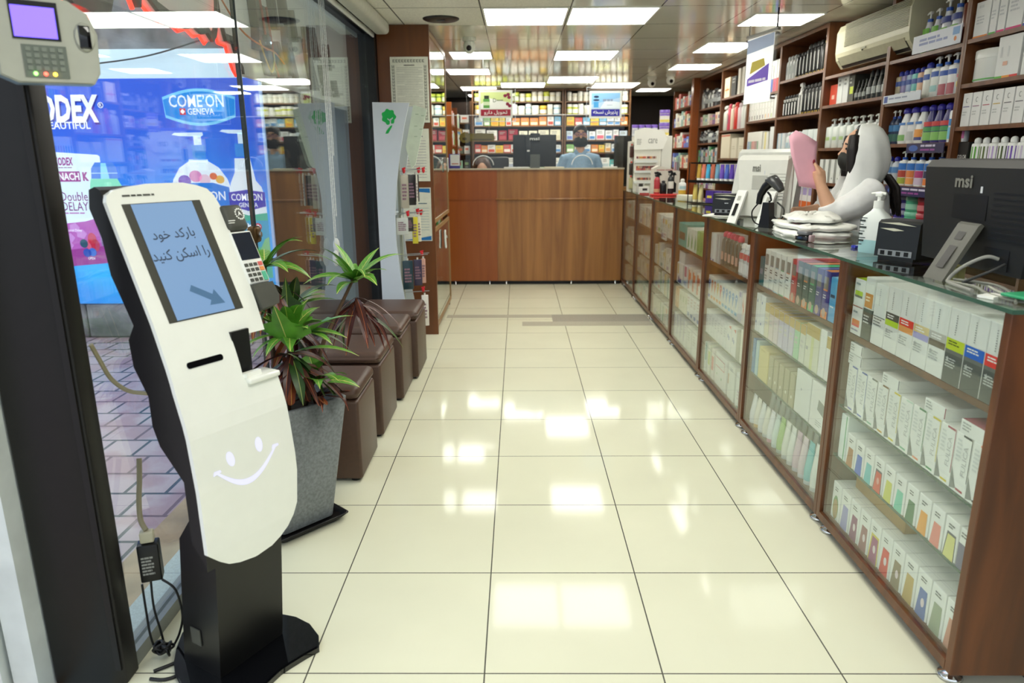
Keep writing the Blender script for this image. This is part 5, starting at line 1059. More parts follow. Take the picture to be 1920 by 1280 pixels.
# near receipt printer
def receipt_printer(label, loc, rot, w=.145, d=.15, h=.135):
    t = thing('receipt_printer', label, 'receipt printer', loc, rot)
    m = MB(); m.prism([(-d / 2, .012), (-d / 2 + .006, h * .93), (-d / 2 + .02, h), (d / 2 - .03, h), (d / 2, h * .7), (d / 2, .012)], -w / 2, w / 2, pm('printer_black', '#1c1f22', .32), 'x'); m.build('housing', t)
    m = MB(); m.box(-w * .42, w * .42, -d / 2 + .006, d / 2 - .01, 0, .012, M_BLACK); m.build('base', t)
    m = MB(); m.box(-w * .40, w * .40, -d / 2 - .003, -d / 2 + .01, .016, .036, hx('#8c9196'))
    for i in range(4): m.box(-w * .34 + i * w * .19, -w * .24 + i * w * .19, -d / 2 - .0045, -d / 2, .019, .033, M_BLACK)
    m.build('port_panel', t)
    m = MB(); F = fr((0, -d / 2 + .0055, h * .9), (1, 0, 0), (0, .05, 1)); shp(m, F, [(-w * .44, .004), (0, .008), (w * .42, -.002), (0, .0)], hx('#c9c8b4', .25), .0015); shp(m, F, [(-w * .44, -.014), (-w * .1, -.012), (w * .15, -.018), (-w * .1, -.022)], hx('#c9c8b4', .25), .0025); m.build('trim_strip', t)
    return t
receipt_printer('black receipt printer beside the black monitor', (1.343, 2.468, CT), math.radians(-57))
rp2 = receipt_printer('black receipt printer beside the white monitor', (1.262, 4.345, CT + .0085), math.radians(-25), .165, .15, .125)
m = MB(); scribble(m, fr((0, -.0745, .07), (1, 0, 0), (0, .02, 1)), -.012, .014, -.004, .004, hx('#c9ccd0'), 1, lift=.003); m.build('maker_mark', rp2)
m = MB(); m.rbox(-.11, .10, -.13, .10, 0, .008, hx('#eeeee6'), .002); m.build('paper_stack', loc=(1.27, 4.38, CT), rot=math.radians(-35), label='white paper stack under the receipt printer by the white monitor', cat='paper')
# sanitiser pump
t = thing('pump_bottle', 'large white pump bottle of pale blue gel by the receipt printer', 'bottle', (1.315, 2.645, CT), math.radians(-58))
m = MB(); m.X = Matrix.Diagonal((.80, .82, .88, 1)); m.loft([sring(.125, .075, 0, 4), sring(.13, .08, .012, 4), sring(.13, .08, .055, 4)], hx('#a9d6d8', .25)); m.loft([sring(.13, .08, .055, 4), sring(.13, .08, .125, 4), sring(.115, .072, .15, 4), sring(.05, .05, .175, 3), sring(.042, .042, .185, 2)], hx('#eaf0ec', .25)); m.build('bottle_body', t)
m = MB(); m.X = Matrix.Diagonal((.80, .82, .88, 1)); m.cyl((0, 0, .185), (0, 0, .215), .022, M_WHITE, 14); m.cyl((0, 0, .215), (0, 0, .235), .009, M_WHITE, 8); m.rbox(-.016, .016, -.012, .012, .232, .248, M_WHITE, .004); m.tube([(.03, 0, .244), (0, 0, .246), (-.04, 0, .243)], [.006, .008, .005], M_WHITE, 6); m.build('pump_head', t)
m = MB(); F = fr((-.050, -.0335, .0), (1, 0, 0), (0, 0, 1)); 
for i in range(9): rect(m, F, .006, .022 + .006 * (i % 3), .03 + i * .012, .033 + i * .012 + .004 * (i % 2), hx('#3f4a46'), .0012)
m.build('bottle_label', t)
# bags, stamp, pens
M_BAG = pm('white_plastic_film', '#eff0ea', .35, var=.02, scale=30, bump=.35)
rb = random.Random(3)
def bag(label, loc, a, b, rot, h, top, notch=True):
    n = 34; rings = []
    jit = lambda: rb.uniform(-.006, .006)
    rr = [1 + .10 * rb.uniform(-1, 1) for _ in range(n)]
    def rg(s, z, wz): return [(a * s * rr[k] * math.copysign(abs(math.cos(2 * PI * k / n)) ** .6, math.cos(2 * PI * k / n)) + jit(), b * s * rr[k] * math.copysign(abs(math.sin(2 * PI * k / n)) ** .6, math.sin(2 * PI * k / n)) + jit(), z + wz * rb.uniform(-.3, 1)) for k in range(n)]
    rings = [rg(.97, 0, 0), rg(1.0, h * .3, .002), rg(1.02, h * .5, .003), rg(.97, h * .8, .006), rg(.80, h, .012 * top), rg(.62, h * 1.02, .018 * top), rg(.42, h * 1.04, .020 * top), rg(.22, h * 1.05, .018 * top), rg(.06, h * 1.05, .010 * top)]
    return MB().loft(rings, M_BAG).build('plastic_bag', loc=loc, rot=rot, label=label, cat='plastic bag', group='white plastic bags')
bag('lowest and widest white plastic bag in the countertop pile', (1.355, 3.34, CT), .145, .235, math.radians(-10), .022, .3)
bag('middle white plastic bag in the countertop pile, with red print', (1.36, 3.33, CT + .029), .14, .21, math.radians(6), .020, .5)
bag('topmost crumpled white plastic bag in the countertop pile', (1.365, 3.36, CT + .060), .115, .175, math.radians(-15), .018, 1.2)
m = MB(); F = fr((1.26, 3.27, CT + .052), (-.1, -1, 0), (1, -.1, 0)); scribble(m, F, -.05, .05, -.015, .015, hx('#cf7f84'), 2); m.build('red_tag', label='faint red print slip on the bag pile', cat='paper slip')
t = thing('self_inking_stamp', 'small black self-inking stamp in front of the bags', 'stamp', (1.205, 3.02, CT), math.radians(-70))
MB().rbox(-.035, .035, -.02, .02, 0, .026, M_BLACKG, .006).build('stamp_body', t); MB().rbox(-.030, .030, -.017, .017, .027, .044, pm('stamp_grey', '#77787a', .3), .005).build('stamp_handle', t); m = MB(); m.rbox(.036, .050, -.012, .012, .002, .03, hx('#b9a0a4'), .004); m.build('ink_pad', t)
for i, w in enumerate(('nearer', 'farther')):
    t = thing('ballpoint_pen', 'clear ballpoint pen with blue cap, %s of two on the counter' % w, 'pen', (1.37, 2.80 + .018 * i, CT + .005), math.radians(20), 'pens on the counter')
    m = MB(); m.cyl((-.055, 0, 0), (.065, 0, 0), .0045, pm('pen_clear', '#cfe0ea', .15), 8); m.build('barrel', t); MB().cyl((-.070, 0, 0), (-.0551, 0, 0), .0052, hx('#3f49b4'), 8).build('cap', t)
# white all-in-one with scanner
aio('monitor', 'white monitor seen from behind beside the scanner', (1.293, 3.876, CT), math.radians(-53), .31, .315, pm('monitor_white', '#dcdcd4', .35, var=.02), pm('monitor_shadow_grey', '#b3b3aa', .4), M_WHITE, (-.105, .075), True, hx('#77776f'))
cable('monitor_cable', 'black cable looping from the white monitor ports', [(1.345, 3.765, 1.17), (1.365, 3.72, 1.14), (1.355, 3.70, 1.10), (1.335, 3.71, 1.085), (1.325, 3.745, 1.10)], .004, M_BLACK)
t = thing('cash_terminal', 'white slanted terminal standing behind the white monitor', 'terminal', (1.51, 4.46, CT), math.radians(-35))
m = MB(); m.prism([(.06, 0), (-.06, 0), (-.085, .02), (.05, .37), (.10, .39), (.12, .36)], -.19, .19, pm('terminal_white', '#e3e5df', .35), 'x'); m.build('housing', t); m = MB(); rect(m, fr((0, -.0, .22), (1, 0, 0), (0, .135, .35)), -.17, -.09, -.02, .05, hx('#55585a'), .002); m.build('dark_label', t)
t = thing('barcode_scanner', 'black handheld barcode scanner resting on its stand', 'scanner', (1.245, 3.62, CT), math.radians(-55))
MB().prism([(-.03, 0), (.035, 0), (.03, .05), (.022, .125), (-.012, .125), (-.02, .05)], -.022, .022, M_BLACK, 'y').build('stand', t)
MB().tube([(-.052, 0, .115), (-.045, 0, .16), (-.02, 0, .20), (.012, 0, .225)], [.014, .017, .021, .026], M_BLACK, 10).build('grip', t)
m = MB(); m.tube([(-.012, 0, .232), (.02, 0, .235), (.055, 0, .205), (.072, 0, .185)], [.020, .036, .030, .020], pm('scanner_grey', '#3c3d3e', .3), 12, flat=.75); m.build('scanner_head', t)
m = MB(); m.tube([(-.005, 0, .175), (.012, -.0, .16), (.02, 0, .135), (.008, 0, .128)], .005, M_BLACK, 6); m.build('trigger_guard', t)
MB().ball((.035, -.006, .246), .010, hx('#d5d7d8', .2), 10, 6, 1.3, .8, .3).build('indicator_window', t)
cable('scanner_cable', 'thin black lead curling from the scanner grip to the counter', [(1.212, 3.665, 1.17), (1.192, 3.685, 1.13), (1.20, 3.68, 1.085), (1.24, 3.70, 1.062), (1.29, 3.60, 1.062)], .0035, M_BLACK)
# tube rack
t = thing('tube_rack', 'black two-tier rack of coloured tubes on the glass counter', 'rack', (1.47, 5.42, CT), math.radians(-60))
m = MB()
for z in (.0, .16): m.box(-.24, .24, -.05, .06, z + .004, z + .010, M_BLACK)
m.build('rack_shelf', t)
m = MB(); m.box(-.245, .245, -.054, -.049, .155, .175, M_BLACK); m.box(-.245, .245, -.03, -.025, .295, .305, M_BLACK); m.build('front_rail', t)
for x in (-.242, .242):
    for y in (-.045, .055): MB().cyl((x, y, 0), (x, y, .31 if y > 0 else .305), .004, M_BLACK, 6).build('post', t)
RT = Matrix.Translation((1.47, 5.42, CT)) @ Matrix.Rotation(math.radians(-60), 4, 'Z')
for i, (n, c) in enumerate((('gold', '#c9a54a'), ('salmon', '#e0806a'), ('sky blue', '#4fb4e0'), ('brick pink', '#d0745c'), ('powder blue', '#7fb4d0'), ('violet', '#7d5cc8'), ('bright blue', '#5c74d0'), ('deep violet', '#6a4cb8'), ('pale violet', '#9a84d8'))):
    p = RT @ Vector((-.18 + i * .047, 0, .1708))
    link('cosmetic_tube', bottle('tube', .036, .036, .12, c, '#e6e6e0', single=True)[0], None, p, math.radians(-60), '%s cosmetic tube on the upper tier of the black rack' % n, 'tube', 'tubes in the black rack')
p = RT @ Vector((-.222, .0, .1708)); 
for i, (n, c) in enumerate((('yellow', '#dcc46a'), ('pale yellow', '#e3d49a'))):
    p = RT @ Vector((-.20 + i * .06, -.01, .0108)); link('cosmetic_tube', bottle('tube', .04, .04, .13, c, '#d8d0b0', single=True)[0], None, p, math.radians(-60), '%s tube on the lower tier of the black rack' % n, 'tube', 'tubes in the black rack')
for i in range(3):
    p = RT @ Vector((-.02 + i * .085, 0, .0108)); link('boxed_product', carton(.08, .08, .09, '#4a2f8a', [('r', .2, .8, .4, .6, '#d8c84a')])[0], None, p, math.radians(-60), 'purple carton on the lower rack tier, %s from the yellow tubes' % ORD[i], 'box', 'purple cartons in the rack')
t = thing('card_tray', 'clear acrylic card tray on the glass counter', 'tray', (1.35, 5.80, CT), math.radians(-60))
m = MB(); m.box(-.10, .10, -.05, .05, 0, .005, M_ACR); 
for q in ((-.10, .10, -.05, -.045), (-.10, .10, .045, .05), (-.10, -.095, -.045, .045), (.095, .10, -.045, .045)): m.box(*q, .0051, .06, M_ACR)
m.build('tray_body', t)
m = MB(); m.rbox(-.085, .085, -.036, .036, .0, .045, hx('#e3ddc8'), .003); m.build('card_pack', loc=(1.35, 5.80, CT + .006), rot=math.radians(-60), label='pack of cream cards inside the clear tray', cat='cards')
# ---- care display at the far counter end
t = thing('care_display', 'white cosmetics display tower with nail colour rows, marked care', 'display', (1.165, 7.42, CT))
m = MB(); m.rbox(.005, .275, .0, .20, 0, .55, hx('#e6e5da'), .004, 1, False); m.build('tower_body', t)
m = MB(); m.prism([(.0, .415), (.0, .60), (.10, .63), (.29, .60), (.33, .52), (.29, .42)], -.012, .0, hx('#f1f1ea'), 'y'); F = fr((.155, -.0125, .52), (1, 0, 0), (0, 0, 1)); text(m, 'care', F @ Matrix.Translation((.03, -.02, 0)), hx('#8a8c86'), .09, .045, .0); scribble(m, F, -.13, -.07, -.06, .0, hx('#b9bab4'), 4); m.build('header_card', t)
m = MB(); rn = random.Random(9)
for z in (.33, .235, .215, .12):
    for i in range(13): m.box(.03 + i * .0155, .042 + i * .0155, -.006, 0, z, z + .022, hx(rn.choice(['#9a2a34', '#c8503c', '#d89a4a', '#7a2030', '#b9a08c', '#5c2a30', '#d8b8a0'])))
m.build('colour_strips', t)
for z in (.29, .19, .085): MB().box(.01, .24, -.03, -.0065, z, z + .022, hx('#e3e7e4', .2)).build('display_ledge', t)
MB().rbox(-.035, -.003, .03, .19, 0, .50, pm('side_rack_grey', '#d0cfc4', .5), .003, 1, False).build('side_rack', t)
for i, z in enumerate((.34, .17, .03)):
    p = thing('hanging_packet', 'dark packet hanging on the care display side, %s from the top' % ORD[i], 'packet', (1.165 - .019, 7.435, CT + z), 0, 'packets on the care display')
    m = MB(); m.rbox(-.02, .02, -.008, .008, 0, .11, hx(('#4a2c24', '#33291f', '#b9b48a')[i], .3), .005); m.build('pouch', p); MB().ball((0, -.004, .125), .010, hx('#c8503c'), 8, 5).build('hang_tab', p)
for i in range(4):
    link('lidded_jar', bottle('jar', .062, .062, .11, '#d9dade', '#7a5cb8', ((.3, .8, .7, '#b9bcc4'),), 2, single=True)[0], None, (1.185 + i * .066, 7.52, CT + .5506), 0, 'clear jar with purple lid on the care tower, %s in line' % ORD[i], 'jar', 'purple lidded jars')
for i in range(2):
    link('powder_tin', bottle('jar', .10, .10, .125, '#e8e4da', '#7a5cb8', ((.1, .35, .8, '#e0cf6a'), (.75, .95, .9, '#8a6cc4')), 2, single=True)[0], None, (1.475, 7.50, CT + .5506 + .1252 * i), 0, ('lower' if i == 0 else 'upper') + ' white and purple tin stacked beside the care tower', 'tin', 'stacked tins')
MB().rbox(.0, .105, .0, .14, 0, .549, hx('#e3e3da'), .003, 1, False).build('support_box', loc=(1.4445, 7.43, CT), label='tall plain white box beside the care tower', cat='box')
t = thing('spray_display', 'cream display box picturing two black trigger sprays', 'display', (1.275, 6.90, CT))
m = MB(); m.prism([(0, 0), (0, .24), (.05, .265), (.25, .215), (.25, 0)], 0, .14, hx('#ddd8cc'), 'y'); m.build('backing_box', t)
m = MB(); F = fr((0, -.0008, 0), (1, 0, 0), (0, 0, 1))
for x in (.03, .17): shp(m, F, [(x, .20), (x + .035, .205), (x + .05, .18), (x + .03, .175), (x + .03, .12), (x + .05, .10), (x + .05, .02), (x - .0, .02), (x, .10), (x + .018, .12), (x + .016, .18), (x - .01, .16)], M_BLACK, .001)
scribble(m, F, .03, .22, .215, .23, hx('#c08a84'), 1); m.build('picture', t)
MB().rbox(-.13, .13, -.06, .06, 0, .016, hx('#cf2e2a'), .004).build('red_tray', loc=(1.345, 6.68, CT), label='red tray of bottles at the care display foot', cat='tray')
for nm, lb, it, x, y in (('trigger_spray', 'red labelled trigger spray standing on the red tray', bottle('spray', .055, .055, .20, '#b8424a', '#1c1c1e', ((.1, .3, .9, '#c9a07a'),), 2), 1.275, 6.70), ('cosmetics_bottle', 'black squat bottle standing on the red tray', bottle('cap', .06, .05, .12, '#1a1a1c', '#1a1a1c'), 1.335, 6.70), ('trigger_spray', 'black trigger spray at the rear of the red tray', bottle('spray', .055, .055, .21, '#2a2a2c', '#1c1c1e', ((.3, .7, .8, '#e6e6de'),), 2), 1.40, 6.70)):
    place(nm, it, (x, y, CT + .0166), 0, lb, 'bottle')
place('lotion_bottle', bottle('cap', .07, .05, .155, '#f0f2ee', '#ecebe2', ((.05, .42, .9, '#e8b83c'), (.5, .7, .5, '#b8d4d8'))), (1.475, 6.55, CT + .0006), 0, 'white and yellow lotion bottle at the counter edge', 'bottle')
for nm, lb, it, x, y in (('cosmetics_box', 'white and red small box beside the care tower foot', carton(.09, .06, .07, '#e6e4e0', [('r', .0, 1, .0, .2, '#b83a3a'), ('r', .3, .8, .5, .8, '#3a3436')]), 1.20, 6.95), ('cosmetics_box', 'grey and black small box before the care tower', carton(.07, .06, .10, '#d0d0cc', [('r', .2, .8, .6, .9, '#33302f')]), 1.215, 7.25)):
    place(nm, it, (x, y, CT + .0006), 0, lb, 'box')
t = thing('brochure_rack', 'thin wire rack of brochures behind the care tower', 'rack', (1.565, 7.25, CT))
m = MB(); m.box(-.02, .02, -.10, .10, .30, .306, M_STEEL); m.cyl((0, -.09, 0), (0, -.09, .30), .004, M_STEEL, 6); m.cyl((0, .09, 0), (0, .09, .30), .004, M_STEEL, 6); m.build('wire_frame', t)
for i, c in enumerate(('#8f8c94', '#b05c7a', '#c8c6ca')): MB().rbox(-.012 , .012, -.075 + i * .052, -.03 + i * .052, .08, .295, hx(c), .002, 1, False).build('brochure', t)

# ------------------------------------------------------------ people
def organic(name, mb, parent, mat, voxel, smooth=6):
    me = mb.mesh(name + '_base'); o = bpy.data.objects.new(name, me); COL.objects.link(o)
    r = o.modifiers.new('r', 'REMESH'); r.mode = 'VOXEL'; r.voxel_size = voxel; r.use_smooth_shade = True
    s = o.modifiers.new('s', 'SMOOTH'); s.iterations = smooth; s.factor = .5
    dg = bpy.context.evaluated_depsgraph_get(); dg.update()
    nm = bpy.data.meshes.new_from_object(o.evaluated_get(dg)); bpy.data.objects.remove(o)
    nm.materials.clear(); nm.materials.append(mat)
    for p in nm.polygons: p.use_smooth = True; p.material_index = 0
    ob = link(name, nm, parent)
    if parent is not None: ob.location = -parent.location
    return ob
def hand(mb, wrist, palm_dir, side, thumb_side, curl, L=.17, mat=None):
    """Palm, four unequal bent fingers and a thumb. palm_dir: towards the fingers; side: across the knuckles; curl: bend direction."""
    w = Vector(wrist); d = Vector(palm_dir).normalized(); s = Vector(side).normalized(); c = Vector(curl).normalized()
    k = w + d * L * .42
    mb.tube([w, w + d * L * .18, k], [.022, .027, .030], mat, 10, flat=1)
    for i, (f, ln) in enumerate(((-.030, .40), (-.010, .46), (.010, .43), (.029, .34))):
        a = k + s * f; q = L * ln
        mb.tube([a - d * .02, a, a + d * q * .45 + c * q * .12, a + d * q * .78 + c * q * .36, a + d * q * .95 + c * q * .62], [.0095, .0095, .0088, .008, .006], mat, 7)
    a = w + d * L * .16 + s * thumb_side * .022
    mb.tube([a, a + s * thumb_side * .022 + d * .028 + c * .01, a + s * thumb_side * .030 + d * .058 + c * .02, a + s * thumb_side * .026 + d * .078 + c * .026], [.012, .0105, .0095, .007], mat, 7)

# --- assistant in white, reading a pink slip
W0 = Vector((1.79, 3.70, 0))
wom = thing('person', 'shop assistant in white coat and white headscarf reading a pink slip', 'person', W0)
B = MB(); S_ = M_SKIN
B.tube([(1.80, 3.70, .82), (1.79, 3.70, .95), (1.76, 3.70, 1.08), (1.745, 3.70, 1.20), (1.74, 3.70, 1.26)], [.125, .10, .10, .10, .07], S_, 14)
B.tube([(1.755, 3.70, 1.24), (1.735, 3.69, 1.30), (1.72, 3.68, 1.36)], [.055, .047, .05], S_, 10)
for y in (3.61, 3.79): B.tube([(1.80, y, .86), (1.79, y, .48), (1.81, y, .08)], [.09, .062, .042], S_, 10); B.tube([(1.83, y, .04), (1.77, y, .04), (1.70, y, .03)], [.035, .036, .026], S_, 8)
RH = Matrix.Translation((1.725, 3.68, 0)) @ Matrix.Rotation(math.radians(-15), 4, 'Z') @ Matrix.Translation((-1.725, -3.68, 0)); B.X = RH
B.ball((1.715, 3.675, 1.435), .083, S_, 18, 12, 1.12, .92, 1.28)
B.tube([(1.665, 3.675, 1.40), (1.655, 3.675, 1.355)], [.05, .036], S_, 10)
B.tube([(1.632, 3.675, 1.435), (1.614, 3.675, 1.408), (1.625, 3.675, 1.398)], [.010, .014, .012], S_, 8)
B.X = Matrix.Identity(4)
LSH, LEL, LWR = (1.735, 3.575, 1.235), (1.560, 3.60, 1.120), (1.502, 3.62, 1.258)
B.tube([(1.745, 3.63, 1.235), LSH, (1.66, 3.575, 1.170), LEL], [.055, .054, .046, .040], S_, 10); B.tube([LEL, (1.536, 3.608, 1.18), LWR], [.040, .037, .026], S_, 10)
RSH, REL, RWR = (1.745, 3.855, 1.225), (1.69, 3.94, 1.125), (1.545, 3.91, 1.115)
B.tube([(1.745, 3.78, 1.225), RSH, (1.72, 3.91, 1.17), REL], [.055, .054, .046, .040], S_, 10); B.tube([REL, (1.62, 3.925, 1.118), RWR], [.039, .035, .026], S_, 10)
# left hand closes on the slip: thumb towards the camera, fingers behind
hw = Vector(LWR); B.tube([hw, hw + Vector((-.006, .008, .035)), hw + Vector((-.012, .014, .072))], [.025, .030, .031], S_, 10)
for i, (dx, ln) in enumerate(((-.026, .062), (-.009, .072), (.009, .068), (.026, .052))):
    a = hw + Vector((-.012 + dx * .75, .026, .068 + dx * .3)); B.tube([a - Vector((0, 0, .02)), a, a + Vector((-.030, .012, ln * .55)), a + Vector((-.055, .010, ln * .9)), a + Vector((-.070, .004, ln * 1.05))], [.0095, .0095, .0088, .008, .0065], S_, 7)
B.tube([hw + Vector((-.005, -.006, .03)), hw + Vector((-.018, -.014, .062)), hw + Vector((-.036, -.005, .098)), hw + Vector((-.050, .004, .122))], [.013, .0115, .010, .007], S_, 8)
hand(B, RWR, (-1, .12, -.12), (0, 1, 0), -1, (-.2, 0, -1), .15, S_)
organic('body', B, wom, M_SKIN, .0055, 5)
M_COAT = pm('white_cotton', '#e9eaea', .7, var=.03, scale=40, bump=.15)
C = MB()
C.tube([(1.81, 3.70, .50), (1.80, 3.70, .72), (1.785, 3.70, .95), (1.755, 3.70, 1.08), (1.745, 3.70, 1.20), (1.74, 3.70, 1.265)], [.19, .17, .145, .135, .130, .085], M_COAT, 18)
C.tube([(1.755, 3.64, 1.215), (1.735, 3.58, 1.228), (1.66, 3.575, 1.170), (1.565, 3.60, 1.124)], [.078, .076, .070, .058], M_COAT, 12)
C.tube([(1.564, 3.60, 1.122), (1.546, 3.605, 1.155)], [.058, .052], M_COAT, 12); C.tube([(1.549, 3.604, 1.148), (1.540, 3.607, 1.170)], [.054, .052], M_COAT, 12)
C.tube([(1.755, 3.80, 1.215), (1.745, 3.855, 1.222), (1.72, 3.91, 1.170), (1.69, 3.94, 1.127), (1.64, 3.93, 1.12)], [.075, .072, .064, .056, .050], M_COAT, 12)
C.tube([(1.655, 3.932, 1.12), (1.62, 3.925, 1.118)], [.055, .054], M_COAT, 12)
organic('coat', C, wom, M_COAT, .009, 4)
# scarf: an open-fronted drape round the head, thickened
sc = MB(); sc.X = RH; rings = []; Y0 = 3.682
lev = [(1.556, 1.705, 1.745, .012), (1.550, 1.690, 1.768, .040), (1.53, 1.680, 1.797, .068), (1.49, 1.672, 1.826, .090), (1.44, 1.664, 1.842, .100), (1.39, 1.657, 1.850, .103), (1.34, 1.648, 1.846, .104), (1.30, 1.638, 1.832, .108), (1.26, 1.626, 1.806, .118), (1.22, 1.612, 1.772, .120), (1.18, 1.598, 1.722, .112), (1.15, 1.588, 1.670, .098), (1.125, 1.582, 1.625, .08)]
for z, xf, xb, hwd in lev:
    o_ = []; i_ = []; N = 26
    for k in range(N + 1):
        a = math.radians(-112 + 224 * k / N); cc = (math.cos(a) + .375) / 1.375; s_ = math.sin(a)
        fold = 1 + .035 * math.sin(9 * a + z * 22) * min(1, (1.556 - z) * 9) + .02 * math.sin(17 * a - z * 31) * min(1, (1.5 - z) * 6 if z < 1.5 else 0)
        x = xf + (xb - xf) * cc; y = Y0 + hwd * s_ * fold; x2 = xf + (x - xf) * (1 + .02 * (fold - 1) * 30)
        o_.append((x2, y, z)); i_.append((xf + (x2 - xf) * .97 - .002 + (.003 if cc < .1 else 0), Y0 + (y - Y0) * .955, z - .002))
    rings.append(o_ + i_[::-1])
sc.loft(rings, pm('white_scarf', '#eceeec', .65, var=.02, scale=30, bump=.1)); so = sc.build('headscarf', wom); so.location = -W0
H = MB(); H.X = RH; H.ball((1.722, 3.678, 1.447), .088, M_HAIR, 18, 12, 1.0, 1.0, 1.13)
H.tube([(1.662, 3.615, 1.50), (1.660, 3.604, 1.43), (1.660, 3.600, 1.37), (1.655, 3.600, 1.30)], [.026, .030, .026, .016], M_HAIR, 8); H.tube([(1.662, 3.745, 1.50), (1.660, 3.756, 1.43), (1.660, 3.758, 1.37), (1.655, 3.756, 1.30)], [.026, .030, .026, .016], M_HAIR, 8)
ho = organic('hair', H, wom, M_HAIR, .006, 2)
H2 = MB(); H2.X = RH; rh = random.Random(8)
for i in range(9):
    y = 3.585 + .012 * rh.random(); x = 1.628 + i * .003
    H2.tube([(x + .02, y, 1.30), (x - .004 + .012 * math.sin(i), y - .008, 1.24), (x - .018 + .012 * math.cos(i * 2), y - .004, 1.19), (x - .01 + .014 * math.sin(i * 3), y - .010, 1.14)], [.006, .006, .005, .002], M_HAIR, 5)
for i in range(12):
    y = 3.60 + .014 * i; H2.tube([(1.835, y, 1.31), (1.872 + .012 * rh.random(), y - .01, 1.25), (1.885 + .015 * rh.random(), y, 1.18), (1.90 + .02 * rh.random(), y + .01, 1.11)], [.010, .013, .011, .003], M_HAIR, 6)
h2 = H2.build('hair_curls', wom); h2.location = -W0
m = MB(); m.X = RH; pts = []
for z, xf, hy_ in ((1.420, 1.613, .012), (1.408, 1.607, .026), (1.385, 1.605, .042), (1.362, 1.609, .044), (1.342, 1.620, .034), (1.328, 1.638, .018)):
    o_ = []; i_ = []
    for k in range(13):
        a = math.radians(-80 + 160 * k / 12); x = xf + .075 * (1 - math.cos(a)); y = 3.675 + (hy_ + .028) * math.sin(a)
        o_.append((x, y, z)); i_.append((x + .004, 3.675 + (hy_ + .024) * math.sin(a), z))
    pts.append(o_ + i_[::-1])
m.loft(pts, pm('black_mask', '#262623', .7)); mo = m.build('face_mask', wom); mo.location = -W0
m = MB(); m.X = RH
for y in (3.637, 3.713): m.ball((1.634, y, 1.437), .011, hx('#2a2220'), 8, 6, .5, 1.2, .5); m.tube([(1.634, y - .018, 1.457), (1.628, y, 1.462), (1.634, y + .018, 1.457)], .0035, M_HAIR, 5)
eo = m.build('eyes_and_brows', wom); eo.location = -W0
m = MB(); tip = hw + Vector((-.050, .004, .122)); m.ball(tip + Vector((.002, -.008, -.004)), .0075, hx('#8a2434', .2), 8, 6, .8, .5, 1.4); no = m.build('thumb_nail', wom, label='dark red thumb nail'); no.location = -W0
# pink slip
PY = 3.634
def warp(x, z): return (x, PY + .004 * math.sin((z - 1.2) * 14) + .02 * (x - 1.45), z)
P = MB(); out = [(1.325, 1.495), (1.356, 1.525), (1.41, 1.502), (1.468, 1.469), (1.472, 1.383), (1.505, 1.306), (1.53, 1.23), (1.456, 1.249), (1.4, 1.257), (1.346, 1.409)]
n = len(out); cx_, cz_ = 1.42, 1.37
rg = lambda s, dy: [tuple(Vector(warp(cx_ + (x - cx_) * s, cz_ + (z - cz_) * s)) + Vector((0, dy, 0))) for x, z in out]
P.loft([rg(.02, 0), rg(.35, 0), rg(.7, 0), rg(1, 0), rg(1, .002), rg(.5, .002), rg(.02, .002)], pm('pink_paper', '#eeb4c4', .7, var=.02)); P.build('pink_slip', label='creased pink paper slip held up by the assistant', cat='paper')
# --- man in blue behind the wooden counter
M0 = Vector((.755, 9.0, 0))
man = thing('person', 'man in light blue shirt, glasses and black mask behind the wooden counter', 'person', M0)
B = MB()
B.tube([(.755, 9.02, .92), (.755, 9.02, 1.10), (.755, 9.0, 1.28), (.755, 9.0, 1.42)], [.15, .145, .155, .12], S_, 14); B.tube([(.755, 9.0, 1.40), (.755, 8.99, 1.48), (.755, 8.985, 1.55)], [.062, .056, .055], S_, 10)
for x in (.66, .85): B.tube([(x, 9.02, .95), (x, 9.0, .50), (x, 9.03, .09)], [.10, .07, .048], S_, 10); B.tube([(x, 9.06, .045), (x, 8.98, .04), (x, 8.88, .03)], [.042, .042, .03], S_, 8)
B.ball((.755, 8.985, 1.655), .088, S_, 18, 12, .88, 1.08, 1.36); B.tube([(.755, 8.90, 1.655), (.755, 8.878, 1.625), (.755, 8.89, 1.612)], [.010, .015, .012], S_, 8)
for s in (-1, 1):
    B.ball((.755 + s * .080, 8.99, 1.64), .022, S_, 8, 6, .4, .8, 1.3)
    B.tube([(.755 + s * .10, 9.0, 1.39), (.755 + s * .185, 9.0, 1.385), (.755 + s * .235, 8.98, 1.24), (.755 + s * .25, 8.95, 1.12)], [.062, .060, .050, .042], S_, 10); e = (.755 + s * .25, 8.95, 1.12); wv = (.755 + s * .13, 8.76, 1.14); B.tube([e, (.755 + s * .2, 8.85, 1.12), wv], [.042, .038, .028], S_, 10)
    hand(B, wv, (-s * .4, -1, 0), (s, 0, 0), -s, (0, -.2, -1), .18, S_)
organic('body', B, man, M_SKIN, .008, 4)
M_SHIRT = pm('blue_shirt', '#8fb0cc', .7, var=.06, scale=30, bump=.1)
C = MB(); C.tube([(.755, 9.02, .88), (.755, 9.02, 1.10), (.755, 9.0, 1.28), (.755, 9.0, 1.40), (.755, 9.0, 1.455)], [.175, .17, .18, .14, .075], M_SHIRT, 16)
for s in (-1, 1): C.tube([(.755 + s * .09, 9.0, 1.385), (.755 + s * .185, 9.0, 1.375), (.755 + s * .235, 8.98, 1.24), (.755 + s * .25, 8.95, 1.12), (.755 + s * .205, 8.87, 1.12)], [.078, .076, .066, .058, .052], M_SHIRT, 12)
organic('shirt', C, man, M_SHIRT, .012, 4)
m = MB()
for s in (-1, 1): m.prism([(s * .006, 1.435), (s * .055, 1.50), (s * .085, 1.465), (s * .04, 1.405)], -.085, -.079, M_SHIRT, 'y')
o_ = m.build('collar', man)
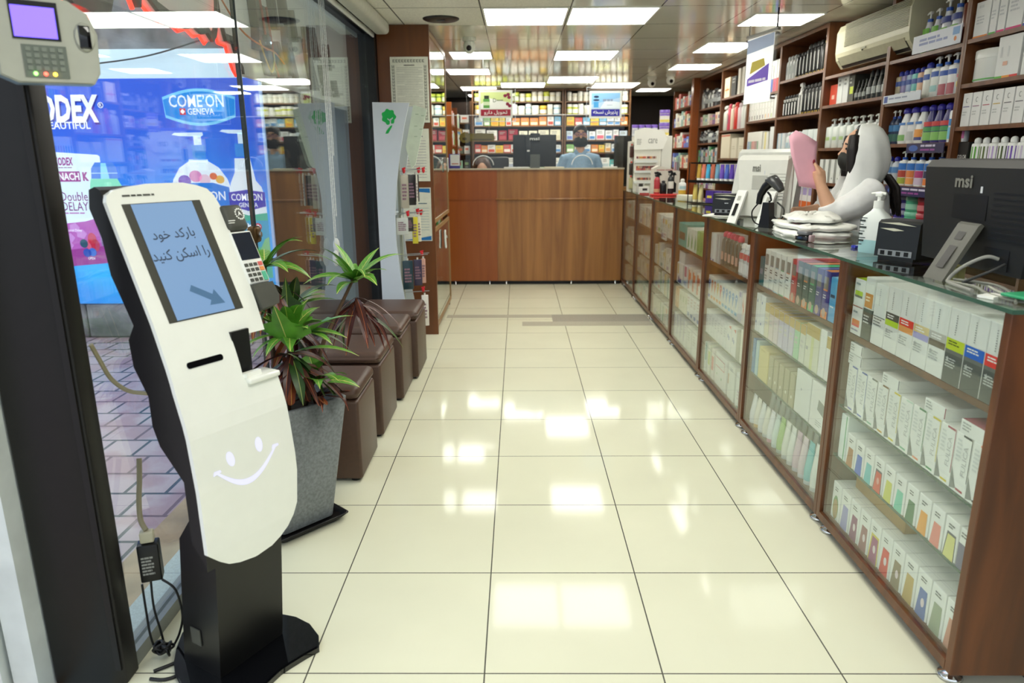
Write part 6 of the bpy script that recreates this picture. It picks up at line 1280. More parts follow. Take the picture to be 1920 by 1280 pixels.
H = MB(); H.ball((.755, 9.0, 1.70), .093, M_HAIR, 18, 12, .92, 1.05, 1.0); organic('hair', H, man, M_HAIR, .009, 1)
m = MB(); pts = []
for z, yf, hx2 in ((1.640, 8.885, .020), (1.622, 8.872, .044), (1.59, 8.872, .062), (1.56, 8.878, .062), (1.535, 8.895, .048), (1.522, 8.915, .03)):
    o_ = []; i_ = []
    for k in range(13):
        a = math.radians(-80 + 160 * k / 12); y = yf + .085 * (1 - math.cos(a)); x = .755 + (hx2 + .030) * math.sin(a); o_.append((x, y, z)); i_.append((.755 + (hx2 + .026) * math.sin(a), y + .004, z))
    pts.append(o_ + i_[::-1])
m.loft(pts, MATS['black_mask']); o_ = m.build('face_mask', man); o_.location = -M0
m = MB(); GL = hx('#6a3a8a', .3)
for s in (-1, 1): m.tube([(.755 + s * .036 + .028 * math.cos(a), 8.884, 1.668 + .018 * math.sin(a)) for a in [2 * PI * i / 16 for i in range(17)]], .0035, GL, 5); m.cyl((.755 + s * .066, 8.886, 1.67), (.755 + s * .084, 8.98, 1.665), .003, GL, 5); m.ball((.755 + s * .034, 8.898, 1.668), .010, hx('#2a2220'), 8, 6, 1.2, .4, .5); m.tube([(.755 + s * .015, 8.888, 1.694), (.755 + s * .055, 8.890, 1.696)], .005, M_HAIR, 5)
m.cyl((.747, 8.882, 1.668), (.763, 8.882, 1.668), .003, GL, 5); o_ = m.build('glasses', man); o_.location = -M0
# --- woman sitting low behind the wooden counter
Q0 = Vector((-.44, 8.95, 0))
qw = thing('person', 'seated woman behind the wooden counter, only her brown hair and forehead showing', 'person', Q0)
B = MB(); B.tube([(-.44, 9.05, .56), (-.44, 9.04, .75), (-.44, 9.0, .98), (-.44, 8.98, 1.08)], [.14, .12, .13, .08], S_, 12); B.tube([(-.44, 8.98, 1.08), (-.44, 8.96, 1.18)], .05, S_, 8); B.ball((-.44, 8.945, 1.275), .084, S_, 16, 11, .9, 1.05, 1.3); B.tube([(-.44, 8.86, 1.27), (-.44, 8.845, 1.245)], [.009, .013], S_, 6)
for s in (-1, 1):
    B.tube([(-.44 + s * .09, 9.05, .56), (-.44 + s * .1, 8.70, .56), (-.44 + s * .1, 8.68, .10)], [.085, .065, .045], S_, 8); B.tube([(-.44 + s * .1, 8.70, .05), (-.44 + s * .1, 8.58, .03)], [.04, .03], S_, 8)
    B.tube([(-.44 + s * .10, 8.99, 1.03), (-.44 + s * .17, 8.98, 1.02), (-.44 + s * .2, 8.9, .80), (-.44 + s * .1, 8.70, .70)], [.05, .048, .04, .028], S_, 8); hand(B, (-.44 + s * .1, 8.70, .70), (-s * .3, -1, 0), (s, 0, 0), -s, (0, 0, -1), .16, S_)
organic('body', B, qw, M_SKIN, .010, 3)
C = MB(); C.tube([(-.44, 9.05, .52), (-.44, 9.04, .75), (-.44, 9.0, .98), (-.44, 8.99, 1.10)], [.165, .145, .155, .08], M_COAT, 12)
for s in (-1, 1): C.tube([(-.44 + s * .09, 8.99, 1.02), (-.44 + s * .17, 8.98, 1.01), (-.44 + s * .2, 8.9, .80), (-.44 + s * .14, 8.78, .74)], [.065, .063, .054, .046], M_COAT, 10)
organic('coat', C, qw, M_COAT, .014, 3)
H = MB(); H.ball((-.44, 8.965, 1.305), .096, pm('brown_hair', '#4a3222', .5, var=.3, scale=50), 16, 10, 1, 1.0, 1.05); H.tube([(-.52, 8.97, 1.30), (-.535, 8.97, 1.15)], [.035, .03], MATS['brown_hair'], 8); H.tube([(-.36, 8.97, 1.30), (-.345, 8.97, 1.15)], [.035, .03], MATS['brown_hair'], 8); organic('hair', H, qw, MATS['brown_hair'], .009, 2)
m = MB(); m.tube([(-.44 + .094 * math.cos(a), 8.955 + .0 , 1.30 + .104 * math.sin(a)) for a in [PI * i / 14 for i in range(15)]], .008, hx('#5a3a24'), 6); o_ = m.build('hair_band', qw); o_.location = -Q0
t = thing('office_chair', 'black office chair behind the seated woman', 'chair', (-.36, 9.12, 0))
MB().rbox(-.24, .22, -.30, .16, .35, .412, M_BLACK, .028).build('seat', t); m = MB(); m.X = Matrix.Translation((.03, .24, .95)); m.rbox(-.21, .21, -.03, .03, -.32, .46, M_BLACK, .028, 3); m.build('backrest', t); MB().cyl((0, -.06, .06), (0, -.06, .35), .03, M_STEEL).build('column', t)
m = MB()
for i in range(5): m.tube([(0, -.06, .07), (.26 * math.cos(i * 1.2566), -.06 + .26 * math.sin(i * 1.2566), .03)], [.03, .018], M_BLACK, 6); m.ball((.26 * math.cos(i * 1.2566), -.06 + .26 * math.sin(i * 1.2566), .03), .03, M_BLACK, 8, 6)
m.build('star_base', t)
# ------------------------------------------------------------ wall shelving behind the assistant
WB = [3.25, 3.945, 4.735, 5.69, 6.655, 7.53, 8.50, 9.50]
WZ = [(.10, .75, 1.04, 1.318, 1.545, 1.757, 1.972), (.10, .72, .985, 1.225, 1.470, 1.717, 1.965), (.10, .75, 1.0, 1.205, 1.458, 1.765, 1.972), (.10, .75, 1.0, 1.20, 1.425, 1.733, 2.032), (.10, .75, 1.0, 1.215, 1.43, 1.735, 1.965), (.10, .75, 1.0, 1.20, 1.38, 1.68, 2.03), (.10, .75, 1.02, 1.15, 1.33, 1.56, 1.77, 1.975)]
WN = ['nearest wall bay', 'pump bottle bay', 'air conditioner bay', 'black bottle bay', 'rainbow carton bay', 'red bottle bay', 'dark post bay']
for i in range(7):
    a, b = WB[i] + .001, WB[i + 1] - .001; h = (b - a) / 2
    t = thing('wall_shelf', 'brown wooden wall shelf unit, ' + ['nearest, above the black monitor', 'holding blue capped pump bottles', 'under the air conditioner', 'holding black bottles', 'holding rainbow bottomed cartons', 'holding red and pink bottles', 'last before the dark post'][i], 'shelf', (2.30, (a + b) / 2, 0), group='wall shelf units')
    top = 2.355 if i not in (2,) else 2.355
    for s in (-1, 1):
        y0, y1 = (-h, -h + .018) if s < 0 else (h - .018, h)
        MB().box(0, .305, y0, y1, 0, top, W_SHELF).build('side_panel', t)
    MB().box(.295, .305, -h + .0185, h - .0185, 0, top, wood('wood_shelf_back', '#4a2a16', '#5a351c', (8, 8, .8), .45)).build('back_panel', t)
    for z in WZ[i]: MB().box(.002, .2945, -h + .0185, h - .0185, z - .020, z, W_SHELF).build('shelf_board', t)
    if i != 2: MB().box(.0, .2945, -h + .0185, h - .0185, top - .03, top, W_SHELF).build('top_board', t)
    MB().box(.004, .02, -h + .0185, h - .0185, 0, .075, W_SHELF).build('plinth', t)
GW = lambda i: 'stock in the ' + WN[i]
TOPS = {0: (1.972, 1.757, 1.545, 1.318), 1: (1.965, 1.717, 1.470, 1.225, .985), 2: (1.765, 1.458, 1.205, 1.0), 3: (2.032, 1.733, 1.425, 1.20, 1.0), 4: (1.965, 1.735, 1.43, 1.215), 5: (2.03, 1.68, 1.38, 1.20), 6: (1.975, 1.77, 1.56, 1.33, 1.15, 1.02)}
LN = ['top shelf', 'second shelf', 'third shelf', 'fourth shelf', 'fifth shelf', 'sixth shelf']
def wrow(i, k, items, **kw): row(FR_W, LN[k] + ', ' + WN[i], GW(i), (WB[i + 1] if (i, k) != (1, 0) else 4.49) - .026, TOPS[i][k], items, end=WB[i] + .026, **kw)
CB = 'cosmetics_box'
kera = lambda w, h, c, txt='#c9cdd0': carton(w, .16, h, '#e9ebea', [('r', 0, 1, 0, .06, c), ('t', .15, .8, .35, .6, txt, 3), ('t', .2, .6, .75, .9, '#d5d8d8', 1)])
wrow(0, 0, [(CB, 'box', 'white box with orange and green foot', kera(.115, .17, '#eb8a2e')), (CB, 'box', 'slim white box with green foot', kera(.05, .185, '#5cb84a')), (CB, 'box', 'tall white box with magenta foot', kera(.055, .20, '#d8347c')), (CB, 'box', 'large white box with pink foot', kera(.11, .21, '#d8347c')), (CB, 'box', 'large white box with blue foot', kera(.125, .225, '#3444a8'), 2)])
wrow(0, 1, [('cream_jar', 'jar', 'wide white tub with green line', bottle('jar', .20, .16, .155, '#e9ece8', '#eceeea', ((.08, .14, .95, '#63b85c'),), 3)), (CB, 'box', 'big white box with coloured foot', carton(.165, .16, .19, '#e6e8e6', [('r', 0, .33, 0, .06, '#63b840'), ('r', .33, .66, 0, .06, '#eb9a2e'), ('r', .66, 1, 0, .06, '#df3a34'), ('r', .3, .5, .3, .4, '#e6b8a0'), ('r', .15, .22, .5, .75, '#cfd2d2'), ('r', .45, .52, .5, .75, '#cfd2d2')])), (CB, 'box', 'white box with red characters', carton(.10, .16, .18, '#e8eae8', [('r', .4, .48, .5, .9, '#d06a70'), ('t', .15, .85, .6, .8, '#d88a8e', 2)]), 2)])
cb = lambda c: carton(.072, .16, .165, '#e9eae8', [('e', .5, .78, .14, .075, '#8f9290'), ('e', .54, .78, .11, .055, '#e9eae8'), ('r', .12, .85, .58, .605, c), ('t', .15, .7, .3, .45, '#c5c8c6', 2)])
wrow(0, 2, [(CB, 'box', 'white box with round logo and %s dash' % n, cb(c)) for n, c in (('violet', '#7d78a8'), ('mauve', '#9c7088'), ('rose', '#b8606c'), ('gold', '#d0b04a'))] + [(CB, 'box', 'white logo box with grey dash', cb('#6d6d70'), 4)])
wrow(0, 3, [(CB, 'box', 'black and yellow colour box', carton(.085, .12, .15, '#1c1a1a', [('r', 0, 1, .05, .38, '#e6c47c'), ('x', 'COLOR', .5, .50, .075, .02, '#f0f0ec', 0), ('t', .1, .9, .38, .43, '#f0f0ec', 1)]))] + [('hair_tonic', 'bottle', n, bottle('cap', .062, .05, .17, '#eceeec', '#eceeec', ((.0, .88, 1.98, c),), 2, 'straight')) for n, c in (('bright green white topped bottle', '#58a52e'), ('olive white topped bottle', '#5c6e34'), ('lilac white topped bottle', '#c0a8d8'), ('dark olive white topped bottle', '#4a5a2c'), ('purple white topped bottle', '#7a5ab8'), ('pale lilac white topped bottle', '#cfc6dc'), ('deep purple white topped bottle', '#6d4cb0'), ('light violet white topped bottle', '#b49cd4'))], inset=.01)
lot = lambda lab, h=.235, w=.078: bottle('pump', w, .055, h, '#e6eaf2', '#2f5fc0', lab, 2.6, 'taper')
wrow(1, 0, [('lotion_bottle', 'bottle', 'blue collared bottle with green label', lot(((.62, .80, .6, '#7ac24a'), (.25, .5, .5, '#7d8cc0'), (.02, .1, .6, '#9cc878'))), 2), ('lotion_bottle', 'bottle', 'large white pump bottle with navy oval', lot(((.70, .86, .8, '#33428c'), (.48, .58, .5, '#84cc54'), (.15, .36, .5, '#c09a84')), .27, .088), 2), ('oil_spray', 'bottle', 'brown oil bottle with cream cap', bottle('cap', .07, .06, .25, '#6a2a1c', '#e6dcc0', (), 2, 'straight')), ('lotion_bottle', 'bottle', 'dark violet slim bottle', bottle('cap', .03, .03, .235, '#4a3a6c', '#3a2c5c'))], inset=.02)
sp = lambda c: bottle('cap', .060, .05, .185, c, '#3a44a8', ((.62, .8, .7, '#4a62a8'), (.3, .36, .6, '#f0f0f0')), 3.4, 'straight')
wrow(1, 1, [('shower_gel', 'bottle', '%s gel bottle with blue cap' % n, sp(c)) for n, c in (('sand', '#b8ae94'), ('violet', '#8f86b4'), ('powder blue', '#9cb0d0'), ('aqua', '#74c4c0'), ('peach', '#d8b094'))] + [('shower_gel', 'bottle', 'white gel bottle with blue cap', bottle('cap', .075, .05, .20, '#e6e8e0', '#3a44a8', ((.62, .8, .6, '#3f5fb0'),), 3, 'straight')), ('lotion_bottle', 'bottle', 'white pump bottle with blue square label', bottle('pump', .085, .055, .225, '#e3e8e4', '#2f66c4', ((.68, .85, .6, '#3f62b4'), (.2, .4, .5, '#9cc8c8')), 3, 'square'), 1), ('lotion_bottle', 'bottle', 'white pump bottle with portrait label', bottle('pump', .08, .055, .225, '#e6e8ea', '#2f66c4', ((.66, .82, .7, '#3f62b4'), (.05, .4, .6, '#b0606c')), 3, 'square'), 2), ('lotion_bottle', 'bottle', 'white swooping bottle with red lips print', bottle('cap', .105, .055, .25, '#eef0f2', '#2f5cc4', ((.42, .5, .5, '#c83450'), (.2, .32, .5, '#d8cc6c')), 2.6, 'swoop'))], inset=.03)
pbs = lambda c, l, k='#3a34a0': bottle('cap', .082, .055, .21, c, k, l, 2.6, 'swoop')
pb = lambda c, l, k='#3a34a0': bottle('cap', .092, .055, .21, c, k, l, 2.6, 'swoop')
wrow(1, 2, [('mouthwash_bottle', 'bottle', 'dark blue labelled pump bottle', bottle('pump', .055, .05, .205, '#2f3c58', '#2c50a8', ((.5, .75, .9, '#4a84b8'), (.1, .4, .9, '#37645c')), 3), 2), ('shampoo_bottle', 'bottle', 'white swoop bottle with green print and purple cap', pb('#eceef0', ((.62, .70, .5, '#5c8cd0'), (.1, .3, .6, '#84b870')))), ('shampoo_bottle', 'bottle', 'white swoop bottle with grey print and purple cap', pb('#e9ebec', ((.62, .70, .5, '#5c8cd0'), (.1, .4, .6, '#c4c8c8')))), ('shampoo_bottle', 'bottle', 'white swoop bottle with orange print and purple cap', pb('#eceeec', ((.62, .70, .5, '#5c8cd0'), (.2, .45, .7, '#e8a050'), (.1, .2, .6, '#4a508c')))), ('shampoo_bottle', 'bottle', 'violet swoop bottle with green label', pbs('#3f3a7a', ((.52, .66, .7, '#d04a4a'), (.36, .50, .7, '#4f9a5c'), (.08, .34, .7, '#8cc46c'))), 3), ('lotion_bottle', 'bottle', 'white pump bottle with cyan label', bottle('pump', .075, .05, .235, '#e8ecf0', '#2c6cc4', ((.5, .7, .8, '#2f8ad0'), (.1, .45, .8, '#7ac4e0')), 3, 'square')), ('lotion_bottle', 'bottle', 'white pump bottle with pink label', bottle('pump', .075, .05, .235, '#e8ecf0', '#2c6cc4', ((.5, .7, .8, '#2f6ad0'), (.1, .45, .8, '#e07cb8')), 3, 'square'))], inset=.02)
wrow(1, 3, [('shampoo_bottle', 'bottle', 'pale bottle with deep blue cap', bottle('cap', .065, .05, .17, '#c9d0dc', '#2c2c9c', ((.5, .75, .9, '#5c8cc4'),), 2.4), 2)] + [('body_wash', 'bottle', 'body wash pump bottle, %s' % n, bottle('pump', .078, .05, .205, '#e9ecee', '#2456b8', ((.60, .86, .86, '#2f74c8'), (.32, .58, .86, c1), (.06, .3, .86, c2)), 3, 'square')) for n, c1, c2 in (('red and lime', '#b84a3c', '#a8b84c'), ('orange', '#e0844a', '#e8a058'), ('magenta', '#b8407c', '#cfc0d8'), ('navy and orange', '#2c2c54', '#e08040'), ('violet', '#5a48a8', '#8a7cc8'))] + [('body_wash', 'bottle', 'body wash pump bottle with lilac label', bottle('pump', .075, .05, .215, '#e6e8ee', '#5a54b0', ((.1, .8, .86, '#7a74b8'),), 3, 'square'), 1)], inset=.02)
for k, z in ((0, .9856), (1, 1.0752)):
    for j, (n, c, l) in enumerate((('grey labelled', '#5c6470', '#b06a3c'), ('purple', '#4a3f94', '#b0a8d0'), ('mint', '#62c09a', '#9cdcc0'), ('red', '#b03440', '#d87c84'))):
        link('cream_tub', bottle('jar', .118, .118, .088, c, '#9a96b4' if j < 2 else ('#7fd0b0' if j == 2 else '#c0505c'), ((.2, .7, 1., l),), 2, single=True)[0], None, (2.40, 4.63 - j * .13, z), math.radians(-90), '%s tub in the %s layer, fifth shelf, %s' % (n, ('lower', 'upper')[k], WN[1]), 'tub', 'stacked tubs')
def shelf_card(label, y0, y1, z0, z1, col, x, deco):
    t = thing('shelf_sign', label, 'sign', (x, (y0 + y1) / 2, z0), math.radians(-90)); w = abs(y1 - y0)
    m = MB(); m.box(-w / 2, w / 2, -.004, 0, 0, z1 - z0, hx(col)); m.build('sign_card', t); m = MB(); deco(m, fr((-w / 2, -.0042, 0), (1, 0, 0), (0, 0, 1)), w, z1 - z0); m.build('printing', t)
def d1(m, F, w, h): scribble(m, F, w * .15, w * .75, h * .3, h * .75, hx('#8f9ac8'), 2); shp(m, F, ell(w * .9, h * .3, .012, .012), hx('#e08a4a')); rect(m, F, w * .84, w * .97, h * .5, h * .9, hx('#7fa8dc'))
def d2(m, F, w, h): rect(m, F, .012, .055, h * .12, h * .9, hx('#4056a0')); scribble(m, F, .07, w * .85, h * .35, h * .65, hx('#8f98b0'), 1)
def d3(m, F, w, h): shp(m, F, ell(w * .2, h * .5, w * .13, h * .33), hx('#3f62b0')); scribble(m, F, w * .4, w * .95, h * .5, h * .85, hx('#cfc8e0'), 1); scribble(m, F, w * .4, w * .95, h * .12, h * .42, hx('#9a4a9c'), 1)
shelf_card('white shelf sign with sky blue end below the tall pump bottles', 4.44, 3.975, 1.967, 2.062, '#dfe4f0', 2.296, d1)
shelf_card('pale shelf sign with blue square below the pastel gels', 4.715, 4.29, 1.712, 1.760, '#d9e0ea', 2.296, d2)
shelf_card('dark purple shelf sign below the violet swoop bottles', 4.36, 3.98, 1.415, 1.468, '#2c2850', 2.292, d3)
shelf_card('dark purple shelf sign below the body wash row', 4.55, 4.05, 1.170, 1.223, '#2a2656', 2.292, d3)
# under the air conditioner
wrow(2, 0, [(CB, 'box', 'red orange cube box', carton(.115, .14, .145, '#d8553f', [('r', .3, .7, .3, .5, '#ecc4b0')])), (CB, 'box', 'white box by the red cube', carton(.085, .14, .19, '#e2e6e2', [('t', .2, .7, .6, .9, '#8f9490', 2)]), 2), (CB, 'box', 'dark box with lime label', carton(.085, .14, .195, '#4a4c42', [('r', .3, .9, .3, .55, '#c8d84a'), ('t', .2, .7, .6, .85, '#c0c4b8', 2)])), ('serum_bottle', 'bottle', 'small black bottle', bottle('dropper', .05, .045, .14, '#2c2f2c', '#3a3c3a', ((.3, .6, .6, '#9aa09a'),), 2.4, 'taper'), 3), ('serum_bottle', 'bottle', 'tall black bottle with silver neck', bottle('dropper', .062, .05, .21, '#262a28', '#4a4c4c', ((.25, .55, .6, '#a8aeaa'),), 2.4, 'taper'), 5)], inset=.03)
wrow(2, 1, [('soap_pump', 'bottle', 'square white pump bottle with lime dots', bottle('pump', .105, .09, .215, '#e4ebe4', '#e9eeea', ((.35, .5, .2, '#b4d08c'),), 5, 'square'), 4), ('soap_pump', 'bottle', 'plain square white pump bottle', bottle('pump', .10, .09, .215, '#e6eae6', '#e9eeea', (), 5, 'square'), 4)], inset=.02)
wrow(2, 2, [(CB, 'box', 'white file like carton', carton(.07, .14, .17, '#e6e9e4', [('e', .5, .2, .1, .04, '#9aa09a'), ('r', .93, 1, 0, 1, '#3a3c3a')]), 9)])
wrow(2, 3, [('medicine_carton', 'box', 'white carton with lilac and red print', carton(.10, .14, .16, '#e4e4e6', [('r', .2, .8, .5, .8, '#b8a8cc'), ('r', .2, .6, .2, .4, '#c04a6c')]), 6)])
t = thing('air_conditioner', 'cream wall air conditioner mounted above the bottle shelves', 'air conditioner', (2.29, 5.00, 2.005))
m = MB(); prof = [(.0, .10), (.01, .055), (.05, .0), (.30, .0), (.30, .31), (.09, .31), (.02, .285), (.0, .24)]; m.prism(prof, -.50, .50, pm('aircon_cream', '#d0cdb0', .4, var=.02), 'y', smooth=False); m.build('casing', t)
m = MB()
for i in range(16): m.box(-.006, .004, -.48, .36, .135 + i * .0095, .139 + i * .0095, pm('aircon_slat', '#a8a68c', .5))
m.build('intake_grille', t); m = MB(); m.prism([(.008, .055), (.048, .002), (.10, .002), (.06, .06)], -.46, .46, M_BLACK, 'y'); m.X = Matrix.Translation((-.004, 0, 0)); m.build('outlet_slot', t)
m = MB(); m.prism([(-.004, .072), (.030, .020), (.036, .023), (.004, .074)], -.45, .45, pm('aircon_louver', '#c0bda2', .4), 'y'); m.build('louver', t); MB().box(-.005, .0, .03, .10, .085, .095, hx('#a9a78e')).build('badge', t); MB().ball((-.001, .08, .078), .005, M_BLACK, 8, 5).build('sensor', t)
# black bottle bay
kb_ = lambda h, c='#242423', k='cap': bottle(k, .062, .055, h, c, '#2c2c2a', ((.0, .09, 1.98, '#cfae3c'), (.15, .82, .18, '#cfd0ca')), 2, 'straight')
wrow(3, 0, [('hair_serum', 'bottle', 'pale grey bottle', bottle('cap', .06, .05, .20, '#c4c8c6', '#a9adac', ((.3, .7, .3, '#8f9494'),)), 3), ('hair_serum', 'bottle', 'short black bottle with yellow foot', kb_(.20), 3), ('hair_serum', 'bottle', 'tall black bottle with yellow foot', kb_(.24), 4), ('hair_serum', 'bottle', 'black pump bottle with yellow collar', bottle('pump', .075, .06, .275, '#2c2d2a', '#c8a83c', ((.0, .08, 1.98, '#cfae3c'),), 2, 'straight'), 2)], inset=.02)
bw = bottle('cap', .055, .05, .175, '#1c1c1c', '#2a2a2a', ((.82, .97, 1.98, '#e6e6e0'), (.1, .75, .3, '#e0e0dc')), 2, 'straight')
wrow(3, 1, [('hair_serum', 'bottle', 'black and white banded bottle', bw, 5), ('trigger_spray', 'bottle', 'white trigger spray with black label', bottle('spray', .075, .06, .255, '#e2e2dc', '#dcdcd6', ((.0, .8, 1.98, '#1c1c1c'), (.1, .7, .3, '#e0e0dc')), 2)), ('hair_serum', 'bottle', 'black bottle with yellow band', kb_(.23), 7)], inset=.02)
wrow(3, 2, [(CB, 'box', 'white carton with pale blue edge', carton(.08, .14, .17, '#e2e6e6', [('r', 0, .2, 0, 1, '#8fb8cc')]), 2), ('lotion_bottle', 'bottle', 'white capped lotion bottle', bottle('cap', .06, .05, .175, '#e3e8e6', '#dfe4e4', ((.3, .6, .6, '#b0c8d4'),)), 5), (CB, 'box', 'white carton with aqua foot', carton(.10, .14, .18, '#e0e8e6', [('r', 0, 1, 0, .3, '#a8ccd0')]), 3)])
wrow(3, 3, [('lotion_bottle', 'bottle', 'frosted lotion bottle with grey base', bottle('cap', .06, .05, .16, '#e0e6e2', '#d8dede', ((.02, .25, .9, '#6d7674'),)), 6), (CB, 'box', 'upright plain white carton', carton(.07, .14, .18, '#e4e6e2', [('t', .2, .8, .4, .6, '#b4b8b4', 2)]), 6)])
wrow(3, 4, [('medicine_carton', 'box', 'white carton with red squares', carton(.10, .14, .16, '#e6e2dc', [('r', .15, .35, .6, .8, '#b84a54'), ('r', .5, .7, .6, .8, '#b84a54'), ('r', .3, .5, .2, .5, '#a83a4c')]), 5), ('medicine_carton', 'box', 'carton with orange base and lilac top', carton(.10, .14, .16, '#e6e2e0', [('r', 0, 1, 0, .3, '#dc6a2c'), ('r', .1, .9, .6, .95, '#b0a0d0')]), 3)])
# rainbow bay and beyond
RB = [('orange', '#e0803a'), ('blue', '#3a6cc0'), ('green', '#4ab060'), ('red', '#d85048'), ('amber', '#dca03c'), ('emerald', '#3a9c58'), ('royal blue', '#4a6cc8'), ('rose', '#d0607c'), ('scarlet', '#d04840')]
wrow(4, 0, [(CB, 'box', 'white topped carton with %s base' % n, carton(.078, .14, .27, '#e6e8e4', [('r', 0, 1, 0, .42, c)])) for n, c in RB])
ct_ = lambda c, f: carton(.066, .14, .20, '#e6e6e0', [('e', .5, .5, .12, .03, '#c0c4b4'), ('r', .3, .6, .06, .24, c)])
wrow(4, 1, [('medicine_carton', 'box', 'white carton with %s drop' % n, ct_(c, 0)) for n, c in (('grey', '#6d6d68'), ('brown', '#7a5a4a'), ('olive', '#5c6444'), ('black', '#3a3a3a'), ('charcoal', '#4a4a48'), ('plum', '#6a4a5c'), ('amber', '#dcae5c'), ('peach', '#e0a888'), ('lime', '#b8cc84'))] + [('medicine_carton', 'box', 'taller plain white carton', carton(.10, .14, .225, '#e4e6e2'))])
pens = [('r', .06 + .095 * j, .11 + .095 * j, .18, .56, c) for j, c in enumerate(('#4a84c8', '#4aa0c0', '#3a8c80', '#d0504a', '#e07c74', '#b85a50', '#8a4a58', '#5aa06c'))] + [('r', .06 + .095 * j, .11 + .095 * j, .08, .18, '#2c2c30') for j in range(8)]
wrow(4, 2, [('display_carton', 'box', 'wide white carton printed with coloured pens', carton(.44, .16, .20, '#e6e5dc', pens)), ('medicine_carton', 'box', 'white carton with pale yellow stripe', carton(.14, .16, .19, '#e6e6dc', [('r', .3, .6, 0, 1, '#e6d890')])), ('medicine_carton', 'box', 'tall white end carton', carton(.13, .14, .23, '#e4e6e4'))])
wrow(4, 3, [('medicine_carton', 'box', 'plain cream low carton', carton(.12, .14, .14, '#e2e0d4'), 5)])
wrow(5, 0, [(CB, 'box', 'cream box with orange bow', carton(.20, .16, .21, '#e4d4b4', [('r', .1, .9, .35, .43, '#df7434'), ('r', .45, .52, .2, .6, '#df7434')])), (CB, 'box', 'black gift box', carton(.16, .16, .20, '#2a2a28', [('t', .2, .8, .6, .9, '#9c9c94', 2)])), (CB, 'box', 'tall cream carton', carton(.08, .16, .26, '#e0dccc', [('r', .1, .2, .1, .9, '#c0bcac')]), 3)])
wrow(5, 1, [('bath_bottle', 'bottle', 'large frosted bottle', bottle('cap', .14, .08, .27, '#d6d8cc', '#d4d6cc', ()), 1), ('bath_bottle', 'bottle', 'rose red tall bottle', bottle('cap', .085, .06, .28, '#d8586c', '#d8586c', ((.3, .7, .2, '#7a3a54'),), 3, 'straight'), 1), ('bath_bottle', 'bottle', 'cream tall bottle', bottle('cap', .085, .06, .265, '#e8d8c0', '#e4d4bc', (), 3, 'straight')), ('bath_bottle', 'bottle', 'bright red tall bottle', bottle('cap', .10, .06, .28, '#d84038', '#d84038', (), 3, 'straight')), ('bath_bottle', 'bottle', 'pale pink tall bottle', bottle('cap', .085, .06, .265, '#e2ccd0', '#dcc4c8', (), 3, 'straight')), ('bath_bottle', 'bottle', 'white tall bottle', bottle('cap', .085, .06, .265, '#e2e4de', '#dfe2dc', (), 3, 'straight'), 2)])
wrow(5, 2, [('medicine_carton', 'box', 'large cream carton with red lid line', carton(.34, .16, .26, '#e4dcc4', [('r', 0, 1, .9, .96, '#d87860')])), ('medicine_carton', 'box', 'cream carton with notched top', carton(.19, .16, .21, '#e2dcc8', [('t', .2, .8, .4, .6, '#c8c0a8', 2)]), 2)])
wrow(5, 3, [('medicine_carton', 'box', 'cream under shelf carton', carton(.15, .14, .13, '#dcd6c2'), 5)])
DKS = [('#2e3136', 'charcoal'), ('#55585c', 'grey'), ('#c9ccc8', 'white'), ('#3c4658', 'slate'), ('#a8aca8', 'silver'), ('#24262a', 'black')]
rw = random.Random(44)
def mixed(pal, w0, w1, h0, h1, tot, kind):
    out = []; s = 0
    while True:
        w = round(rw.uniform(w0, w1), 2)
        if s + w + .003 > tot: return out
        c, n = rw.choice(pal); h = round(rw.uniform(h0, h1), 2)
        if kind == 'b': out.append(('cosmetics_bottle', 'bottle', '%s cosmetics bottle' % n, bottle('cap', w, w * .8, h, c, '#3a3a3c' if rw.random() < .5 else '#dcdcd8', ((.3, .6, .7, '#8f9494'),), single=True)))
        else: out.append(('medicine_carton', 'box', '%s small carton' % n, carton(w, .13, h, c, [('r', .2, .8, .45, .75, rw.choice(['#c86a50', '#6a94b8', '#8aa878', '#7a6a8c', '#e2e2dc'])), ('t', .2, .8, .1, .3, '#9a9a94', 2)])))
        s += w + .003
WARM = [('#e4e0d2', 'ivory'), ('#e0c8b0', 'peach'), ('#d8d8d4', 'white'), ('#7a4a8c', 'purple'), ('#cfa0a0', 'rosy'), ('#b8c8b0', 'sage')]
T6 = .93
wrow(6, 0, mixed(DKS, .06, .09, .18, .26, T6, 'b')); wrow(6, 1, mixed(WARM, .08, .13, .10, .15, T6, 'c')); wrow(6, 2, mixed(DKS, .06, .09, .12, .16, T6, 'b')); wrow(6, 3, mixed(DKS[1:] + [('#4a9a5c', 'green'), ('#d8704a', 'orange')], .06, .10, .14, .19, T6, 'c')); wrow(6, 4, mixed(WARM, .07, .11, .09, .13, T6, 'c')); wrow(6, 5, mixed(WARM, .08, .12, .08, .11, T6, 'c'))
MB().box(2.22, 2.62, 9.505, 9.62, 0, 2.358, W_RED).build('wall_post', label='wide dark red wooden post dividing the wall shelves', cat='post')
t = thing('wall_shelf', 'brown wall shelf unit beyond the dark post, in shadow', 'shelf', (2.24, 10.2, 0), group='wall shelf units')
for y in (-.57, .57): MB().box(0, .36, y - .009, y + .009, 0, 2.30, W_SHELF).build('side_panel', t)
MB().box(.35, .36, -.56, .56, 0, 2.30, W_SHELF).build('back_panel', t)
LZ7 = (1.25, 1.52, 1.80, 2.05)
for z in (.1, .6) + LZ7: MB().box(.002, .349, -.5605, .5605, z - .02, z, W_SHELF).build('shelf_board', t)
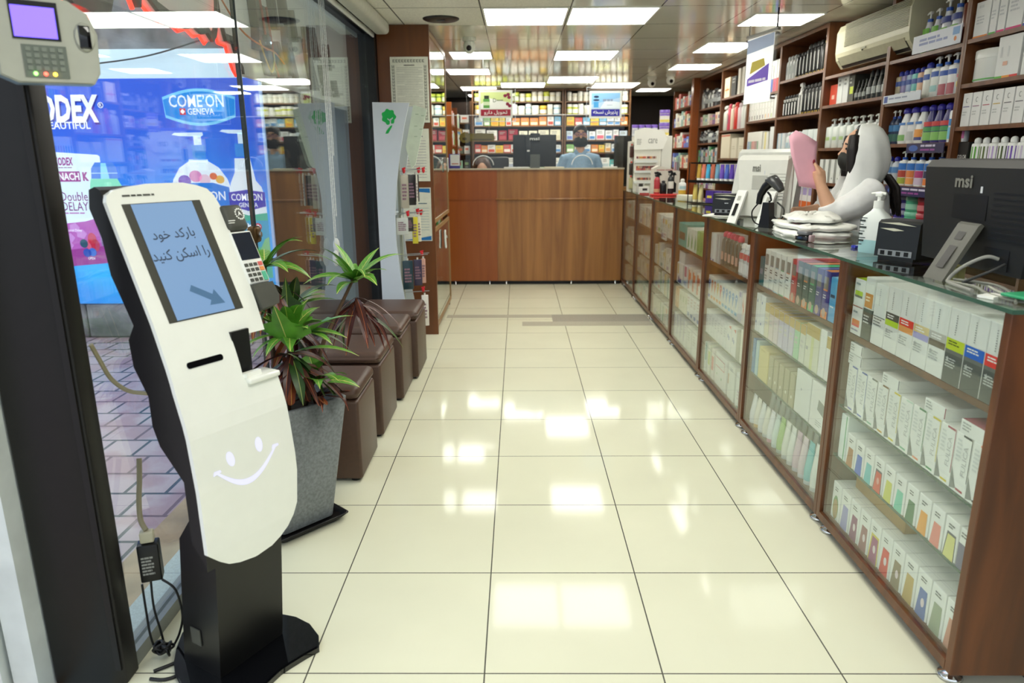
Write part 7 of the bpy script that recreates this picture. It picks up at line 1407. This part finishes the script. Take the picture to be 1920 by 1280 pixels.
for k, z in enumerate(LZ7[::-1]):
    row(dict(front=2.255, axis='y', sign=-1, rot=-90), LN[k] + ', unit beyond the dark post', 'stock beyond the dark post', 10.75, z, mixed([('#dfe0d8', 'white'), ('#8cb0a8', 'teal'), ('#c85a50', 'red'), ('#6a7ac8', 'blue'), ('#d8d0b8', 'cream')], .08, .13, .12, .2, 1.08, 'c'), end=9.65)
# hanging poster with clear frame
t = thing('hanging_sign', 'white framed poster with violet print hanging over the counter', 'hanging sign', (1.70, 5.32, 1.76), math.radians(-78))
m = MB(); m.box(-.20, .20, -.004, .004, 0, .46, M_ACR); m.build('clear_frame', t); m = MB(); m.box(-.185, .165, -.0075, -.0045, .01, .45, emit('poster_white_glow', '#ffffff', .25)); F = fr((-.185, -.0076, .01), (1, 0, 0), (0, 0, 1)); shp(m, F, [(.0, .34), (.35, .36), (.35, .44), (0, .43)], hx('#b8c8ea')); shp(m, F, [(.06, .20), (.26, .24), (.24, .29), (.08, .28)], hx('#c8b84a'), .0008); shp(m, F, [(.03, .12), (.31, .14), (.31, .25), (.03, .17)], hx('#7a5cd0'), .0011); scribble(m, F, .05, .30, .13, .16, hx('#e8e4f8'), 1, lift=.0016); m.build('poster', t)  # white poster sheet is given a faint glow of its own
m = MB(); m.box(-.205, .205, -.010, .010, .458, .476, M_STEEL); 
for x in (-.19, .19): 
    for z in (.03, .44): m.cyl((x, -.014, z), (x, .014, z), .010, M_CHROME, 10)
m.build('clamp', t); m = MB(); m.cyl((-.18, 0, .47), (-.18, 0, .60), .003, M_BLACK, 6); m.cyl((.18, 0, .47), (.18, 0, .60), .006, M_BLACK, 6); m.build('hanger', t)

# ------------------------------------------------------------ wooden reception counter and the dispensary behind
t = thing('reception_counter', 'tall golden brown wooden counter across the back of the shop', 'counter', (0, 8.0, 0))
MB().box(-.80, -.235, .0, .03, .045, 1.272, W_RED).build('front_panel', t, label='redder front panel at the cabinet end')
MB().box(-.234, 1.155, -.004, .03, .045, .945, W_PANEL).build('front_panel', t, label='golden lower front panel'); MB().box(-.234, 1.155, .004, .03, .965, 1.272, W_PANEL).build('front_panel', t, label='golden upper front panel')
m = MB(); m.rbox(-.25, 1.155, -.018, .03, .945, .966, W_PANEL, .006); m.box(-.80, -.251, -.006, 0, .952, .960, W_RED); m.build('rail_moulding', t)
MB().box(-.80, 1.56, .0305, .40, .045, 1.05, W_DARK).build('carcass', t); MB().box(-.805, 1.16, -.012, .10, 1.2725, 1.288, pm('counter_cap_stone', '#b8ae98', .3)).build('top_cap', t); MB().box(-.80, 1.56, .031, .47, 1.0505, 1.075, W_PANEL).build('work_surface', t)
for x in (-.72, -.33, -.14, .6, 1.1): MB().lathe([(.018, 0), (.02, .006), (.012, .012), (.012, .045)], M_CHROME, (x, .03, 0), 12).build('foot', t)
MB().box(-.80, 1.16, .06, .08, 0, .044, M_BLACK).build('plinth', t)
sc_ = thing('acrylic_screen', 'clear acrylic screen with round speaking holes standing on the wooden counter', 'screen', (0, 8.04, 1.2885))
MB().box(-.80, 1.15, 0, .006, 0, .555, M_ACR).build('sheet', sc_)
M_RIM = pm('acrylic_rim', '#dfe4e4', .3)
MB().box(-.80, 1.15, -.002, .008, .556, .562, M_RIM).build('top_edge', sc_)
for x in (-.385, .70):
    m = MB(); m.tube([(x + .115 * math.cos(a), -.003, .02 + .115 * math.sin(a)) for a in [PI * (.04 + .92 * i / 20) for i in range(21)]], .005, M_RIM, 6); m.build('speaking_hole_rim', sc_)
def fa_sign(label, x0, x1, z0, z1, paint):
    w = x1 - x0; h = z1 - z0; t = thing('hanging_sign', label, 'hanging sign', ((x0 + x1) / 2, 7.5, z0))
    m = MB(); m.box(-w / 2 - .045, w / 2 + .045, -.003, .003, -.05, h + .05, M_ACR); m.build('clear_frame', t)
    m = MB(); 
    for q in ((-w / 2 - .05, w / 2 + .05, h + .05, h + .058), (-w / 2 - .05, w / 2 + .05, -.058, -.05), (-w / 2 - .05, -w / 2 - .045, -.05, h + .05), (w / 2 + .045, w / 2 + .05, -.05, h + .05)): m.box(q[0], q[1], -.005, .005, q[2], q[3], M_STEEL)
    m.build('metal_edge', t)
    m = MB(); m.box(-w / 2 - .02, w / 2 + .02, -.006, -.0035, -.02, h + .02, hx('#dfe1dc')); paint(m, fr((-w / 2, -.0062, 0), (1, 0, 0), (0, 0, 1)), w, h); m.build('poster', t)
    m = MB()
    for x in (-w * .4, w * .4): m.cyl((x, 0, h + .058), (x, 0, 2.36 - z0), .002, M_STEEL, 5)
    m.build('hanger', t)
def pL(m, F, w, h):
    shp(m, F, [(0, .3 * h), (w, .3 * h), (w, h), (0, h)], hx('#d3e29a')); shp(m, F, [(0, .3 * h), (w, .3 * h), (w, .55 * h), (.3 * w, .75 * h), (0, .5 * h)], hx('#f0f2ec'), .0008)
    rect(m, F, .09 * w, .30 * w, .33 * h, .72 * h, hx('#5c9c4a'), .0011); rect(m, F, .12 * w, .28 * w, .72 * h, .86 * h, hx('#2c3424'), .0011); rect(m, F, .09 * w, .30 * w, .45 * h, .6 * h, hx('#cfe0b8'), .0014)
    for a, b in ((.82, .85), (.92, .9), (.95, .78), (.9, .5), (.97, .42)): shp(m, F, ell(a * w, b * h, .06 * w, .07 * h), hx('#8a2440'), .0011)
    text(m, 'D', F @ Matrix.Translation((.47 * w, .66 * h, 0)), hx('#5a6a4a'), None, .16 * h, 0, 0, .0015); scribble(m, F, .54 * w, .75 * w, .60 * h, .68 * h, hx('#7a8a6a'), 1, lift=.0015)
    rect(m, F, 0, w, 0, .27 * h, hx('#9a2038'), .0011); text(m, shape_fa('تحویل دارو'), F @ Matrix.Translation((.5 * w, .135 * h, 0)), hx('#f4f2ee'), .78 * w, .2 * h, .012, 0, .0016)
def pR(m, F, w, h):
    rect(m, F, 0, w, .32 * h, h, hx('#b4d2f0')); shp(m, F, [(0, .5 * h), (w, .8 * h), (w, h), (0, h)], hx('#8cc0ec'), .0008); shp(m, F, [(.3 * w, .34 * h), (w, .34 * h), (w, .6 * h), (.5 * w, .7 * h)], hx('#e0ecf6'), .001)
    rect(m, F, .08 * w, .25 * w, .38 * h, .62 * h, hx('#4aa0dc'), .0012); shp(m, F, ell(.17 * w, .70 * h, .11 * w, .04 * h), hx('#1c2c50'), .0012); shp(m, F, ell(.17 * w, .84 * h, .09 * w, .05 * h), hx('#1c2c50'), .0012)
    scribble(m, F, .40 * w, .92 * w, .58 * h, .74 * h, hx('#8a9ab8'), 1, lift=.0014, words=5); scribble(m, F, .55 * w, .8 * w, .45 * h, .49 * h, hx('#a8b4cc'), 1, lift=.0014)
    rect(m, F, 0, w, 0, .30 * h, hx('#2f2c9c'), .0012); text(m, shape_fa('پذیرش نسخه'), F @ Matrix.Translation((.5 * w, .15 * h, 0)), hx('#f0f2f6'), .86 * w, .22 * h, .012, 0, .0016)
fa_sign('hanging sign with red Persian band and green bottle picture', -.375, -.075, 1.81, 2.035, pL)
fa_sign('hanging sign with blue Persian band over the wooden counter', .735, 1.02, 1.80, 2.02, pR)
# monitors and papers on the counter
t = thing('monitor', 'black monitor seen from behind on the wooden counter', 'monitor', (.185, 8.33, 1.0755))
MB().rbox(-.245, .245, 0, .035, .22, .575, M_MON, .006).build('rear_housing', t); m = MB(); m.rbox(-.05, .06, -.03, -.0005, .50, .59, M_BLACK, .01); m.rbox(-.11, -.03, -.02, -.0005, .24, .56, M_BLACK, .008); m.build('cover_strip', t)
m = MB(); m.box(-.05, .06, -.05, -.021, .0, .36, pm('stand_mid_grey', '#55564f', .4)); m.rbox(-.12, .14, -.10, .10, 0, .014, M_BLACK, .005); m.build('stand', t)
m = MB(); F = fr((0, -.0015, .53), (1, 0, 0), (0, 0, 1)); text(m, 'msi', F @ Matrix.Translation((.0, -.0, .032)), hx('#d8d8d4'), .11, .032, .03); rect(m, F @ Matrix.Translation((0, 0, .022)), -.085, -.055, -.14, -.122, hx('#d8d8d4')); m.build('logo', t)
t = thing('monitor', 'dark narrow monitor edge beside the masked man', 'monitor', (1.15, 8.40, 1.0755))
MB().rbox(-.055, .20, 0, .03, .20, .56, M_MON, .006).build('rear_housing', t); m = MB(); m.box(.04, .12, .0, .03, .012, .205, M_BLACK); m.rbox(-.03, .18, -.06, .10, 0, .012, M_BLACK, .004); m.build('stand', t)
MB().rbox(-.06, .06, -.012, .0, 0, .155, hx('#4a4a9c'), .003, 1, False).box(-.045, .058, -.0125, -.0121, .03, .148, hx('#e9ebe8')).box(-.03, .045, -.013, -.0126, .045, .055, hx('#c05a4a')).build('counter_notice', loc=(-.705, 8.10, 1.2886), label='white notice in a blue frame standing on the wooden counter', cat='notice')
for i, (x, w, c, lb) in enumerate(((-.02, .28, '#e3e3da', 'white paper pile under the far black monitor'), (.40, .22, '#d8d0b4', 'cream paper pile between the far monitor and masked man'), (1.02, .16, '#e6e6e0', 'crumpled white papers before the narrow monitor'))):
    MB().rbox(-w / 2, w / 2, -.05, .04, 0, .225, hx(c), .006).build('paper_pile', loc=(x, 8.17, 1.0756), label=lb, cat='paper')
# back shelves
BN = ['back bay behind monitor', 'back bay behind man']
BX = [(-.67, .66), (.672, 1.63)]
BZ = [1.0, 1.24, 1.47, 1.645, 1.85, 2.006, 2.184]
W_BACK = wood('wood_back_shelf', '#5a3d22', '#6d4c2c', (8, 8, 1), .4)
for i, (a, b) in enumerate(BX):
    t = thing('back_shelf', 'brown back wall shelf unit, ' + BN[i], 'shelf', ((a + b) / 2, 10.8, 0), group='back wall shelf units'); h = (b - a) / 2
    for s in (-1, 1): MB().box(-h if s < 0 else h - .022, -h + .022 if s < 0 else h, 0, .30, 0, 2.355, W_BACK).build('side_panel', t)
    MB().box(-h + .0225, h - .0225, .29, .30, 0, 2.355, wood('wood_back_dark', '#2c1c10', '#3a2616', (8, 8, 1), .5)).build('back_panel', t)
    for z in [.1, .55] + BZ: MB().box(-h + .0225, h - .0225, .002, .2895, z - .018, z, W_BACK).build('shelf_board', t)
    MB().box(-h + .0225, h - .0225, .0, .2895, 2.33, 2.355, W_BACK).build('top_board', t)
rk = random.Random(77)
def brow(i, k, pal, kind, hmax, w0=.08, w1=.13):
    a, b = BX[i][0] + .03, BX[i][1] - .03; z = BZ[k]; s = 0; out = []
    while True:
        w = round(rk.uniform(w0, w1), 2)
        if s + w + .004 > b - a: break
        n, c, c2 = rk.choice(pal); h = round(hmax * rk.uniform(.78, 1), 3)
        if kind == 'b': out.append(('pill_bottle', 'bottle', '%s supplement bottle' % n, bottle('jar', w, w, h, c, c2, ((.15, .75, 1.3, rk.choice(['#f0f0e4', '#e4e8dc', c2, '#d8d8c8'])),), 2, single=True)))
        else: out.append(('medicine_carton', 'box', '%s medicine carton' % n, carton(w, .15, h, c, [('r', .1, .9, .1, .45, c2), ('t', .15, .8, .55, .85, '#8f8f88', 2)])))
        s += w + .004
    row(FR_B, ['', '', 'sixth', 'fifth', 'third', 'second', 'top'][k] + ' shelf, ' + BN[i] if k > 1 else 'low shelf, ' + BN[i], 'stock in the ' + BN[i], a, z, out, end=b)
YB = [('lime', '#c8d43a', '#e0e86a'), ('lime capped green', '#9cb84a', '#dce85a'), ('olive', '#8a9a4a', '#c8d84a'), ('white', '#e6e8e0', '#eceee8'), ('cream', '#e2dcc0', '#eceae0'), ('orange labelled', '#e0a070', '#e4e07a')]
WBT = [('white', '#e4e6e0', '#eceee8'), ('pale', '#dfe2d8', '#e4e8e0'), ('cream', '#e0dcc8', '#e8e6dc')]
MX = [('yellow', '#e6c84a', '#e09a3a'), ('white', '#e6e6e0', '#c8503c'), ('red', '#d0504a', '#e8e0d8'), ('sky blue', '#7ab8dc', '#e6eaec'), ('green', '#8cc070', '#e8ece0'), ('cream', '#e4dcc4', '#d8a060'), ('orange', '#e08a3a', '#f0e0c0'), ('pale', '#dfe4e4', '#5a8cc0')]
brow(0, 6, YB, 'b', .14, .07, .085); brow(0, 5, [('amber', '#e0b03a', '#eac84a'), ('white', '#e6e8e2', '#eceee8'), ('cream', '#e6d8a8', '#dc9a4a'), ('pale blue', '#a8d0e0', '#e4ecec')], 'b', .15, .08, .11); brow(0, 4, MX, 'c', .13, .08, .12); brow(0, 3, [('cream', '#e0dcc4', '#cfc8a8'), ('orange', '#e08a2c', '#e8b870'), ('crimson', '#8a2030', '#a84a50'), ('white', '#e2e2da', '#c8a8a0')], 'c', .16, .10, .16); brow(0, 2, MX, 'c', .13, .08, .12); brow(0, 1, [('white', '#e4e6e0', '#b8d09c'), ('pale', '#dfe0d8', '#a8b0c0')], 'c', .17, .12, .17)
brow(1, 6, WBT, 'b', .14, .07, .08); brow(1, 5, [('white', '#e4e6de', '#eceee8'), ('lime', '#c4d040', '#eceee8'), ('lime banded', '#d8e060', '#f0f0ea')], 'b', .15, .075, .09); brow(1, 4, MX, 'c', .13, .08, .12); brow(1, 3, [('white', '#e6e8e8', '#4a84c0'), ('pale', '#e2e4e4', '#d86a7c'), ('orange', '#e0703a', '#e8e0d8'), ('blue tinted', '#c8d8e4', '#6a7ac0')], 'c', .15, .08, .12); brow(1, 2, MX, 'c', .13, .08, .12); brow(1, 1, [('teal', '#5ab8b8', '#e4ecea'), ('white', '#e6e8e4', '#b8c8cc')], 'c', .15, .1, .15)
# side alcove shelf at the cabinet side
t = thing('alcove_shelf', 'dark grey shelf unit left of the back shelves, behind the seated woman', 'shelf', (-1.02, 10.85, 0))
for x in (-.33, .33): MB().box(x - .011, x + .011, 0, .28, 0, 2.2, W_BACK).build('side_panel', t)
MB().box(-.319, .319, .27, .28, 0, 2.2, MATS['wood_back_dark']).build('back_panel', t)
AZ = (1.02, 1.24, 1.46, 1.66, 1.90)
for z in AZ: MB().box(-.3185, .3185, .0, .269, z - .018, z, W_BACK).build('shelf_board', t)
for k, z in enumerate(AZ): row(dict(front=10.86, axis='x', sign=1, rot=0), ['lowest', 'fourth', 'third', 'second', 'top'][k] + ' shelf of the alcove', 'stock in the alcove shelf', -1.33, z, [('medicine_carton', 'box', it[2], it[3]) for it in mixed([('#6a7a6c', 'grey green'), ('#d8d8d2', 'white'), ('#9ac8b0', 'mint'), ('#d8a0a8', 'pink'), ('#c8a868', 'tan'), ('#3a3a3c', 'charcoal')], .08, .13, .10, .15, .60, 'c')], end=-.71)
t = thing('key_shaped_sign', 'olive key shaped plaque hanging before the alcove shelves', 'sign', (-.60, 10.2, 1.655))
m = MB(); m.prism([(-.22, .0), (-.17, -.05), (-.10, -.055), (-.06, -.03), (.26, -.03), (.28, 0), (.26, .07), (.06, .075), (-.06, .07), (-.14, .095), (-.20, .06)], -.008, .008, pm('olive_plaque', '#6d6120', .5), 'y'); m.build('plaque', t)
m = MB(); F = fr((0, -.0085, 0), (1, 0, 0), (0, 0, 1)); rect(m, F, -.05, .24, -.015, -.005, hx('#3a340e')); shp(m, F, ell(-.14, .0, .03, .02), hx('#3a340e')); m.build('marking', t); m = MB(); m.cyl((-.1, 0, .09), (-.1, 0, .70), .002, M_STEEL, 5); m.cyl((.2, 0, .07), (.2, 0, .70), .002, M_STEEL, 5); m.build('hanger', t)
# perpendicular shelf ends near the cabinet
for i, (x, y, w) in enumerate(((-.80, 8.95, 'nearer'), (-.82, 10.0, 'farther'))):
    t = thing('side_shelf', 'brown shelf end seen edge on past the tall cabinet, ' + w, 'shelf', (x, y, 0), group='edge-on shelf ends')
    MB().box(-.30, .0, -.012, .012, 0, 2.05, W_RED).build('side_panel', t); MB().box(-.30, -.28, .0125, .55, 0, 2.05, W_RED).build('back_panel', t)
    for z in (1.12, 1.34, 1.56, 1.80): MB().box(-.2795, -.005, .0125, .55, z - .016, z, W_RED).build('shelf_board', t)
    for k, z in enumerate((1.12, 1.34, 1.56, 1.80)):
        for j in range(4):
            c, n = [('#e2e6ea', 'white'), ('#b8c8d8', 'pale blue'), ('#c84a44', 'red'), ('#8ab84a', 'green'), ('#dcd8c8', 'cream')][(i + k * 2 + j * 3) % 5]
            link('medicine_carton', carton(.10, .12, .15 + .01 * (j % 3), c, [('r', .2, .8, .5, .8, '#c8ccd0')])[0], None, (x - .075, y + .085 + j * .125, z + .0006), PI / 2, '%s carton, %s back on the %s board of the %s shelf end' % (n, ORD[j], ('lowest', 'third', 'second', 'top')[k], w), 'box', 'stock on the edge-on shelves')
